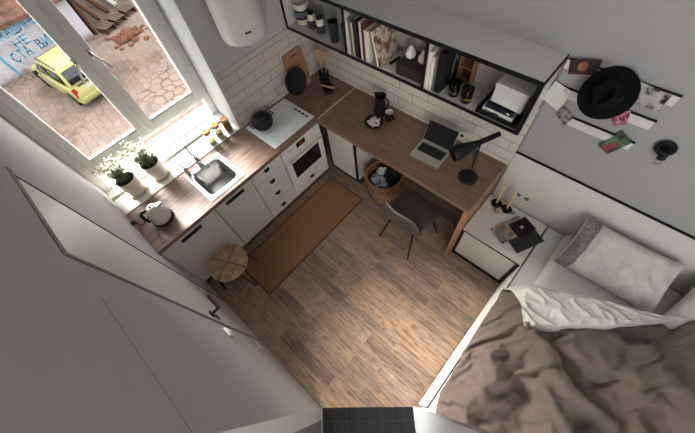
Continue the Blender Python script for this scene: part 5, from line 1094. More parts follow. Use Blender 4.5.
fold_along = [
[0,0,0,0,0,0,0,0,0,0,0,0,0,0,0,0,0,0,0,0,0,0,0,0,0,0,0,0,0,0,0,0,0,0,0,0,0,0,0,0,0,0,0,0,0,0,0,0,0,0,0,0,0,0,0,0,0,0,0,0,0,0,0,0,0,0,0],
[0,-6,0,-11,-11,-10,-14,-8,-1,6,-11,-6,-4,-2,2,-3,-2,1,-1,0,6,2,3,4,4,3,-2,-9,-15,-15,-8,-2,7,1,0,2,-14,-13,1,3,3,-10,-16,-13,2,0,0,3,0,0,4,-1,-3,-3,0,-1,-25,-22,-21,-18,-7,3,3,1,-3,-1,0],
[0,-3,-6,-9,-12,-12,-11,-4,-7,-8,-11,-8,-3,1,2,2,3,5,3,7,10,9,9,10,9,9,4,-3,-7,-16,-5,2,5,5,4,-4,-14,-12,2,4,1,-11,-19,-15,-1,4,5,7,10,10,8,5,2,1,-1,-14,-29,-29,-24,-17,-4,5,6,7,8,11,0],
[0,-3,-5,-6,-7,-7,-6,-4,-5,-5,-8,-6,-1,2,2,4,6,5,8,12,13,13,14,13,14,16,12,8,-1,-11,-7,2,7,10,5,-5,-12,-11,2,4,-2,-13,-19,-14,-3,6,11,14,16,15,12,8,-1,-6,-14,-25,-29,-27,-19,-13,-5,0,-2,-7,-10,-10,0],
[0,3,-4,-5,-5,-4,-2,-1,-1,-2,-3,-1,3,4,5,8,10,11,14,15,14,16,16,15,20,21,21,15,2,-8,-5,2,9,10,6,-6,-11,-10,-3,3,-7,-16,-17,-11,-1,8,17,20,21,20,14,4,-6,-14,-20,-23,-24,-21,-16,-11,-8,-6,-7,-7,-7,-4,0],
[0,-3,-2,-4,1,1,2,2,2,0,0,2,6,6,8,12,14,15,18,17,17,19,20,22,24,25,27,17,3,-6,-2,5,9,9,3,-9,-10,-9,-6,-3,-10,-13,-10,-3,4,13,22,25,24,18,6,-5,-14,-18,-18,-17,-17,-14,-11,-7,-4,-2,-2,-1,-1,-1,0],
[0,-9,0,0,5,4,5,5,6,2,3,5,9,10,12,16,17,19,20,18,21,23,25,28,28,30,29,14,0,-3,1,7,10,4,-1,-6,-5,-4,-2,-2,-3,-3,-1,5,11,18,25,26,18,8,-5,-15,-18,-17,-14,-13,-12,-10,-6,-5,-2,-1,4,3,7,10,0],
[0,-9,-12,-1,9,4,10,8,9,4,6,9,11,13,16,20,20,22,22,22,24,26,30,32,31,33,27,11,0,-1,4,10,8,1,-6,-5,-1,1,4,6,7,5,8,11,18,25,29,21,12,-1,-11,-16,-16,-14,-11,-8,-7,-6,-5,-3,-2,-2,-3,-2,-3,-3,0],
[0,-4,-5,0,1,12,11,11,11,7,8,11,14,16,20,22,23,25,26,27,28,30,35,35,36,34,24,8,-1,1,6,8,6,-2,-5,-3,1,6,8,11,11,13,12,16,23,28,25,17,5,-1,-9,-12,-12,-9,-6,-4,-2,-2,-2,0,1,1,2,1,1,1,0],
[0,3,-1,2,11,0,4,17,11,9,11,16,15,19,22,24,26,27,30,31,32,34,37,38,39,35,24,9,-2,1,2,5,0,-4,-3,-1,4,8,12,17,15,14,15,21,26,24,21,12,6,0,-3,-5,-5,-3,-2,0,2,3,3,3,5,6,6,5,5,5,0],
[0,1,5,11,-1,1,11,7,10,11,14,14,17,23,27,26,30,30,31,33,34,37,40,41,41,35,21,11,2,-1,-1,-2,-4,-4,-1,3,8,11,14,18,15,15,19,22,21,17,13,11,8,4,1,1,1,2,3,5,6,6,5,4,4,7,7,5,-3,-7,0],
[0,5,-10,-11,1,11,14,8,12,14,18,14,22,27,30,25,34,34,33,33,37,39,42,44,43,36,23,12,6,3,-2,-4,-4,-1,3,7,11,15,19,15,16,18,21,21,18,14,13,10,8,5,4,4,6,6,7,9,10,9,10,8,8,9,8,2,-4,-4,0],
[0,-7,-8,-2,4,-2,-3,6,9,18,25,22,27,26,19,29,29,34,37,38,41,43,46,46,42,36,25,16,10,5,2,1,2,4,9,11,15,17,16,17,19,23,24,24,22,21,18,14,11,10,9,9,10,13,14,15,14,15,13,12,11,11,6,3,-1,-2,0],
[0,-4,-5,-6,-4,1,5,9,12,22,20,26,28,23,22,29,35,37,39,40,43,45,49,49,43,35,27,20,15,11,8,8,9,9,13,17,17,17,17,19,23,26,28,26,26,23,22,19,18,15,12,13,16,20,22,22,22,20,19,16,15,10,7,5,3,1,0],
[0,4,3,1,3,4,9,12,17,19,26,29,24,24,25,30,36,41,42,42,46,49,52,51,42,37,31,24,20,17,15,15,17,18,18,18,21,18,19,23,26,30,30,32,29,29,26,27,25,22,18,17,21,24,28,29,28,28,26,24,20,15,11,8,7,4,0],
[0,12,11,8,8,10,12,15,19,17,32,29,23,24,28,33,39,44,45,45,49,51,56,54,46,38,33,28,23,21,19,20,20,23,25,23,21,22,24,29,30,29,30,32,35,33,34,35,33,29,24,22,22,26,29,33,34,35,35,32,26,21,13,9,10,8,0],
[0,12,12,14,13,14,15,18,26,21,16,19,22,27,31,36,40,45,45,49,52,54,58,54,52,43,36,31,26,25,24,22,23,26,27,27,26,27,31,33,31,31,33,35,37,40,41,40,37,33,29,27,28,30,32,33,36,37,35,29,21,12,5,-2,-6,-12,0],
[0,13,6,13,18,16,20,24,18,30,22,21,29,32,30,40,39,50,48,52,55,56,47,39,40,50,41,35,30,27,29,28,27,28,29,30,29,32,36,36,35,35,37,39,43,44,43,39,34,31,31,31,32,34,32,31,31,27,22,12,5,0,-4,-6,-7,-8,0],
[0,15,13,10,8,22,16,12,29,31,15,29,19,25,41,34,45,45,53,56,59,58,51,44,34,36,47,40,34,31,31,32,31,32,34,34,33,36,39,38,39,39,42,40,43,44,36,26,22,19,20,26,31,31,26,22,15,11,6,0,-3,-3,-2,-1,-3,-5,0],
[0,0,12,16,15,12,18,18,17,14,20,26,19,35,42,38,50,55,54,61,62,60,55,48,41,32,35,41,37,36,35,36,35,37,39,38,35,41,41,41,42,42,37,32,34,36,22,17,9,6,11,11,17,14,9,7,5,1,4,0,-1,2,2,2,2,2,0],
[0,5,10,22,13,19,23,23,18,20,24,17,22,26,32,46,46,60,61,68,66,63,56,50,45,37,33,36,40,42,43,41,42,42,43,40,39,43,44,44,45,40,26,25,22,22,14,8,4,2,2,3,2,2,1,1,1,1,2,2,3,5,6,6,5,2,0],
[0,14,12,22,22,24,24,22,19,18,24,20,23,26,33,40,52,53,64,63,71,66,61,54,47,41,39,41,45,46,46,47,46,46,46,31,42,46,47,48,45,40,15,15,13,9,7,7,5,4,4,4,5,4,5,5,6,6,6,6,7,7,7,7,9,7,0],
[0,5,20,18,26,20,23,24,22,23,15,25,25,29,34,43,49,58,62,67,67,68,65,59,49,43,42,45,48,51,51,50,49,48,49,33,46,50,51,48,41,38,13,9,7,10,10,9,9,9,8,8,8,7,6,4,6,5,5,6,8,11,11,9,6,3,0],
[0,11,11,25,23,23,26,26,26,30,16,27,27,30,36,45,52,61,66,68,72,72,68,60,51,45,46,46,51,53,54,47,48,44,48,36,45,53,54,43,33,20,21,14,13,16,13,13,14,12,10,9,7,5,2,0,-4,-2,-5,-5,0,2,8,8,8,6,0],
[0,13,14,17,29,28,27,29,30,23,20,23,28,32,38,47,54,64,60,72,74,74,70,60,52,48,49,48,51,54,51,44,44,43,42,43,41,47,53,41,31,20,22,16,3,2,14,18,13,13,9,4,1,-3,-4,-4,-4,-5,-4,-5,-5,-6,-5,-5,-7,-7,0],
[0,0,15,19,28,32,33,32,34,31,24,25,31,34,35,49,56,66,66,66,78,76,70,61,55,53,56,50,52,51,51,49,48,49,50,48,47,50,48,41,34,24,13,22,12,1,13,14,14,8,3,1,-2,-3,-1,2,3,2,2,0,-2,-4,-5,-6,-3,-3,0],
[0,5,7,20,25,34,34,35,34,35,27,29,35,35,35,39,58,59,69,72,69,81,71,62,57,57,55,53,58,55,54,49,51,50,45,42,39,46,46,36,27,19,16,25,12,2,9,11,9,6,3,2,2,4,4,8,6,7,5,5,2,1,-1,-2,-6,-9,0],
[0,1,8,13,30,34,38,36,33,27,30,35,36,42,42,43,48,62,55,67,78,81,74,64,59,58,49,59,47,56,50,49,45,43,38,37,31,32,30,21,20,18,20,13,20,8,6,7,7,7,7,8,8,8,7,7,8,8,9,7,6,2,3,-1,-1,1,0],
[0,13,10,13,30,26,42,33,27,32,34,36,40,41,46,50,50,51,63,51,53,76,76,64,60,57,52,47,54,38,37,37,38,32,31,28,25,24,22,22,23,13,19,17,16,14,12,12,12,12,12,11,10,12,11,11,12,11,11,9,6,7,5,5,7,7,0],
[0,-3,14,18,30,36,29,31,31,32,40,44,42,44,48,51,57,51,53,57,50,57,77,63,63,60,57,52,46,42,37,33,31,28,28,28,27,26,27,28,30,19,11,16,17,18,19,17,18,15,15,14,16,15,16,15,14,15,12,10,10,10,10,10,6,1,0],
[0,6,5,15,27,34,35,35,33,24,36,48,42,49,52,52,56,56,52,62,58,50,70,61,67,64,61,56,51,47,41,39,37,34,34,34,33,27,22,16,31,28,17,18,23,25,21,21,19,18,19,19,19,19,20,20,19,18,15,15,15,14,14,14,11,8,0],
[0,0,8,6,25,41,39,38,32,26,24,44,50,47,53,58,57,60,57,55,64,58,57,66,59,67,63,58,52,43,37,29,30,27,17,24,27,19,12,14,18,22,23,21,28,21,22,23,25,22,23,22,23,24,25,25,23,20,16,16,13,14,14,16,17,9,0],
[0,-3,4,15,13,25,38,39,38,35,37,33,54,54,58,60,62,62,66,63,55,68,60,69,63,53,63,55,44,33,22,17,15,15,13,13,17,14,13,19,16,17,27,28,34,28,28,30,30,29,28,27,28,29,28,25,21,16,10,3,3,-2,-1,-3,-5,-7,0],
[0,4,3,13,25,23,31,41,41,42,48,39,42,62,59,63,63,66,52,56,66,67,68,68,62,52,63,44,32,16,11,10,13,13,12,11,15,14,17,14,23,20,20,27,27,34,35,36,36,34,31,28,25,24,21,17,10,3,-3,-8,-13,-13,-12,-8,-3,1,0],
[0,7,1,7,23,33,31,33,46,41,54,47,44,59,63,64,65,70,60,61,73,75,74,71,64,52,56,26,14,6,4,7,11,13,12,17,20,20,19,19,20,18,24,16,27,38,34,36,35,32,25,18,18,9,7,3,-2,-5,-10,-13,-15,-11,-9,-5,1,7,0],
[0,-1,7,2,6,26,40,44,39,49,44,50,43,47,63,68,70,69,67,73,78,80,77,72,65,58,47,19,6,3,4,2,13,12,13,26,25,24,23,23,23,24,22,19,10,26,31,29,23,21,12,7,4,4,2,1,0,-3,-8,-11,-11,-11,-12,-11,-9,-4,0],
[0,7,3,11,3,7,17,40,50,45,49,45,46,52,53,66,78,69,73,81,84,82,80,70,56,28,16,13,9,9,7,1,16,14,21,23,32,29,28,28,28,15,26,22,7,11,17,18,15,13,9,6,5,5,4,3,0,0,-4,-5,-6,-7,-9,-8,-6,-1,0],
[0,-1,9,4,12,11,9,20,44,52,50,49,54,52,63,62,73,76,79,83,79,76,50,52,50,22,13,17,14,13,9,1,2,16,30,33,32,35,32,18,11,25,6,21,15,13,24,23,20,17,14,11,10,8,8,5,3,1,-1,-1,-2,-2,-4,-5,-11,-17,0],
[0,6,1,9,2,16,16,13,26,47,56,54,50,57,55,70,75,77,73,69,65,55,39,29,22,19,21,19,19,10,7,2,-2,-4,3,26,37,38,26,28,10,6,9,19,22,25,28,26,24,21,18,15,13,12,10,8,7,5,4,3,2,0,-4,-9,-15,-13,0],
[0,-1,11,6,9,5,18,25,20,30,50,59,53,47,59,58,78,80,62,53,45,42,33,29,22,24,24,20,13,12,7,4,-4,-8,-6,4,28,41,35,21,19,12,17,17,29,23,32,31,28,24,22,18,17,15,13,13,11,10,9,9,6,2,-1,-5,-9,-8,0],
[0,9,9,13,15,8,11,23,30,30,36,56,62,56,52,55,75,83,69,58,41,36,32,28,27,26,18,16,15,11,11,7,3,-2,-3,3,8,33,36,26,8,15,19,25,24,25,16,21,23,22,21,20,19,18,17,16,14,14,10,11,9,6,2,-1,-6,-6,0],
[0,2,17,16,14,11,13,19,26,35,35,42,58,58,55,52,49,68,74,52,48,34,29,33,32,27,29,25,20,16,13,13,8,7,6,9,14,10,30,7,14,17,23,22,30,24,23,24,25,25,25,25,24,21,23,20,17,14,14,12,9,10,5,5,1,-2,0],
[0,12,16,18,8,15,16,21,28,31,43,48,43,50,64,60,51,45,61,62,52,35,33,21,41,30,29,26,24,21,16,14,14,10,10,10,6,16,11,15,14,20,19,26,20,31,28,28,28,28,28,29,27,24,20,24,22,20,17,13,8,3,5,5,13,18,0],
[0,4,15,13,19,16,20,26,31,34,35,48,51,41,62,63,51,51,40,56,52,33,34,25,25,39,33,32,25,24,23,19,15,14,13,11,13,12,18,7,21,17,24,23,26,28,21,27,26,22,25,28,29,26,24,23,23,21,16,8,1,-3,-6,-7,-6,-6,0],
[0,4,7,16,14,20,17,29,34,37,36,43,54,44,40,59,59,46,47,36,36,36,27,33,20,39,25,17,19,22,23,24,20,17,17,11,18,16,12,13,13,18,32,26,29,21,29,17,16,17,21,25,30,30,29,27,24,17,12,4,0,-1,-1,-1,1,1,0],
[0,5,9,6,16,16,18,32,36,36,38,43,55,44,47,35,38,53,42,43,36,41,37,34,26,26,29,22,19,20,24,26,22,19,15,19,10,19,15,19,20,29,32,32,27,14,10,10,10,11,15,18,26,29,31,28,21,16,10,5,4,0,-1,-3,-5,-5,0],
[0,11,6,8,3,17,23,28,40,35,41,37,48,50,43,42,32,33,50,45,40,29,30,25,31,31,30,27,24,23,25,29,27,22,20,15,16,8,17,8,25,34,43,36,28,22,17,14,15,13,14,16,21,28,30,28,22,19,15,12,4,-1,-3,-2,-2,-2,0],
[0,1,8,9,4,5,27,35,33,40,36,41,49,55,48,44,37,30,39,49,46,35,31,29,35,23,33,30,27,25,23,19,31,25,22,20,16,10,14,18,25,42,35,42,31,23,19,17,14,16,19,22,23,25,29,28,25,23,18,10,3,1,1,-1,-3,-6,0],
[0,4,3,4,13,7,33,43,41,42,37,49,49,63,48,46,40,35,30,48,34,35,34,30,24,30,25,35,32,29,28,25,21,30,23,20,16,11,30,34,34,33,39,43,28,31,21,23,17,14,18,26,29,31,31,31,29,23,15,7,5,4,5,4,2,-1,0],
[0,1,2,7,8,19,27,46,49,41,47,53,54,49,53,47,43,38,37,38,43,39,36,32,26,26,32,31,37,33,32,31,26,20,27,15,27,22,29,44,41,42,27,22,33,26,28,25,21,15,18,24,31,35,36,33,27,21,13,9,8,8,7,2,-5,-8,0],
[0,-5,5,2,18,29,26,32,46,47,46,48,58,60,58,49,45,42,32,43,31,25,36,35,35,34,29,42,41,38,35,33,30,27,24,26,29,31,40,46,48,32,33,19,20,28,22,31,25,19,19,24,27,34,35,31,26,19,16,14,13,11,7,3,2,2,0],
[0,4,1,13,16,23,37,29,30,47,41,51,32,34,60,54,49,29,40,37,28,33,24,25,27,42,45,39,49,43,39,37,33,30,28,22,34,38,25,43,50,40,24,25,25,22,25,25,26,23,25,26,28,31,33,28,23,20,16,14,14,11,10,7,8,5,0],
[0,-3,10,8,18,33,23,32,30,40,45,53,38,25,37,57,46,35,27,30,36,22,29,21,33,23,48,52,41,45,44,43,39,21,25,30,13,29,30,18,41,42,9,21,23,34,34,32,32,30,29,30,28,31,27,25,23,21,19,19,17,16,14,12,7,3,0],
[0,7,10,13,16,17,28,17,36,39,43,35,45,33,34,40,44,22,26,34,31,27,21,23,10,11,19,43,47,47,43,41,38,26,5,0,7,12,20,11,13,32,10,19,22,44,44,40,39,36,34,33,32,31,30,29,29,27,25,24,21,18,15,15,11,6,0],
[0,5,13,10,19,23,14,10,18,34,42,40,41,30,39,46,32,23,26,10,22,32,31,31,19,9,3,4,19,32,33,31,26,26,7,-14,-14,-8,9,19,-1,6,12,20,21,29,47,45,43,41,40,40,37,35,32,32,30,26,21,18,13,8,10,8,14,13,0],
[0,8,0,15,11,14,23,17,5,15,37,44,40,34,26,38,40,26,18,18,12,17,33,23,25,16,4,-3,-3,0,12,24,5,4,10,-10,-24,-15,-10,0,7,13,15,23,29,32,34,45,45,45,45,41,33,25,27,22,19,11,4,2,0,-1,-2,-6,-10,-13,0],
[0,2,2,14,22,17,11,20,10,2,12,33,38,34,27,27,39,21,24,14,18,17,18,28,13,12,9,-6,6,8,9,9,12,3,-8,-11,-21,-10,-3,5,11,15,5,27,36,33,37,42,46,48,43,35,22,13,7,7,0,-4,-5,-3,-1,2,5,5,-1,-1,0],
[0,9,0,20,20,23,15,14,18,2,0,17,33,38,29,30,24,25,10,18,5,20,24,17,19,12,14,0,-6,0,17,18,13,7,1,-5,-20,-16,-9,-4,2,17,-1,12,29,41,42,48,49,48,37,23,12,6,2,1,0,0,0,2,3,5,8,10,6,0,0],
[0,4,5,15,26,17,18,16,9,11,-6,-8,17,32,35,31,26,20,15,10,8,11,21,22,23,15,15,4,1,1,3,8,17,12,-4,-2,-11,-4,-2,0,5,7,-3,13,27,38,42,49,50,42,27,18,13,9,7,5,1,-3,-7,-6,-5,2,6,13,11,5,0],
[0,3,14,14,6,19,24,14,12,-2,6,-5,-3,7,22,31,31,26,24,21,25,10,14,-2,4,15,0,13,6,-6,7,13,22,3,-9,-9,2,6,3,3,11,-2,-2,10,23,33,42,49,48,35,24,21,17,13,9,4,-4,-10,-15,-16,-14,-9,1,10,18,16,0],
[0,7,22,14,2,-4,6,20,12,1,-5,5,13,14,8,14,27,8,14,30,26,16,6,2,11,7,-4,-1,5,-1,-6,-3,-8,-9,-7,5,10,3,6,7,6,6,-7,2,14,28,41,46,43,32,27,21,15,10,10,2,-4,-7,-10,-11,-14,-12,-9,-7,-6,-7,0],
[0,17,5,10,5,1,5,5,7,2,5,14,9,19,21,15,15,20,13,33,22,19,10,-5,1,12,-1,5,-8,3,0,-3,-4,-5,-8,-4,11,12,12,-3,12,7,-6,-1,11,25,36,41,45,38,26,13,14,14,12,6,-1,-8,-14,-15,-11,-7,-5,-2,0,0,0],
[0,8,10,4,-1,8,0,11,9,7,14,0,12,-1,13,22,24,25,21,34,30,22,10,0,1,-3,6,-4,-2,-7,5,3,-2,-7,-5,-9,5,18,7,3,-2,11,-1,4,1,21,0,6,3,3,5,11,20,20,18,9,-2,-9,-12,-10,-6,-4,-4,-1,2,2,0],
[0,9,2,1,5,4,7,-1,-7,10,-9,-4,-6,5,-4,0,21,29,11,25,28,3,1,6,-6,1,0,-2,-2,-3,7,7,3,-1,0,-5,-4,17,14,2,1,10,-6,10,-2,14,15,8,4,0,-4,-5,11,14,12,10,-3,-5,-4,-2,1,-1,-5,-3,4,4,0],
[0,0,0,0,0,0,0,0,0,0,0,0,0,0,0,0,0,0,0,0,0,0,0,0,0,0,0,0,0,0,0,0,0,0,0,0,0,0,0,0,0,0,0,0,0,0,0,0,0,0,0,0,0,0,0,0,0,0,0,0,0,0,0,0,0,0,0],
]
fold_up = [
[4,6,4,7,9,15,46,50,48,48,49,47,44,42,39,34,35,39,42,43,44,40,39,39,42,41,38,37,36,35,35,36,39,38,39,41,45,45,42,42,44,47,48,46,40,36,34,37,39,40,39,34,33,33,36,41,46,48,49,50,50,46,44,42,39,39,42],
[6,22,20,26,32,32,30,35,38,59,66,55,61,52,55,34,37,34,55,53,49,24,18,37,49,41,34,18,21,19,30,35,31,38,29,48,56,58,58,54,50,56,68,53,38,39,38,46,54,43,41,26,30,35,38,63,78,82,78,71,51,40,39,37,34,36,39],
[4,20,30,22,21,25,14,24,50,70,74,77,63,67,61,42,36,35,58,60,36,19,6,29,48,46,23,19,14,32,28,35,38,27,40,52,81,76,67,68,71,72,78,78,55,44,35,41,40,36,30,31,39,51,65,78,96,97,91,75,63,45,39,37,37,29,41],
[6,27,22,25,15,18,17,16,45,61,87,77,72,68,57,45,36,39,57,52,24,5,9,31,49,36,26,16,35,42,51,47,33,39,42,71,89,100,87,83,88,88,102,91,75,52,34,29,31,21,32,45,59,71,82,93,101,98,91,85,75,71,63,62,58,49,48],
[6,17,27,24,20,15,18,12,41,70,81,88,72,64,41,43,45,44,52,33,23,5,11,35,44,36,22,34,45,67,58,56,38,37,62,81,105,107,106,97,100,106,118,107,78,56,31,18,11,30,47,65,78,86,94,102,104,103,100,96,91,87,87,86,78,61,48],
[3,26,18,23,18,18,11,20,33,72,89,80,74,51,28,37,49,49,33,30,15,7,15,34,39,31,35,42,71,77,82,59,47,52,69,100,108,123,112,107,110,120,122,94,78,54,26,12,20,46,70,87,93,99,103,105,110,106,105,104,103,99,100,99,92,76,47],
[6,12,16,14,14,11,13,18,31,70,79,86,63,42,20,28,49,39,35,16,7,21,19,22,21,31,35,64,77,98,85,80,67,86,100,104,120,115,127,120,115,123,99,75,57,45,22,22,42,69,95,106,107,108,109,110,106,104,100,100,97,92,85,82,77,65,46],
[3,23,18,12,6,7,9,11,42,63,90,79,68,34,18,23,46,46,24,19,21,18,35,26,29,26,53,68,96,108,92,84,101,103,126,130,113,121,128,117,106,105,83,51,45,28,31,40,63,94,111,116,117,116,116,109,100,93,89,83,73,56,46,42,40,36,41],
[3,21,31,24,23,4,10,14,41,79,86,90,68,32,17,23,34,46,31,15,24,32,28,37,38,48,60,87,100,111,115,103,115,138,139,147,131,112,123,112,88,77,57,37,42,45,49,64,84,112,119,125,125,122,116,107,94,87,80,70,54,33,21,16,19,25,42],
[3,10,21,31,19,21,14,30,51,84,90,88,53,37,29,39,43,47,26,28,22,23,27,37,30,60,80,93,122,136,130,144,149,169,171,149,133,125,110,107,72,53,36,40,43,65,71,88,105,122,125,132,133,128,119,106,96,89,82,70,51,31,18,16,20,29,43],
[4,22,18,19,21,14,28,33,65,84,97,72,51,21,23,40,53,44,44,29,30,19,31,26,43,56,94,105,127,151,164,162,181,186,173,166,138,120,101,95,60,49,34,43,69,82,106,116,123,130,139,144,142,135,126,115,104,95,89,79,61,44,34,35,43,53,48],
[6,33,42,43,35,16,20,41,59,88,85,71,39,22,14,21,35,54,44,38,38,20,23,38,48,60,102,123,132,149,178,179,187,185,184,157,147,120,91,76,59,33,49,66,86,114,131,140,143,147,150,151,152,148,138,125,113,103,98,89,77,63,57,59,63,65,48],
[2,18,34,32,36,37,40,43,71,80,82,63,54,47,43,33,23,31,52,43,39,23,21,33,57,67,103,134,154,156,178,194,184,189,167,147,141,115,83,52,48,43,47,79,104,127,138,156,156,158,155,156,157,158,154,144,132,116,109,105,96,88,83,82,75,62,47],
[5,23,24,30,20,28,25,47,64,81,69,57,58,64,63,47,37,25,45,53,40,30,33,43,61,74,101,132,165,171,173,194,181,165,158,129,121,103,74,47,40,57,60,81,112,129,155,166,168,158,151,147,152,157,156,149,144,135,128,122,115,108,104,98,88,70,45],
[5,27,20,19,10,11,24,32,63,81,75,62,67,80,79,59,40,39,33,52,52,36,31,48,62,89,110,148,177,179,169,180,176,158,135,114,104,88,71,53,65,72,94,99,118,149,163,178,173,157,136,129,132,141,145,145,141,141,138,132,121,111,100,89,75,59,47],
[6,25,15,14,2,8,18,28,54,81,94,83,85,98,93,66,47,37,46,40,51,45,34,47,75,96,119,154,181,184,163,154,155,151,134,105,83,70,71,79,86,118,123,141,143,159,181,180,174,149,127,113,116,123,128,131,132,130,133,120,108,94,80,68,66,60,48],
[3,14,21,5,-2,6,6,31,49,86,109,114,105,99,97,71,53,52,44,41,49,36,49,58,86,102,126,159,181,186,163,138,135,143,135,108,93,68,67,98,117,153,169,165,180,175,176,177,156,142,119,116,108,114,118,121,122,120,104,95,82,68,54,42,35,34,45],
[5,19,10,12,9,-5,13,28,58,80,110,127,120,96,92,68,62,57,61,41,45,48,52,83,97,116,133,163,178,186,165,143,126,134,126,117,88,84,78,103,144,160,187,187,179,185,163,147,137,116,106,100,100,104,108,108,102,90,78,66,57,51,37,23,17,22,44],
[3,12,12,1,0,2,14,44,56,89,115,109,112,96,67,58,69,70,64,42,36,55,61,87,119,136,145,168,190,178,159,148,135,127,123,109,98,82,100,119,143,174,172,180,163,167,146,118,100,91,87,87,89,94,94,86,76,65,55,44,42,38,29,18,13,20,44],
[7,28,15,10,16,22,24,43,73,90,112,120,98,90,61,47,63,67,52,45,35,57,80,95,125,157,169,178,196,182,173,153,145,141,126,118,93,96,113,137,145,155,163,142,144,128,120,93,82,75,72,73,73,71,66,60,51,43,37,31,32,32,32,26,21,25,44],
[7,29,33,8,7,22,38,42,59,88,107,121,119,91,71,63,49,52,58,40,42,48,82,103,138,161,188,202,194,189,184,168,148,146,136,109,104,95,111,136,144,131,134,123,105,102,80,73,51,50,48,46,45,39,35,33,26,24,23,21,20,24,29,30,32,34,46],
[6,24,35,22,6,12,31,47,68,77,96,116,130,105,98,68,58,54,47,53,43,56,70,109,133,172,188,208,209,192,178,172,156,132,116,109,108,106,110,127,130,107,91,91,82,63,59,39,34,32,28,25,23,22,24,25,27,27,25,23,22,23,27,30,33,32,42],
[5,15,29,28,11,2,20,27,66,96,104,112,128,125,100,89,56,44,49,43,58,52,76,98,144,168,195,198,203,197,173,153,144,126,100,86,99,109,105,114,106,87,60,52,60,54,38,30,28,32,39,38,37,38,42,49,50,49,47,44,40,37,37,39,41,42,36],
[3,10,25,23,17,-3,11,21,56,103,127,123,120,115,113,98,68,56,50,39,48,64,72,107,154,185,191,187,183,185,168,133,114,103,78,59,72,95,99,82,66,58,47,51,44,56,53,39,44,54,61,66,65,68,74,80,83,83,79,76,70,62,56,51,43,36,35],
[3,10,12,13,18,-6,5,20,60,111,129,146,136,111,97,99,83,55,58,56,46,66,87,127,157,190,199,187,170,158,147,113,86,78,56,41,44,66,81,73,57,49,59,44,68,68,74,64,68,76,85,93,98,100,102,103,104,103,100,96,89,82,77,73,68,58,39],
[7,27,16,11,6,-7,3,20,65,113,147,139,125,107,95,79,86,59,50,50,65,69,104,130,170,195,181,181,169,155,131,112,78,62,59,42,44,45,63,56,65,61,60,68,74,97,88,94,94,98,105,111,114,113,107,100,95,95,94,92,87,85,81,75,66,59,41],
[7,27,31,12,-9,-9,1,19,70,107,144,146,115,103,72,71,69,78,60,56,64,85,105,143,167,188,188,167,170,159,146,119,104,79,69,71,60,70,67,84,80,90,75,84,97,107,118,111,118,115,115,113,108,97,81,68,63,64,69,69,69,69,69,66,45,33,38],
[5,35,31,15,-7,-4,-11,22,71,117,134,146,115,86,75,50,65,74,84,72,72,86,118,146,167,187,177,183,170,173,155,152,130,114,111,91,98,93,109,106,113,92,98,84,111,134,130,138,130,123,113,101,85,65,44,33,32,39,48,52,49,47,46,42,35,33,37],
[6,28,40,24,7,-4,9,43,87,115,141,130,111,76,68,57,45,69,85,100,92,98,122,146,177,179,185,181,192,184,185,170,169,158,139,130,117,131,126,135,112,101,85,102,107,140,146,136,127,113,101,86,66,42,23,15,18,28,38,38,34,24,18,17,23,35,39],
[4,16,29,35,7,-3,14,40,91,124,144,130,98,80,58,60,59,52,77,110,117,116,128,159,170,188,198,189,193,205,199,194,180,185,172,156,134,132,140,130,114,82,87,92,122,122,124,112,101,92,83,71,53,31,14,9,13,20,27,26,20,13,7,7,16,28,43],
[3,10,17,26,8,7,10,46,72,107,131,130,104,71,61,49,60,60,79,113,137,139,134,153,173,178,196,197,185,194,194,186,177,185,175,150,144,122,118,94,95,82,69,96,106,111,89,85,73,69,68,60,48,28,17,11,12,16,20,19,16,11,11,14,23,35,43],
[6,24,7,7,9,0,19,31,65,83,108,117,107,71,52,51,50,71,85,115,146,163,151,143,165,167,183,188,166,159,163,161,160,156,135,133,112,104,79,78,63,63,70,75,100,83,70,55,53,54,57,56,47,33,22,16,18,23,28,30,29,31,31,31,31,33,40],
[8,34,7,-4,-7,5,5,26,44,62,89,85,91,72,51,58,52,80,106,123,147,169,173,148,159,162,158,164,146,121,120,128,131,119,104,91,91,70,72,64,67,80,68,76,80,84,58,50,52,57,60,56,47,36,30,32,39,49,59,65,70,71,70,69,68,62,45],
[8,35,24,6,0,-1,1,8,30,42,68,73,69,76,57,68,74,85,128,156,165,185,190,163,152,151,147,128,122,97,82,90,105,101,92,67,55,62,65,73,69,74,89,71,80,74,72,67,66,66,68,65,61,58,59,66,77,89,99,106,107,107,100,91,81,60,45],
[6,34,47,26,4,-12,-9,-8,17,31,48,73,79,72,72,73,95,101,142,164,187,186,192,175,145,124,122,106,83,79,63,72,77,81,65,66,50,50,63,74,74,68,82,99,88,83,88,84,79,81,86,88,90,96,103,112,118,125,128,126,122,112,98,81,64,48,44],
[5,23,42,47,33,3,-15,-5,2,30,41,69,89,96,85,87,111,131,152,188,185,183,183,170,146,106,84,75,67,57,64,56,70,54,57,56,68,62,72,63,75,81,80,113,123,117,106,104,107,115,117,120,125,134,142,142,141,139,134,126,110,92,74,59,43,33,39],
[6,19,34,43,35,30,13,0,14,18,45,58,88,102,117,112,123,154,166,189,192,168,158,138,125,97,59,43,52,67,75,63,56,52,34,51,62,77,61,60,82,85,106,117,123,138,143,138,137,136,137,143,154,163,164,162,157,154,149,137,119,98,79,64,51,45,37],
[4,25,23,29,34,29,36,32,19,24,38,64,74,103,114,138,139,154,172,169,176,147,126,115,87,74,57,42,48,68,90,96,82,57,41,38,60,61,80,78,93,119,124,120,121,117,131,128,130,135,146,161,171,174,175,173,174,173,169,155,131,108,91,80,72,60,42],
[3,14,27,17,19,27,26,40,57,58,57,60,85,92,116,128,152,148,143,142,142,127,96,74,67,46,58,71,79,87,96,100,100,90,75,49,61,76,92,114,119,123,132,135,134,108,106,121,141,141,159,170,174,176,176,175,173,168,156,144,119,103,94,91,87,70,42],
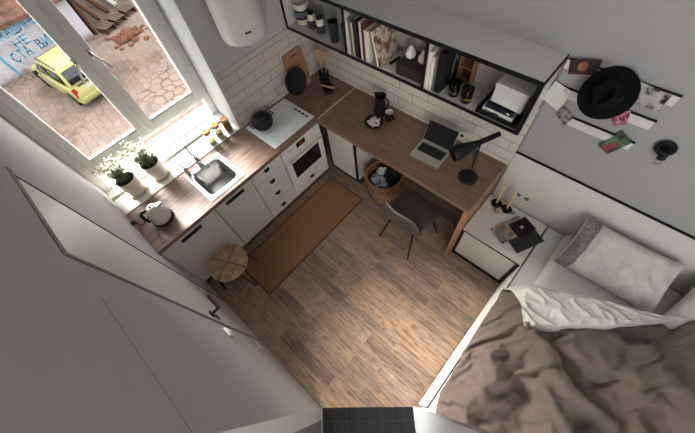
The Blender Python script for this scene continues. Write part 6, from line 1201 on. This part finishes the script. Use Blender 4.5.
[6,27,17,19,9,12,36,58,81,69,61,71,94,108,106,127,134,141,114,109,104,98,80,51,44,54,65,102,122,121,129,117,102,94,95,76,74,87,98,126,146,131,116,124,120,133,124,140,155,165,173,176,177,174,171,166,160,152,139,125,115,110,112,106,93,70,43],
[6,22,30,10,16,19,19,42,75,93,79,74,84,115,110,105,120,109,97,77,62,57,55,49,50,60,98,120,150,155,141,142,133,113,107,111,97,101,119,134,149,140,126,109,123,131,156,165,174,178,180,179,174,167,162,154,147,138,127,117,115,115,109,100,84,59,44],
[2,23,18,17,4,8,21,32,52,85,101,96,107,110,122,98,87,84,90,78,44,23,27,46,49,83,105,142,146,161,159,144,147,145,142,126,120,118,132,155,152,144,124,127,134,131,151,175,177,179,179,177,169,157,151,148,140,131,121,111,100,90,89,88,80,61,46],
[1,11,19,11,16,2,9,13,45,61,92,116,131,130,118,105,88,63,59,63,45,21,28,48,75,82,108,136,140,148,154,161,147,146,152,155,150,151,147,156,166,144,128,134,150,153,146,158,163,165,167,163,158,148,140,138,131,122,109,90,67,57,58,65,67,62,45],
[4,25,12,8,10,6,-5,9,25,57,68,94,116,122,113,93,89,67,40,31,29,29,52,82,86,104,121,120,125,148,161,161,166,157,148,144,153,165,160,143,158,160,141,141,162,161,145,138,140,141,144,148,146,137,130,118,108,93,78,49,28,21,23,32,38,44,39],
[5,32,32,8,-1,4,-10,-4,26,40,72,85,114,101,79,84,71,67,43,15,5,11,46,93,117,104,112,113,110,126,155,169,171,156,147,144,143,160,146,135,133,160,165,157,149,148,135,124,131,125,125,129,130,125,116,110,86,58,32,14,12,5,11,19,29,40,40],
[3,24,37,30,1,-4,-6,-11,10,45,61,94,108,88,81,58,60,48,47,22,8,30,52,92,129,125,105,111,106,110,128,153,165,161,158,147,142,139,147,130,122,144,173,174,137,112,115,112,115,115,110,109,108,107,101,87,71,41,17,2,4,13,21,27,33,37,44],
[1,16,29,37,25,-9,-15,-4,7,32,74,97,97,83,72,64,36,37,39,29,33,46,86,103,126,130,118,114,111,112,116,127,141,151,154,153,136,125,130,148,148,141,156,170,143,104,95,103,96,106,104,97,91,88,85,72,55,34,22,21,35,44,46,45,43,40,43],
[4,27,25,32,36,1,-15,2,18,51,67,101,83,91,74,51,35,12,15,25,48,76,90,115,121,125,125,107,115,105,118,119,127,136,152,127,123,122,119,141,167,158,147,144,137,113,98,103,112,101,102,95,83,74,71,61,49,42,43,60,67,73,64,52,45,35,38],
[3,27,42,31,36,12,5,-3,27,42,79,103,90,96,86,49,20,22,24,33,63,92,107,102,125,125,122,113,118,110,107,122,130,130,133,139,121,125,127,153,180,164,157,135,121,117,110,106,120,125,106,101,88,77,66,59,59,67,81,95,100,94,79,66,55,46,36],
[1,26,36,44,26,34,15,16,15,38,65,100,99,91,90,58,17,12,41,47,61,83,108,112,109,132,135,135,127,119,109,107,120,134,142,139,151,155,154,156,176,169,136,128,122,108,115,117,136,144,136,108,101,79,71,68,76,90,103,110,105,96,86,80,74,61,41],
[3,26,29,34,37,27,28,23,32,44,56,92,103,89,71,56,30,15,40,58,57,80,100,100,119,117,128,114,120,123,119,109,106,115,138,149,147,168,170,163,159,152,133,114,94,103,118,132,142,155,155,141,117,96,82,80,94,99,109,108,98,90,86,83,74,64,43],
[4,25,38,29,29,36,40,34,33,38,63,74,90,77,48,37,31,39,37,65,70,70,84,98,102,117,102,107,96,103,120,127,129,121,121,138,133,154,164,158,140,123,117,96,90,109,119,143,153,164,167,158,138,112,102,111,106,115,114,109,102,95,92,84,69,49,42],
[2,28,33,31,25,22,29,44,55,41,53,78,65,41,26,30,23,48,56,73,73,82,75,85,95,84,90,79,89,95,100,123,122,126,114,110,114,121,132,134,125,95,79,85,105,114,117,138,162,171,181,168,151,137,139,127,126,122,121,120,111,106,102,96,85,59,45],
[1,19,38,50,46,33,29,42,56,58,43,69,65,45,13,27,19,33,56,73,73,83,88,66,74,56,51,58,59,72,92,98,114,106,103,89,96,89,88,88,96,81,74,77,93,120,131,135,153,180,176,168,158,159,145,143,137,140,130,120,113,105,101,96,87,72,45],
[4,30,32,38,48,50,43,51,62,70,54,59,51,53,28,22,33,31,37,48,70,72,77,78,54,42,22,23,41,59,65,83,81,92,76,73,60,71,63,67,52,67,71,93,108,127,151,157,162,173,178,175,152,142,143,134,139,120,113,101,83,76,71,69,69,59,46],
[2,23,41,35,32,45,59,72,76,92,71,60,63,64,59,34,43,54,48,56,47,67,69,65,60,20,3,18,13,26,51,54,67,58,62,47,52,44,54,40,35,46,73,98,120,137,158,176,184,191,181,154,143,129,115,120,104,89,73,62,46,33,24,21,23,35,40],
[3,33,43,49,40,31,47,76,91,110,103,79,74,78,70,63,41,54,64,55,59,55,66,61,54,37,10,14,29,30,30,50,47,39,39,57,56,66,63,55,42,57,72,107,131,144,159,178,175,181,167,141,107,100,94,81,73,67,49,36,23,16,17,7,6,16,41],
[4,30,40,45,43,39,39,65,103,112,127,117,92,84,83,65,58,42,57,68,61,68,65,64,61,50,29,31,46,55,51,50,55,50,45,56,83,74,76,81,73,65,85,110,136,151,155,162,162,158,138,114,86,59,64,69,69,58,48,38,27,21,20,10,8,19,44],
[0,27,40,35,39,41,50,58,95,126,131,140,127,94,79,72,54,41,45,52,78,77,79,69,59,52,44,45,56,66,55,53,58,70,82,93,102,88,97,85,80,69,96,102,116,143,151,148,144,125,104,87,71,48,48,64,82,84,73,61,49,43,34,25,20,24,43],
[3,23,46,39,27,37,50,70,85,109,139,138,140,122,91,73,68,60,43,60,73,84,86,85,75,63,66,69,53,48,54,53,59,82,92,111,105,105,89,82,74,74,82,97,98,107,119,141,135,104,78,75,79,69,63,76,95,105,99,87,69,70,67,61,51,49,42],
[2,34,40,40,38,31,43,61,95,118,124,128,126,126,118,100,77,81,78,62,85,79,66,66,82,86,78,82,65,30,37,42,52,63,91,96,101,95,96,73,72,61,65,79,90,90,108,104,116,101,77,85,97,91,92,93,97,103,84,80,80,93,95,94,84,68,48],
[3,21,33,31,39,45,50,67,82,116,130,118,103,100,102,101,99,81,90,100,90,95,73,45,55,72,82,71,57,33,24,34,40,65,71,89,88,91,76,65,65,68,50,46,74,86,82,75,85,97,86,91,108,121,122,118,95,76,69,67,79,87,96,94,86,73,47],
[-1,10,21,33,36,49,62,60,85,94,108,102,84,94,97,102,88,96,111,112,109,81,71,53,41,48,65,72,65,46,24,26,49,61,77,68,87,91,78,66,46,55,36,45,51,68,50,56,51,75,84,85,92,105,117,110,96,72,61,72,88,85,78,74,69,56,46],
[2,18,26,28,36,40,55,66,67,82,68,76,77,65,80,71,82,75,93,83,77,72,51,57,57,43,51,66,71,67,52,34,44,71,68,72,68,89,91,75,43,44,50,36,48,38,44,33,35,44,65,76,75,85,85,92,73,73,73,83,89,84,69,66,65,57,48],
[26,25,28,27,30,35,68,71,71,70,65,62,62,64,62,63,64,64,62,63,65,62,58,57,60,56,56,60,58,61,58,57,58,62,63,61,64,67,69,66,59,57,59,54,55,55,56,57,58,59,61,63,66,66,65,64,61,61,62,67,70,72,72,72,73,72,67],
]
def duvet_cover():
    rows, cols, extra = len(fold_up), len(fold_up[0]), 8
    vs = []
    for j in range(rows):
        for i in range(cols+extra):
            k = min(i, cols-1)
            x0 = .272 + 1.448*k/(cols-1)
            y0 = .05 + (interp(UP, x0)-.05)*j/(rows-1)
            bs = .505 + .115*smooth(.28,.44,x0)
            x, y, up = x0+fold_side[j][k]*.001, y0+fold_along[j][k]*.001, fold_up[j][k]*.001
            if i >= cols:
                e = (i-cols+1)/extra; x += .36*e; up = up*(1-.6*e)+.02*e
            z = bs + up*(1.1-.45*smooth(.6,.9,j/(rows-1))*(1 if x < 1.2 else .3)) + .012*smooth(.3,.5,x) + .45*cre(x,y)*smooth(.27,.36,x)
            z += .05*smooth(1.2,1.45,x)*math.exp(-((y-1.72)/.12)**2)
            if x < 1.12: z = max(z-.07*smooth(.93,1,j/(rows-1)), .603 if x > .46 else .508)
            x += (xe(y)-.272)*(1-smooth(.27,.55,x))
            vs.append((x, y, max(z, .508)))
    W = cols+extra
    fs = [(j*W+i, j*W+i+1, (j+1)*W+i+1, (j+1)*W+i) for j in range(rows-1) for i in range(W-1)]
    return MB().add(vs, fs)
dvt = thing('duvet', 'rumpled taupe duvet with white underside folded back at the top', 'duvet', (0,0,0))
duvet_cover().build('cover', M['duvet'], dvt, angle=180, subsurf=2)
# folded back white underside
LOW = [(.0,(.475,.917)),(.25,(.673,1.090)),(.5,(.862,1.262)),(.75,(1.04,1.455)),(1,(1.20,1.62))]
UPP = [(.0,(.262,1.205)),(.12,(.352,1.262)),(.28,(.480,1.327)),(.42,(.620,1.392)),(.58,(.790,1.455)),(.75,(.960,1.51)),(.88,(1.09,1.57)),(1,(1.22,1.68))]
def pint(pl, t):
    for (a,p),(b,q) in zip(pl, pl[1:]):
        if t <= b+1e-9:
            k = (t-a)/(b-a); return (p[0]+(q[0]-p[0])*k, p[1]+(q[1]-p[1])*k)
    return pl[-1][1]
def fold(u, v):
    lo = pint(LOW, u); up = pint(UPP, u)
    w_ = v*1.0
    x_ = lo[0]+(up[0]-lo[0])*w_; y = lo[1]+(up[1]-lo[1])*w_
    x_ += .010*mnoise.noise(Vector((u*9,v*2,5))); y += .012*mnoise.noise(Vector((u*8,v*2,8)))
    L = math.hypot(up[0]-lo[0], up[1]-lo[1])
    base = duvet_z(min(x_, 2.0), min(y, interp(UP, x_)-.0), 0)
    s1 = smooth(0,.10,v); s2 = 1-smooth(.72,1.0,v)
    puff = .062 + .032*s1*s2*min(1, L/.2)
    q = Vector((x_,y,0))
    r = 1-abs(mnoise.noise(Vector((u*9+v*1.5, v*2.2, 3)))); r2 = 1-abs(mnoise.noise(Vector((u*20-v*4, v*5, 13))))
    wr = .020*(r**6)*s1 + .005*(r2**5) + .012*mnoise.noise(q*6) + .005*(.25-abs(mnoise.noise(Vector((q.x*16-q.y*9, q.y*10+q.x*6, 4)))))
    z = base + puff + wr*min(1, L/.2)
    z -= .075*smooth(.8,1.0,v)*min(1,L/.15) + .048*(1-smooth(0,.04,v))
    zm = .60 if x_ > .44 else .508
    return (x_, y, max(z, zm+.006))
MB().grid(fold, 200, 60).build('turned_back_edge', M['linen'], dvt, angle=180)
# brown piping seen under the white edge
# pillows
def pillow_pts(w, h, t, seed, taper=0):
    def fn_side(sgn):
        def fn(u, v):
            x_ = (u-.5)*2; y = (v-.5)*2
            k = (1-abs(x_)**5)*(1-abs(y)**5)
            ed_ = max(0,k)**.42
            pinch = 1-.05*(1-abs(y)**2)*abs(x_)**3
            X = x_*w/2*(1-.05*(1-y*y))*(1-taper*max(0,x_)*(y+1)/2); Y = y*h/2*(1-.06*(1-x_*x_))
            q = Vector((x_*w/2,y*h/2,0))*1.0
            r = 1-abs(mnoise.noise(Vector((q.x*7+q.y*5+seed, q.y*4-q.x*3, seed))))
            Z = sgn*t/2*ed_ + (.030*(r**4) + .014*mnoise.noise(q*8+Vector((seed,0,0))) + .010*(.3-abs(mnoise.noise(Vector((q.x*18+q.y*11+seed, q.y*12-q.x*5, 3))))))*ed_*(1 if sgn > 0 else .3)
            return (X, Y, Z)
        return fn
    return fn_side
def pillow(label, mat, w, h, t, Mx, seed, band):
    th_ = thing('pillow', label, 'pillow', (0,0,0), 0, 'white pillows on the bed'); th_.matrix_world = Mx
    f = pillow_pts(w, h, t, seed, .24 if band else 0)
    m = MB(); m.grid(f(1), 60, 44); m.grid(f(-1), 60, 44)
    o = m.build('cover', mat, th_, angle=180)
    bm = bmesh.new(); bm.from_mesh(o.data); bmesh.ops.remove_doubles(bm, verts=bm.verts, dist=.0006); bmesh.ops.recalc_face_normals(bm, faces=bm.faces); bm.to_mesh(o.data); bm.free()
    if band:
        b_ = MB()
        def fb(u, v):
            p = f(1)(.012+u*.13, .004+v*.992); return (p[0],p[1],p[2]+.0025)
        b_.grid(fb, 10, 44); b_.build('patterned_band', M['band'], th_, angle=180)
    return th_
# pillow one leans on the headboard
c0 = Vector((.772,1.757,.725)); ex = Vector((1,.02,0)).normalized(); ey = Vector((-.06,.70,.70)); ey = (ey-ex*ey.dot(ex)).normalized(); ez = ex.cross(ey)
pillow('white pillow with a grey patterned band, leaning on the headboard', M['linen'], .69, .41, .13, Matrix(((ex.x,ey.x,ez.x,c0.x),(ex.y,ey.y,ez.y,c0.y),(ex.z,ey.z,ez.z,c0.z),(0,0,0,1))), 2.3, True)
c0 = Vector((1.475,1.735,.745)); ex = Vector((1,-.03,0)).normalized(); ey = Vector((.03,.75,.60)); ey = (ey-ex*ey.dot(ex)).normalized(); ez = ex.cross(ey)
pillow('plain white pillow without band, at the right end of the bed', M['linen'], .70, .46, .15, Matrix(((ex.x,ey.x,ez.x,c0.x),(ex.y,ey.y,ez.y,c0.y),(ex.z,ey.z,ez.z,c0.z),(0,0,0,1))), 8.1, False)

# ------------------------------------------------------------------ ledges, cards, hat, wall lamp
for label, x0, z, n in (('upper white picture ledge with black top edge, behind the hat', -.236, 1.838, 0), ('middle white picture ledge with black top edge, behind the hat', -.236, 1.677, 1), ('lower white picture ledge with black top edge, below the hat', -.054, 1.514, 2)):
    t = thing('picture_ledge', label, 'ledge', (0,0,0), 0, 'picture ledges on the bed wall')
    MB().box(x0,.303,1.948,1.959,z-.062,z-.006).build('front_board', M['white_warm'], t)
    MB().box(x0,.305,1.946,1.959,z-.006,z).build('top_edge', M['black'], t)
tag(MB().box(-.238,-.228,1.95,1.9595,1.075,1.84).build('wall_seam', M['paper_grey']), 'thin vertical joint strip on the wall beside the shelf end', 'strip')
def card(label, pts, y, mat, name='photo_card', cat='photo', extra=None):
    t = thing(name, label, cat, (0,0,0), 0, 'cards pinned above the bed')
    m = MB(); m.add([(a,y,b) for a,b in pts]+[(a,y+.0015,b) for a,b in pts], [(0,1,2,3),(7,6,5,4),(0,4,5,1),(1,5,6,2),(2,6,7,3),(3,7,4,0)])
    m.build('print', mat, t, smooth=False)
    return t
def ell_poly(mb, cx, cz, rx, rz_, y, n=20):
    mb.add([(cx+rx*math.cos(2*PI*k/n), y, cz+rz_*math.sin(2*PI*k/n)) for k in range(n)], [tuple(range(n))])
p = card('dark photo print of a face, left of the hat', [(-.224,1.838),(-.085,1.884),(-.07,1.80),(-.197,1.757)], 1.9440, print_mat('dark_print', [(.35,srgb(34,26,28)),(.7,srgb(66,50,50))], 20, 3.))
m = MB(); ell_poly(m, -.150, 1.822, .023, .030, 1.9430); m.build('face_print', print_mat('face_print', [(.4,srgb(150,96,70)),(.65,srgb(182,126,94))], 40, 1.), p)
m = MB(); m.add([(-.2,1.9432,1.772),(-.197,1.9432,1.757),(-.11,1.9432,1.786),(-.113,1.9432,1.797)], [(0,1,2,3)]); m.build('red_stripe_print', M['redbrown'], p)
card('white card with faint grey sketch, at the left below the shelf corner', [(-.255,1.56),(-.236,1.694),(-.136,1.672),(-.122,1.515)], 1.9425, print_mat('sketch', [(.58,srgb(216,212,204)),(.72,srgb(150,146,140))], 14, 4.), 'paper_card', 'card')
card('small black and white photo below the sketch card', [(-.130,1.568),(-.036,1.522),(-.062,1.443),(-.145,1.505)], 1.9410, print_mat('bw_print', [(.4,srgb(40,38,38)),(.5,srgb(170,166,162)),(.62,srgb(70,68,66))], 22, 6.))
card('photo with dark shapes and orange, right of the hat', [(.115,1.845),(.268,1.828),(.274,1.727),(.165,1.735)], 1.9435, print_mat('orange_print', [(.34,srgb(40,36,34)),(.45,srgb(176,172,168)),(.56,srgb(196,192,186)),(.62,srgb(170,104,60)),(.74,srgb(52,42,36))], 18, 8.))
card('pink patterned photo just under the hat brim', [(.105,1.62),(.175,1.69),(.204,1.607),(.16,1.566)], 1.9435, print_mat('pink_print', [(.38,srgb(120,60,76)),(.5,srgb(206,150,160)),(.62,srgb(190,110,126)),(.75,srgb(224,200,200))], 34, 3.))
p = card('green photo with a red figure on the lower ledge', [(.166,1.408),(.213,1.558),(.290,1.508),(.238,1.376)], 1.9435, print_mat('green_print', [(.35,srgb(50,60,46)),(.55,srgb(84,120,84)),(.7,srgb(120,140,110))], 18, 5.))
m = MB(); m.add([(.178,1.9428,1.412),(.235,1.9428,1.482),(.246,1.9428,1.462),(.226,1.9428,1.392)], [(0,1,2,3)]); m.build('red_print', print_mat('red_shape', [(.4,srgb(150,44,64)),(.6,srgb(176,70,86))], 40), p)

ht = thing('hat', 'wide-brimmed black felt hat hanging on the wall over the ledges', 'hat', (0,0,0))
hn = Vector((-.10,-.80,.42)).normalized(); hu = Vector((0,0,1)); hu = (hu-hn*hu.dot(hn)).normalized(); hx_ = hu.cross(hn)
ho = Vector((.030,1.893,1.762))
ht.matrix_world = Matrix(((hx_.x,hu.x,hn.x,ho.x),(hx_.y,hu.y,hn.y,ho.y),(hx_.z,hu.z,hn.z,ho.z),(0,0,0,1)))
def brim(u, v):
    a = 2*PI*u; r = .072+(.130-.072)*v
    return (r*math.cos(a)*1.0, r*math.sin(a)*1.02, .010*math.sin(2*a)*v + .012*v*v - .01*abs(math.cos(a))*v)
MB().grid(brim, 64, 10).build('brim', M['felt'], ht, solid=.004)
def crown(u, v):
    a = 2*PI*u; t_ = v
    if t_ < .62:
        k = t_/.62; r = .075-.012*k; z = .095*k
    else:
        k = (t_-.62)/.38; r = .063*(1-k)**.75; z = .095+.012*math.sin(PI*min(1,k*1.3))*(1-k)-.03*smooth(.3,1,k)
    x_, y = r*math.cos(a)*.92, r*math.sin(a)*1.08
    pin = .022*smooth(.3,.62,t_)*math.exp(-((y+.05)/.05)**2)
    x_ *= 1-pin*9
    return (x_, y, z)
MB().grid(crown, 56, 30).build('crown', M['felt'], ht, angle=180)
MB().lathe([(.0765,.002),(.0775,.004),(.0745,.026),(.0725,.026)], 48, Matrix.Diagonal((.92,1.08,1,1))).build('band', M['felt'], ht)

wl = thing('wall_lamp', 'small black wall lamp holder with clear bulb, right of the ledges', 'wall lamp', (.430,1.9595,1.555))
MB().lathe([(0,0),(.044,0),(.048,.008),(.048,.018),(.040,.026),(.022,.022),(0,.022)], 32, Matrix.Rotation(PI/2,4,'X')).build('rosette', M['black_metal'], wl)
MB().tube([(0,-.02,0),(.004,-.034,0)], .014, 12).build('arm', M['black_metal'], wl)
MB().tube([(.003,-.042,.012),(.016,-.046,-.04)], [.021,.021], 20).build('socket_shell', M['black_metal'], wl)
MB().lathe([(.014,0),(.020,-.012),(.026,-.03),(.022,-.048),(.010,-.057),(0,-.058)], 24, T(.016,-.046,-.04) @ Matrix.Scale(.75,4)).build('bulb', M['glass'], wl)

# ------------------------------------------------------------------ courtyard outside the window
G = -5.0
struct(MB().box(-46,-3.2,-26,30,G-.2,G).build('courtyard_ground', M['ground'], smooth=False))
struct(MB().box(-31,-30,-40,44,G,6.5).build('sky_blocker', M['gate'], smooth=False))  # added block out of view, keeps low sky light off the upper walls
gw = thing('garage', 'pale rendered garage wall with rusty roof and blue lettering across the courtyard', 'building', (0,0,0))
GXW = -20.7
MB().box(GXW-4,GXW,-9,2.72,G,-3.22).build('wall', M['gwall'], gw, smooth=False)
MB().prism([(GXW+.25,-3.22),(GXW-4.2,-2.2),(GXW-4.2,-2.05),(GXW+.25,-3.08)], -9.2, 2.8, Matrix(((1,0,0,0),(0,0,1,0),(0,1,0,0),(0,0,0,1)))).build('roof', M['groof'], gw, smooth=False)
LET = {'М':[[(0,0),(.05,1),(.5,.35),(.95,1),(1,0)]], 'А':[[(0,0),(.5,1),(1,0)],[(.2,.38),(.8,.38)]], 'Ш':[[(0,1),(0,0),(1,0),(1,1)],[(.5,0),(.5,1)]],
       'И':[[(0,1),(0,0),(1,1),(1,0)]], 'Н':[[(0,0),(0,1)],[(1,0),(1,1)],[(0,.5),(1,.5)]], 'Ы':[[(0,1),(0,0),(.45,.05),(.55,.3),(.4,.5),(0,.5)],[(1,0),(1,1)]],
       'Е':[[(1,1),(0,1),(0,0),(1,0)],[(0,.52),(.8,.52)]], 'С':[[(.95,.85),(.6,1),(.2,.9),(0,.5),(.2,.1),(.6,0),(.95,.15)]], 'Т':[[(0,1),(1,1)],[(.5,1),(.5,0)]],
       'В':[[(0,0),(0,1),(.6,.97),(.75,.78),(.55,.55),(0,.52)],[(.55,.55),(.95,.35),(.8,.08),(0,0)]], 'Ь':[[(0,1),(0,0),(.7,.04),(.9,.25),(.7,.5),(0,.5)]]}
gf = MB()
def text(s_, y0, z0, hgt, adv, wd, slope):
    for i, chh in enumerate(s_):
        if chh == ' ': continue
        for st in LET[chh]:
            pts = [(GXW+.006, y0+i*adv+a*wd, z0+i*slope+b*hgt+random.uniform(-.012,.012)) for a,b in st]
            for (p,q) in zip(pts, pts[1:]):
                p = Vector(p); q = Vector(q); d = (q-p).normalized()*.02; nrm = Vector((0,-(q-p).z,(q-p).y)).normalized()*.026
                gf.add([p-d+nrm, q+d+nrm, q+d-nrm, p-d-nrm], [(0,1,2,3)])
text('МАШИНЫ', -.48, -3.62, .34, .295, .20, .012)
text('НЕ', -.22, -4.08, .33, .36, .24, .01)
text('СТА ВИТЬ', -.72, -4.52, .36, .30, .21, .015)
gf.add([(GXW+.006,-1.12,-3.95),(GXW+.006,-1.02,-3.95),(GXW+.006,-.98,-4.98),(GXW+.006,-1.08,-4.98)], [(0,1,2,3)])
gf.build('painted_lettering', M['blue_paint'], gw, smooth=False)
gt = thing('garage_gate', 'grey sheet gate standing open beside the garage', 'gate', (0,0,0))
MB().box(GXW-3.2,GXW-.05,2.86,2.92,G,-2.6).build('gate_sheet', M['gate'], gt)
fr = MB()
for z in (G+.05,-3.8,-2.65): fr.box(GXW-3.2,GXW-.05,2.82,2.95,z,z+.06)
for x in (GXW-3.2,GXW-1.6,GXW-.1): fr.box(x,x+.06,2.82,2.95,G,-2.6)
fr.build('gate_frame', M['rust'], gt)
# pallets / crates, boards and rubble
def crate(label, x, y, rz):
    t = thing('wooden_pallet', label, 'pallet', (x,y,G+.005), rz, 'wooden pallets in the courtyard')
    for k in range(4): MB().box(-.36,.36,-.30+k*.16,-.18+k*.16,.22,.25).build('slat', M['pallet'], t)
    for y_ in (-.30,.24): MB().box(-.36,.36,y_,y_+.06,0,.22).build('runner', M['rust'], t)
crate('weathered pallet beside the garage gate, the nearest the garage', -20.55, 3.42, .35)
crate('weathered pallet in the middle of the row by the rubble', -20.85, 4.18, .25)
crate('weathered pallet at the far end of the row, by the boards', -21.2, 4.95, .2)
for lab, y0, y1, x0, x1, mt_ in (('long pale board leaning over the pallets', 4.6, 4.85, -27, -21.75, 'grey_board'), ('long rusty beam lying beside the pale board', 4.0, 4.2, -27, -21.4, 'rust'), ('second rusty beam beside the garage gate', 3.4, 3.55, -26, -21.15, 'rust'), ('weathered plank at the end of the beams', 5.3, 5.5, -27, -21.8, 'pallet')):
    tag(MB().box(x0,x1,y0,y1,G+.3,G+.42).build('timber_beam', M[mt_], bevel=.01), lab, 'beam', 'beams stacked in the courtyard')
rb = MB(); rnd = random.Random(4)
for k in range(170):
    a = rnd.uniform(0,2*PI); r_ = abs(rnd.gauss(0,.5))
    x_, y_ = -19.0+.62*r_*math.cos(a)*1.2, 3.75+.85*r_*math.sin(a)
    s_ = rnd.uniform(.04,.09); z_ = G+.02+max(0,.14-.15*r_)
    rb.box(-s_*1.4,s_*1.4,-s_,s_,-s_*.6,s_*.6, T(x_,y_,z_) @ Matrix.Rotation(rnd.uniform(-.5,.5),4,'X') @ rotz(rnd.uniform(0,3)))
tag(rb.build('brick_rubble', M['red_brick'], smooth=False), 'heap of broken red bricks in front of the pallets', 'rubble', kind='stuff')

# car
car = thing('car', 'small pale yellow estate car parked in the courtyard, seen from behind', 'car', (-15.35,.86,G), math.radians(8)); car.scale = (1.06,1.06,1.06)
def sect(x, hw, z0, z1, r=.08):   # cross-section in local y,z
    pts = []
    for cy, cz, a0 in ((hw-r,z1-r,0),(-hw+r,z1-r,90),(-hw+r,z0+r,180),(hw-r,z0+r,270)):
        for k in range(4):
            a = math.radians(a0+30*k); pts.append((x, cy+r*math.cos(a), cz+r*math.sin(a)))
    return pts
lo = [(.0,.70,.30,.62,.10),(-.06,.78,.24,.80,.10),(-.14,.81,.20,.88,.10),(-.7,.83,.18,.90,.10),(-2.6,.83,.18,.90,.10),(-3.0,.82,.18,.86,.12),(-3.6,.78,.20,.74,.14),(-3.88,.70,.26,.60,.12),(-3.95,.58,.32,.52,.08)]
MB().loops([sect(*q) for q in lo]).build('body', M['car'], car, angle=50)
up_ = [(-.16,.74,.80,.98,.08),(-.22,.72,.80,1.18,.10),(-.34,.68,.80,1.40,.12),(-.46,.66,.80,1.46,.12),(-1.0,.66,.80,1.49,.12),(-1.9,.65,.80,1.47,.12),(-2.15,.66,.80,1.40,.12),(-2.75,.74,.80,.96,.06)]
MB().loops([sect(*q) for q in up_]).build('cabin', M['car'], car, angle=50)
rw = MB(); rw.add([(-.140,-.62,.96),(-.140,.62,.96),(-.202,.60,1.18),(-.202,-.60,1.18),(-.318,.57,1.385),(-.318,-.57,1.385)], [(0,1,2,3),(3,2,4,5)]); rw.build('rear_window', M['car_glass'], car, solid=.012)
for s_ in (-1,1):
    sw = MB(); sw.add([(-.42,s_*.742,.93),(-2.45,s_*.758,.95),(-2.02,s_*.688,1.30),(-.62,s_*.690,1.34)], [(0,1,2,3)]); sw.build('side_window', M['car_glass'], car, solid=.012)
    pl = MB()
    for x_ in (-1.12,-1.75): pl.box(x_-.03,x_+.03,s_*.72-.006,s_*.72+.03,.93,1.30)
    pl.build('door_pillar', M['car'], car)
    MB().box(-.012,.03,s_*.72-.075,s_*.72+.075,.56,.90, T(-.06,0,0)).build('tail_light', M['red_lamp'], car, bevel=.012)
    MB().tube([(-.55,s_*.60,1.47),(-.6,s_*.60,1.52),(-1.9,s_*.59,1.52),(-1.98,s_*.59,1.46)], .018, 8).build('roof_rail', M['charcoal'], car)
    MB().box(-2.34,-2.22,s_*.83-.0,s_*.98,.93,1.06).build('wing_mirror', M['black'], car, bevel=.02)
    for x_ in (-.75,-3.2):
        wM = T(x_,s_*.76,.30) @ Matrix.Rotation(PI/2,4,'X')
        wh = MB().lathe([(0,-.08),(.22,-.08),(.29,-.07),(.30,0),(.29,.07),(.22,.085),(0,.085)], 28, wM).build('wheel', M['tyre'], car)
        MB().lathe([(0,-.09),(.17,-.088),(.19,-.08),(.19,.088),(.17,.092),(0,.095)], 24, wM).build('hub_cap', M['hub'], wh)
ws = MB(); ws.add([(-2.73,-.62,.97),(-2.73,.62,.97),(-2.20,.54,1.38),(-2.20,-.54,1.38)], [(0,1,2,3)]); ws.build('windscreen', M['car_glass'], car, solid=.03)
MB().box(-.05,.035,-.70,.70,.34,.50).build('rear_bumper', M['car'], car, bevel=.03)
MB().box(.0,.012,-.26,.26,.66,.77, T(-.03,0,0)).build('number_plate', M['plate_white'], car)
MB().box(-.09,-.055,-.50,.50,.86,.90).build('tailgate_trim', M['charcoal'], car)

# ------------------------------------------------------------------ light
sc = bpy.context.scene
wd = bpy.data.worlds.new('overcast_sky'); sc.world = wd; wd.use_nodes = True
bg = wd.node_tree.nodes['Background']; bg.inputs[0].default_value = (.97,.985,1,1); bg.inputs[1].default_value = 3.6
def area(name, loc, rot, sx, sy, power, col=(1,1,1), portal=False, spread=PI):
    l = bpy.data.lights.new(name, 'AREA'); l.shape = 'RECTANGLE'; l.size = sx; l.size_y = sy; l.energy = power; l.color = col; l.spread = spread
    o = bpy.data.objects.new(name, l); C.objects.link(o); o.location = loc; o.rotation_euler = rot
    if portal: l.cycles.is_portal = True
    return o
area('window_portal', (-2.90,.227,1.73), (0,-PI/2,0), 1.66, 1.26, 1, portal=True)
sn = bpy.data.lights.new('sky_sun', 'SUN'); sn.energy = 13.; sn.angle = math.radians(26); sn.color = (1,.98,.965)
so_ = bpy.data.objects.new('sky_sun', sn); C.objects.link(so_)
so_.rotation_euler = Vector((.83,.04,-.44)).to_track_quat('-Z','Y').to_euler()
area('ceiling_fill', (.2,.9,H-.03), (0,0,0), 1.6, 1.2, 4, (1,.97,.94))  # added fill lamp out of view, lifts the dark parts of the room
area('corridor_fill', (.86,-1.10,2.3), Vector((-.66,.62,-.62)).to_track_quat('-Z','Y').to_euler(), .5, .5, 9, (1,.95,.88), spread=math.radians(110))  # added warm fill behind the camera, brightens the corridor wall and nightstand front

sc.cycles.use_denoising = True
sc.cycles.max_bounces = 10; sc.cycles.diffuse_bounces = 6; sc.cycles.transparent_max_bounces = 16
sc.cycles.sample_clamp_indirect = 6
sc.view_settings.view_transform = 'Standard'
sc.view_settings.look = 'None'
sc.view_settings.use_curve_mapping = True
cv = sc.view_settings.curve_mapping.curves[3]
cv.points.new(.22, .175); cv.points.new(.65, .69)
sc.view_settings.curve_mapping.update()
sc.view_settings.exposure = 0.6
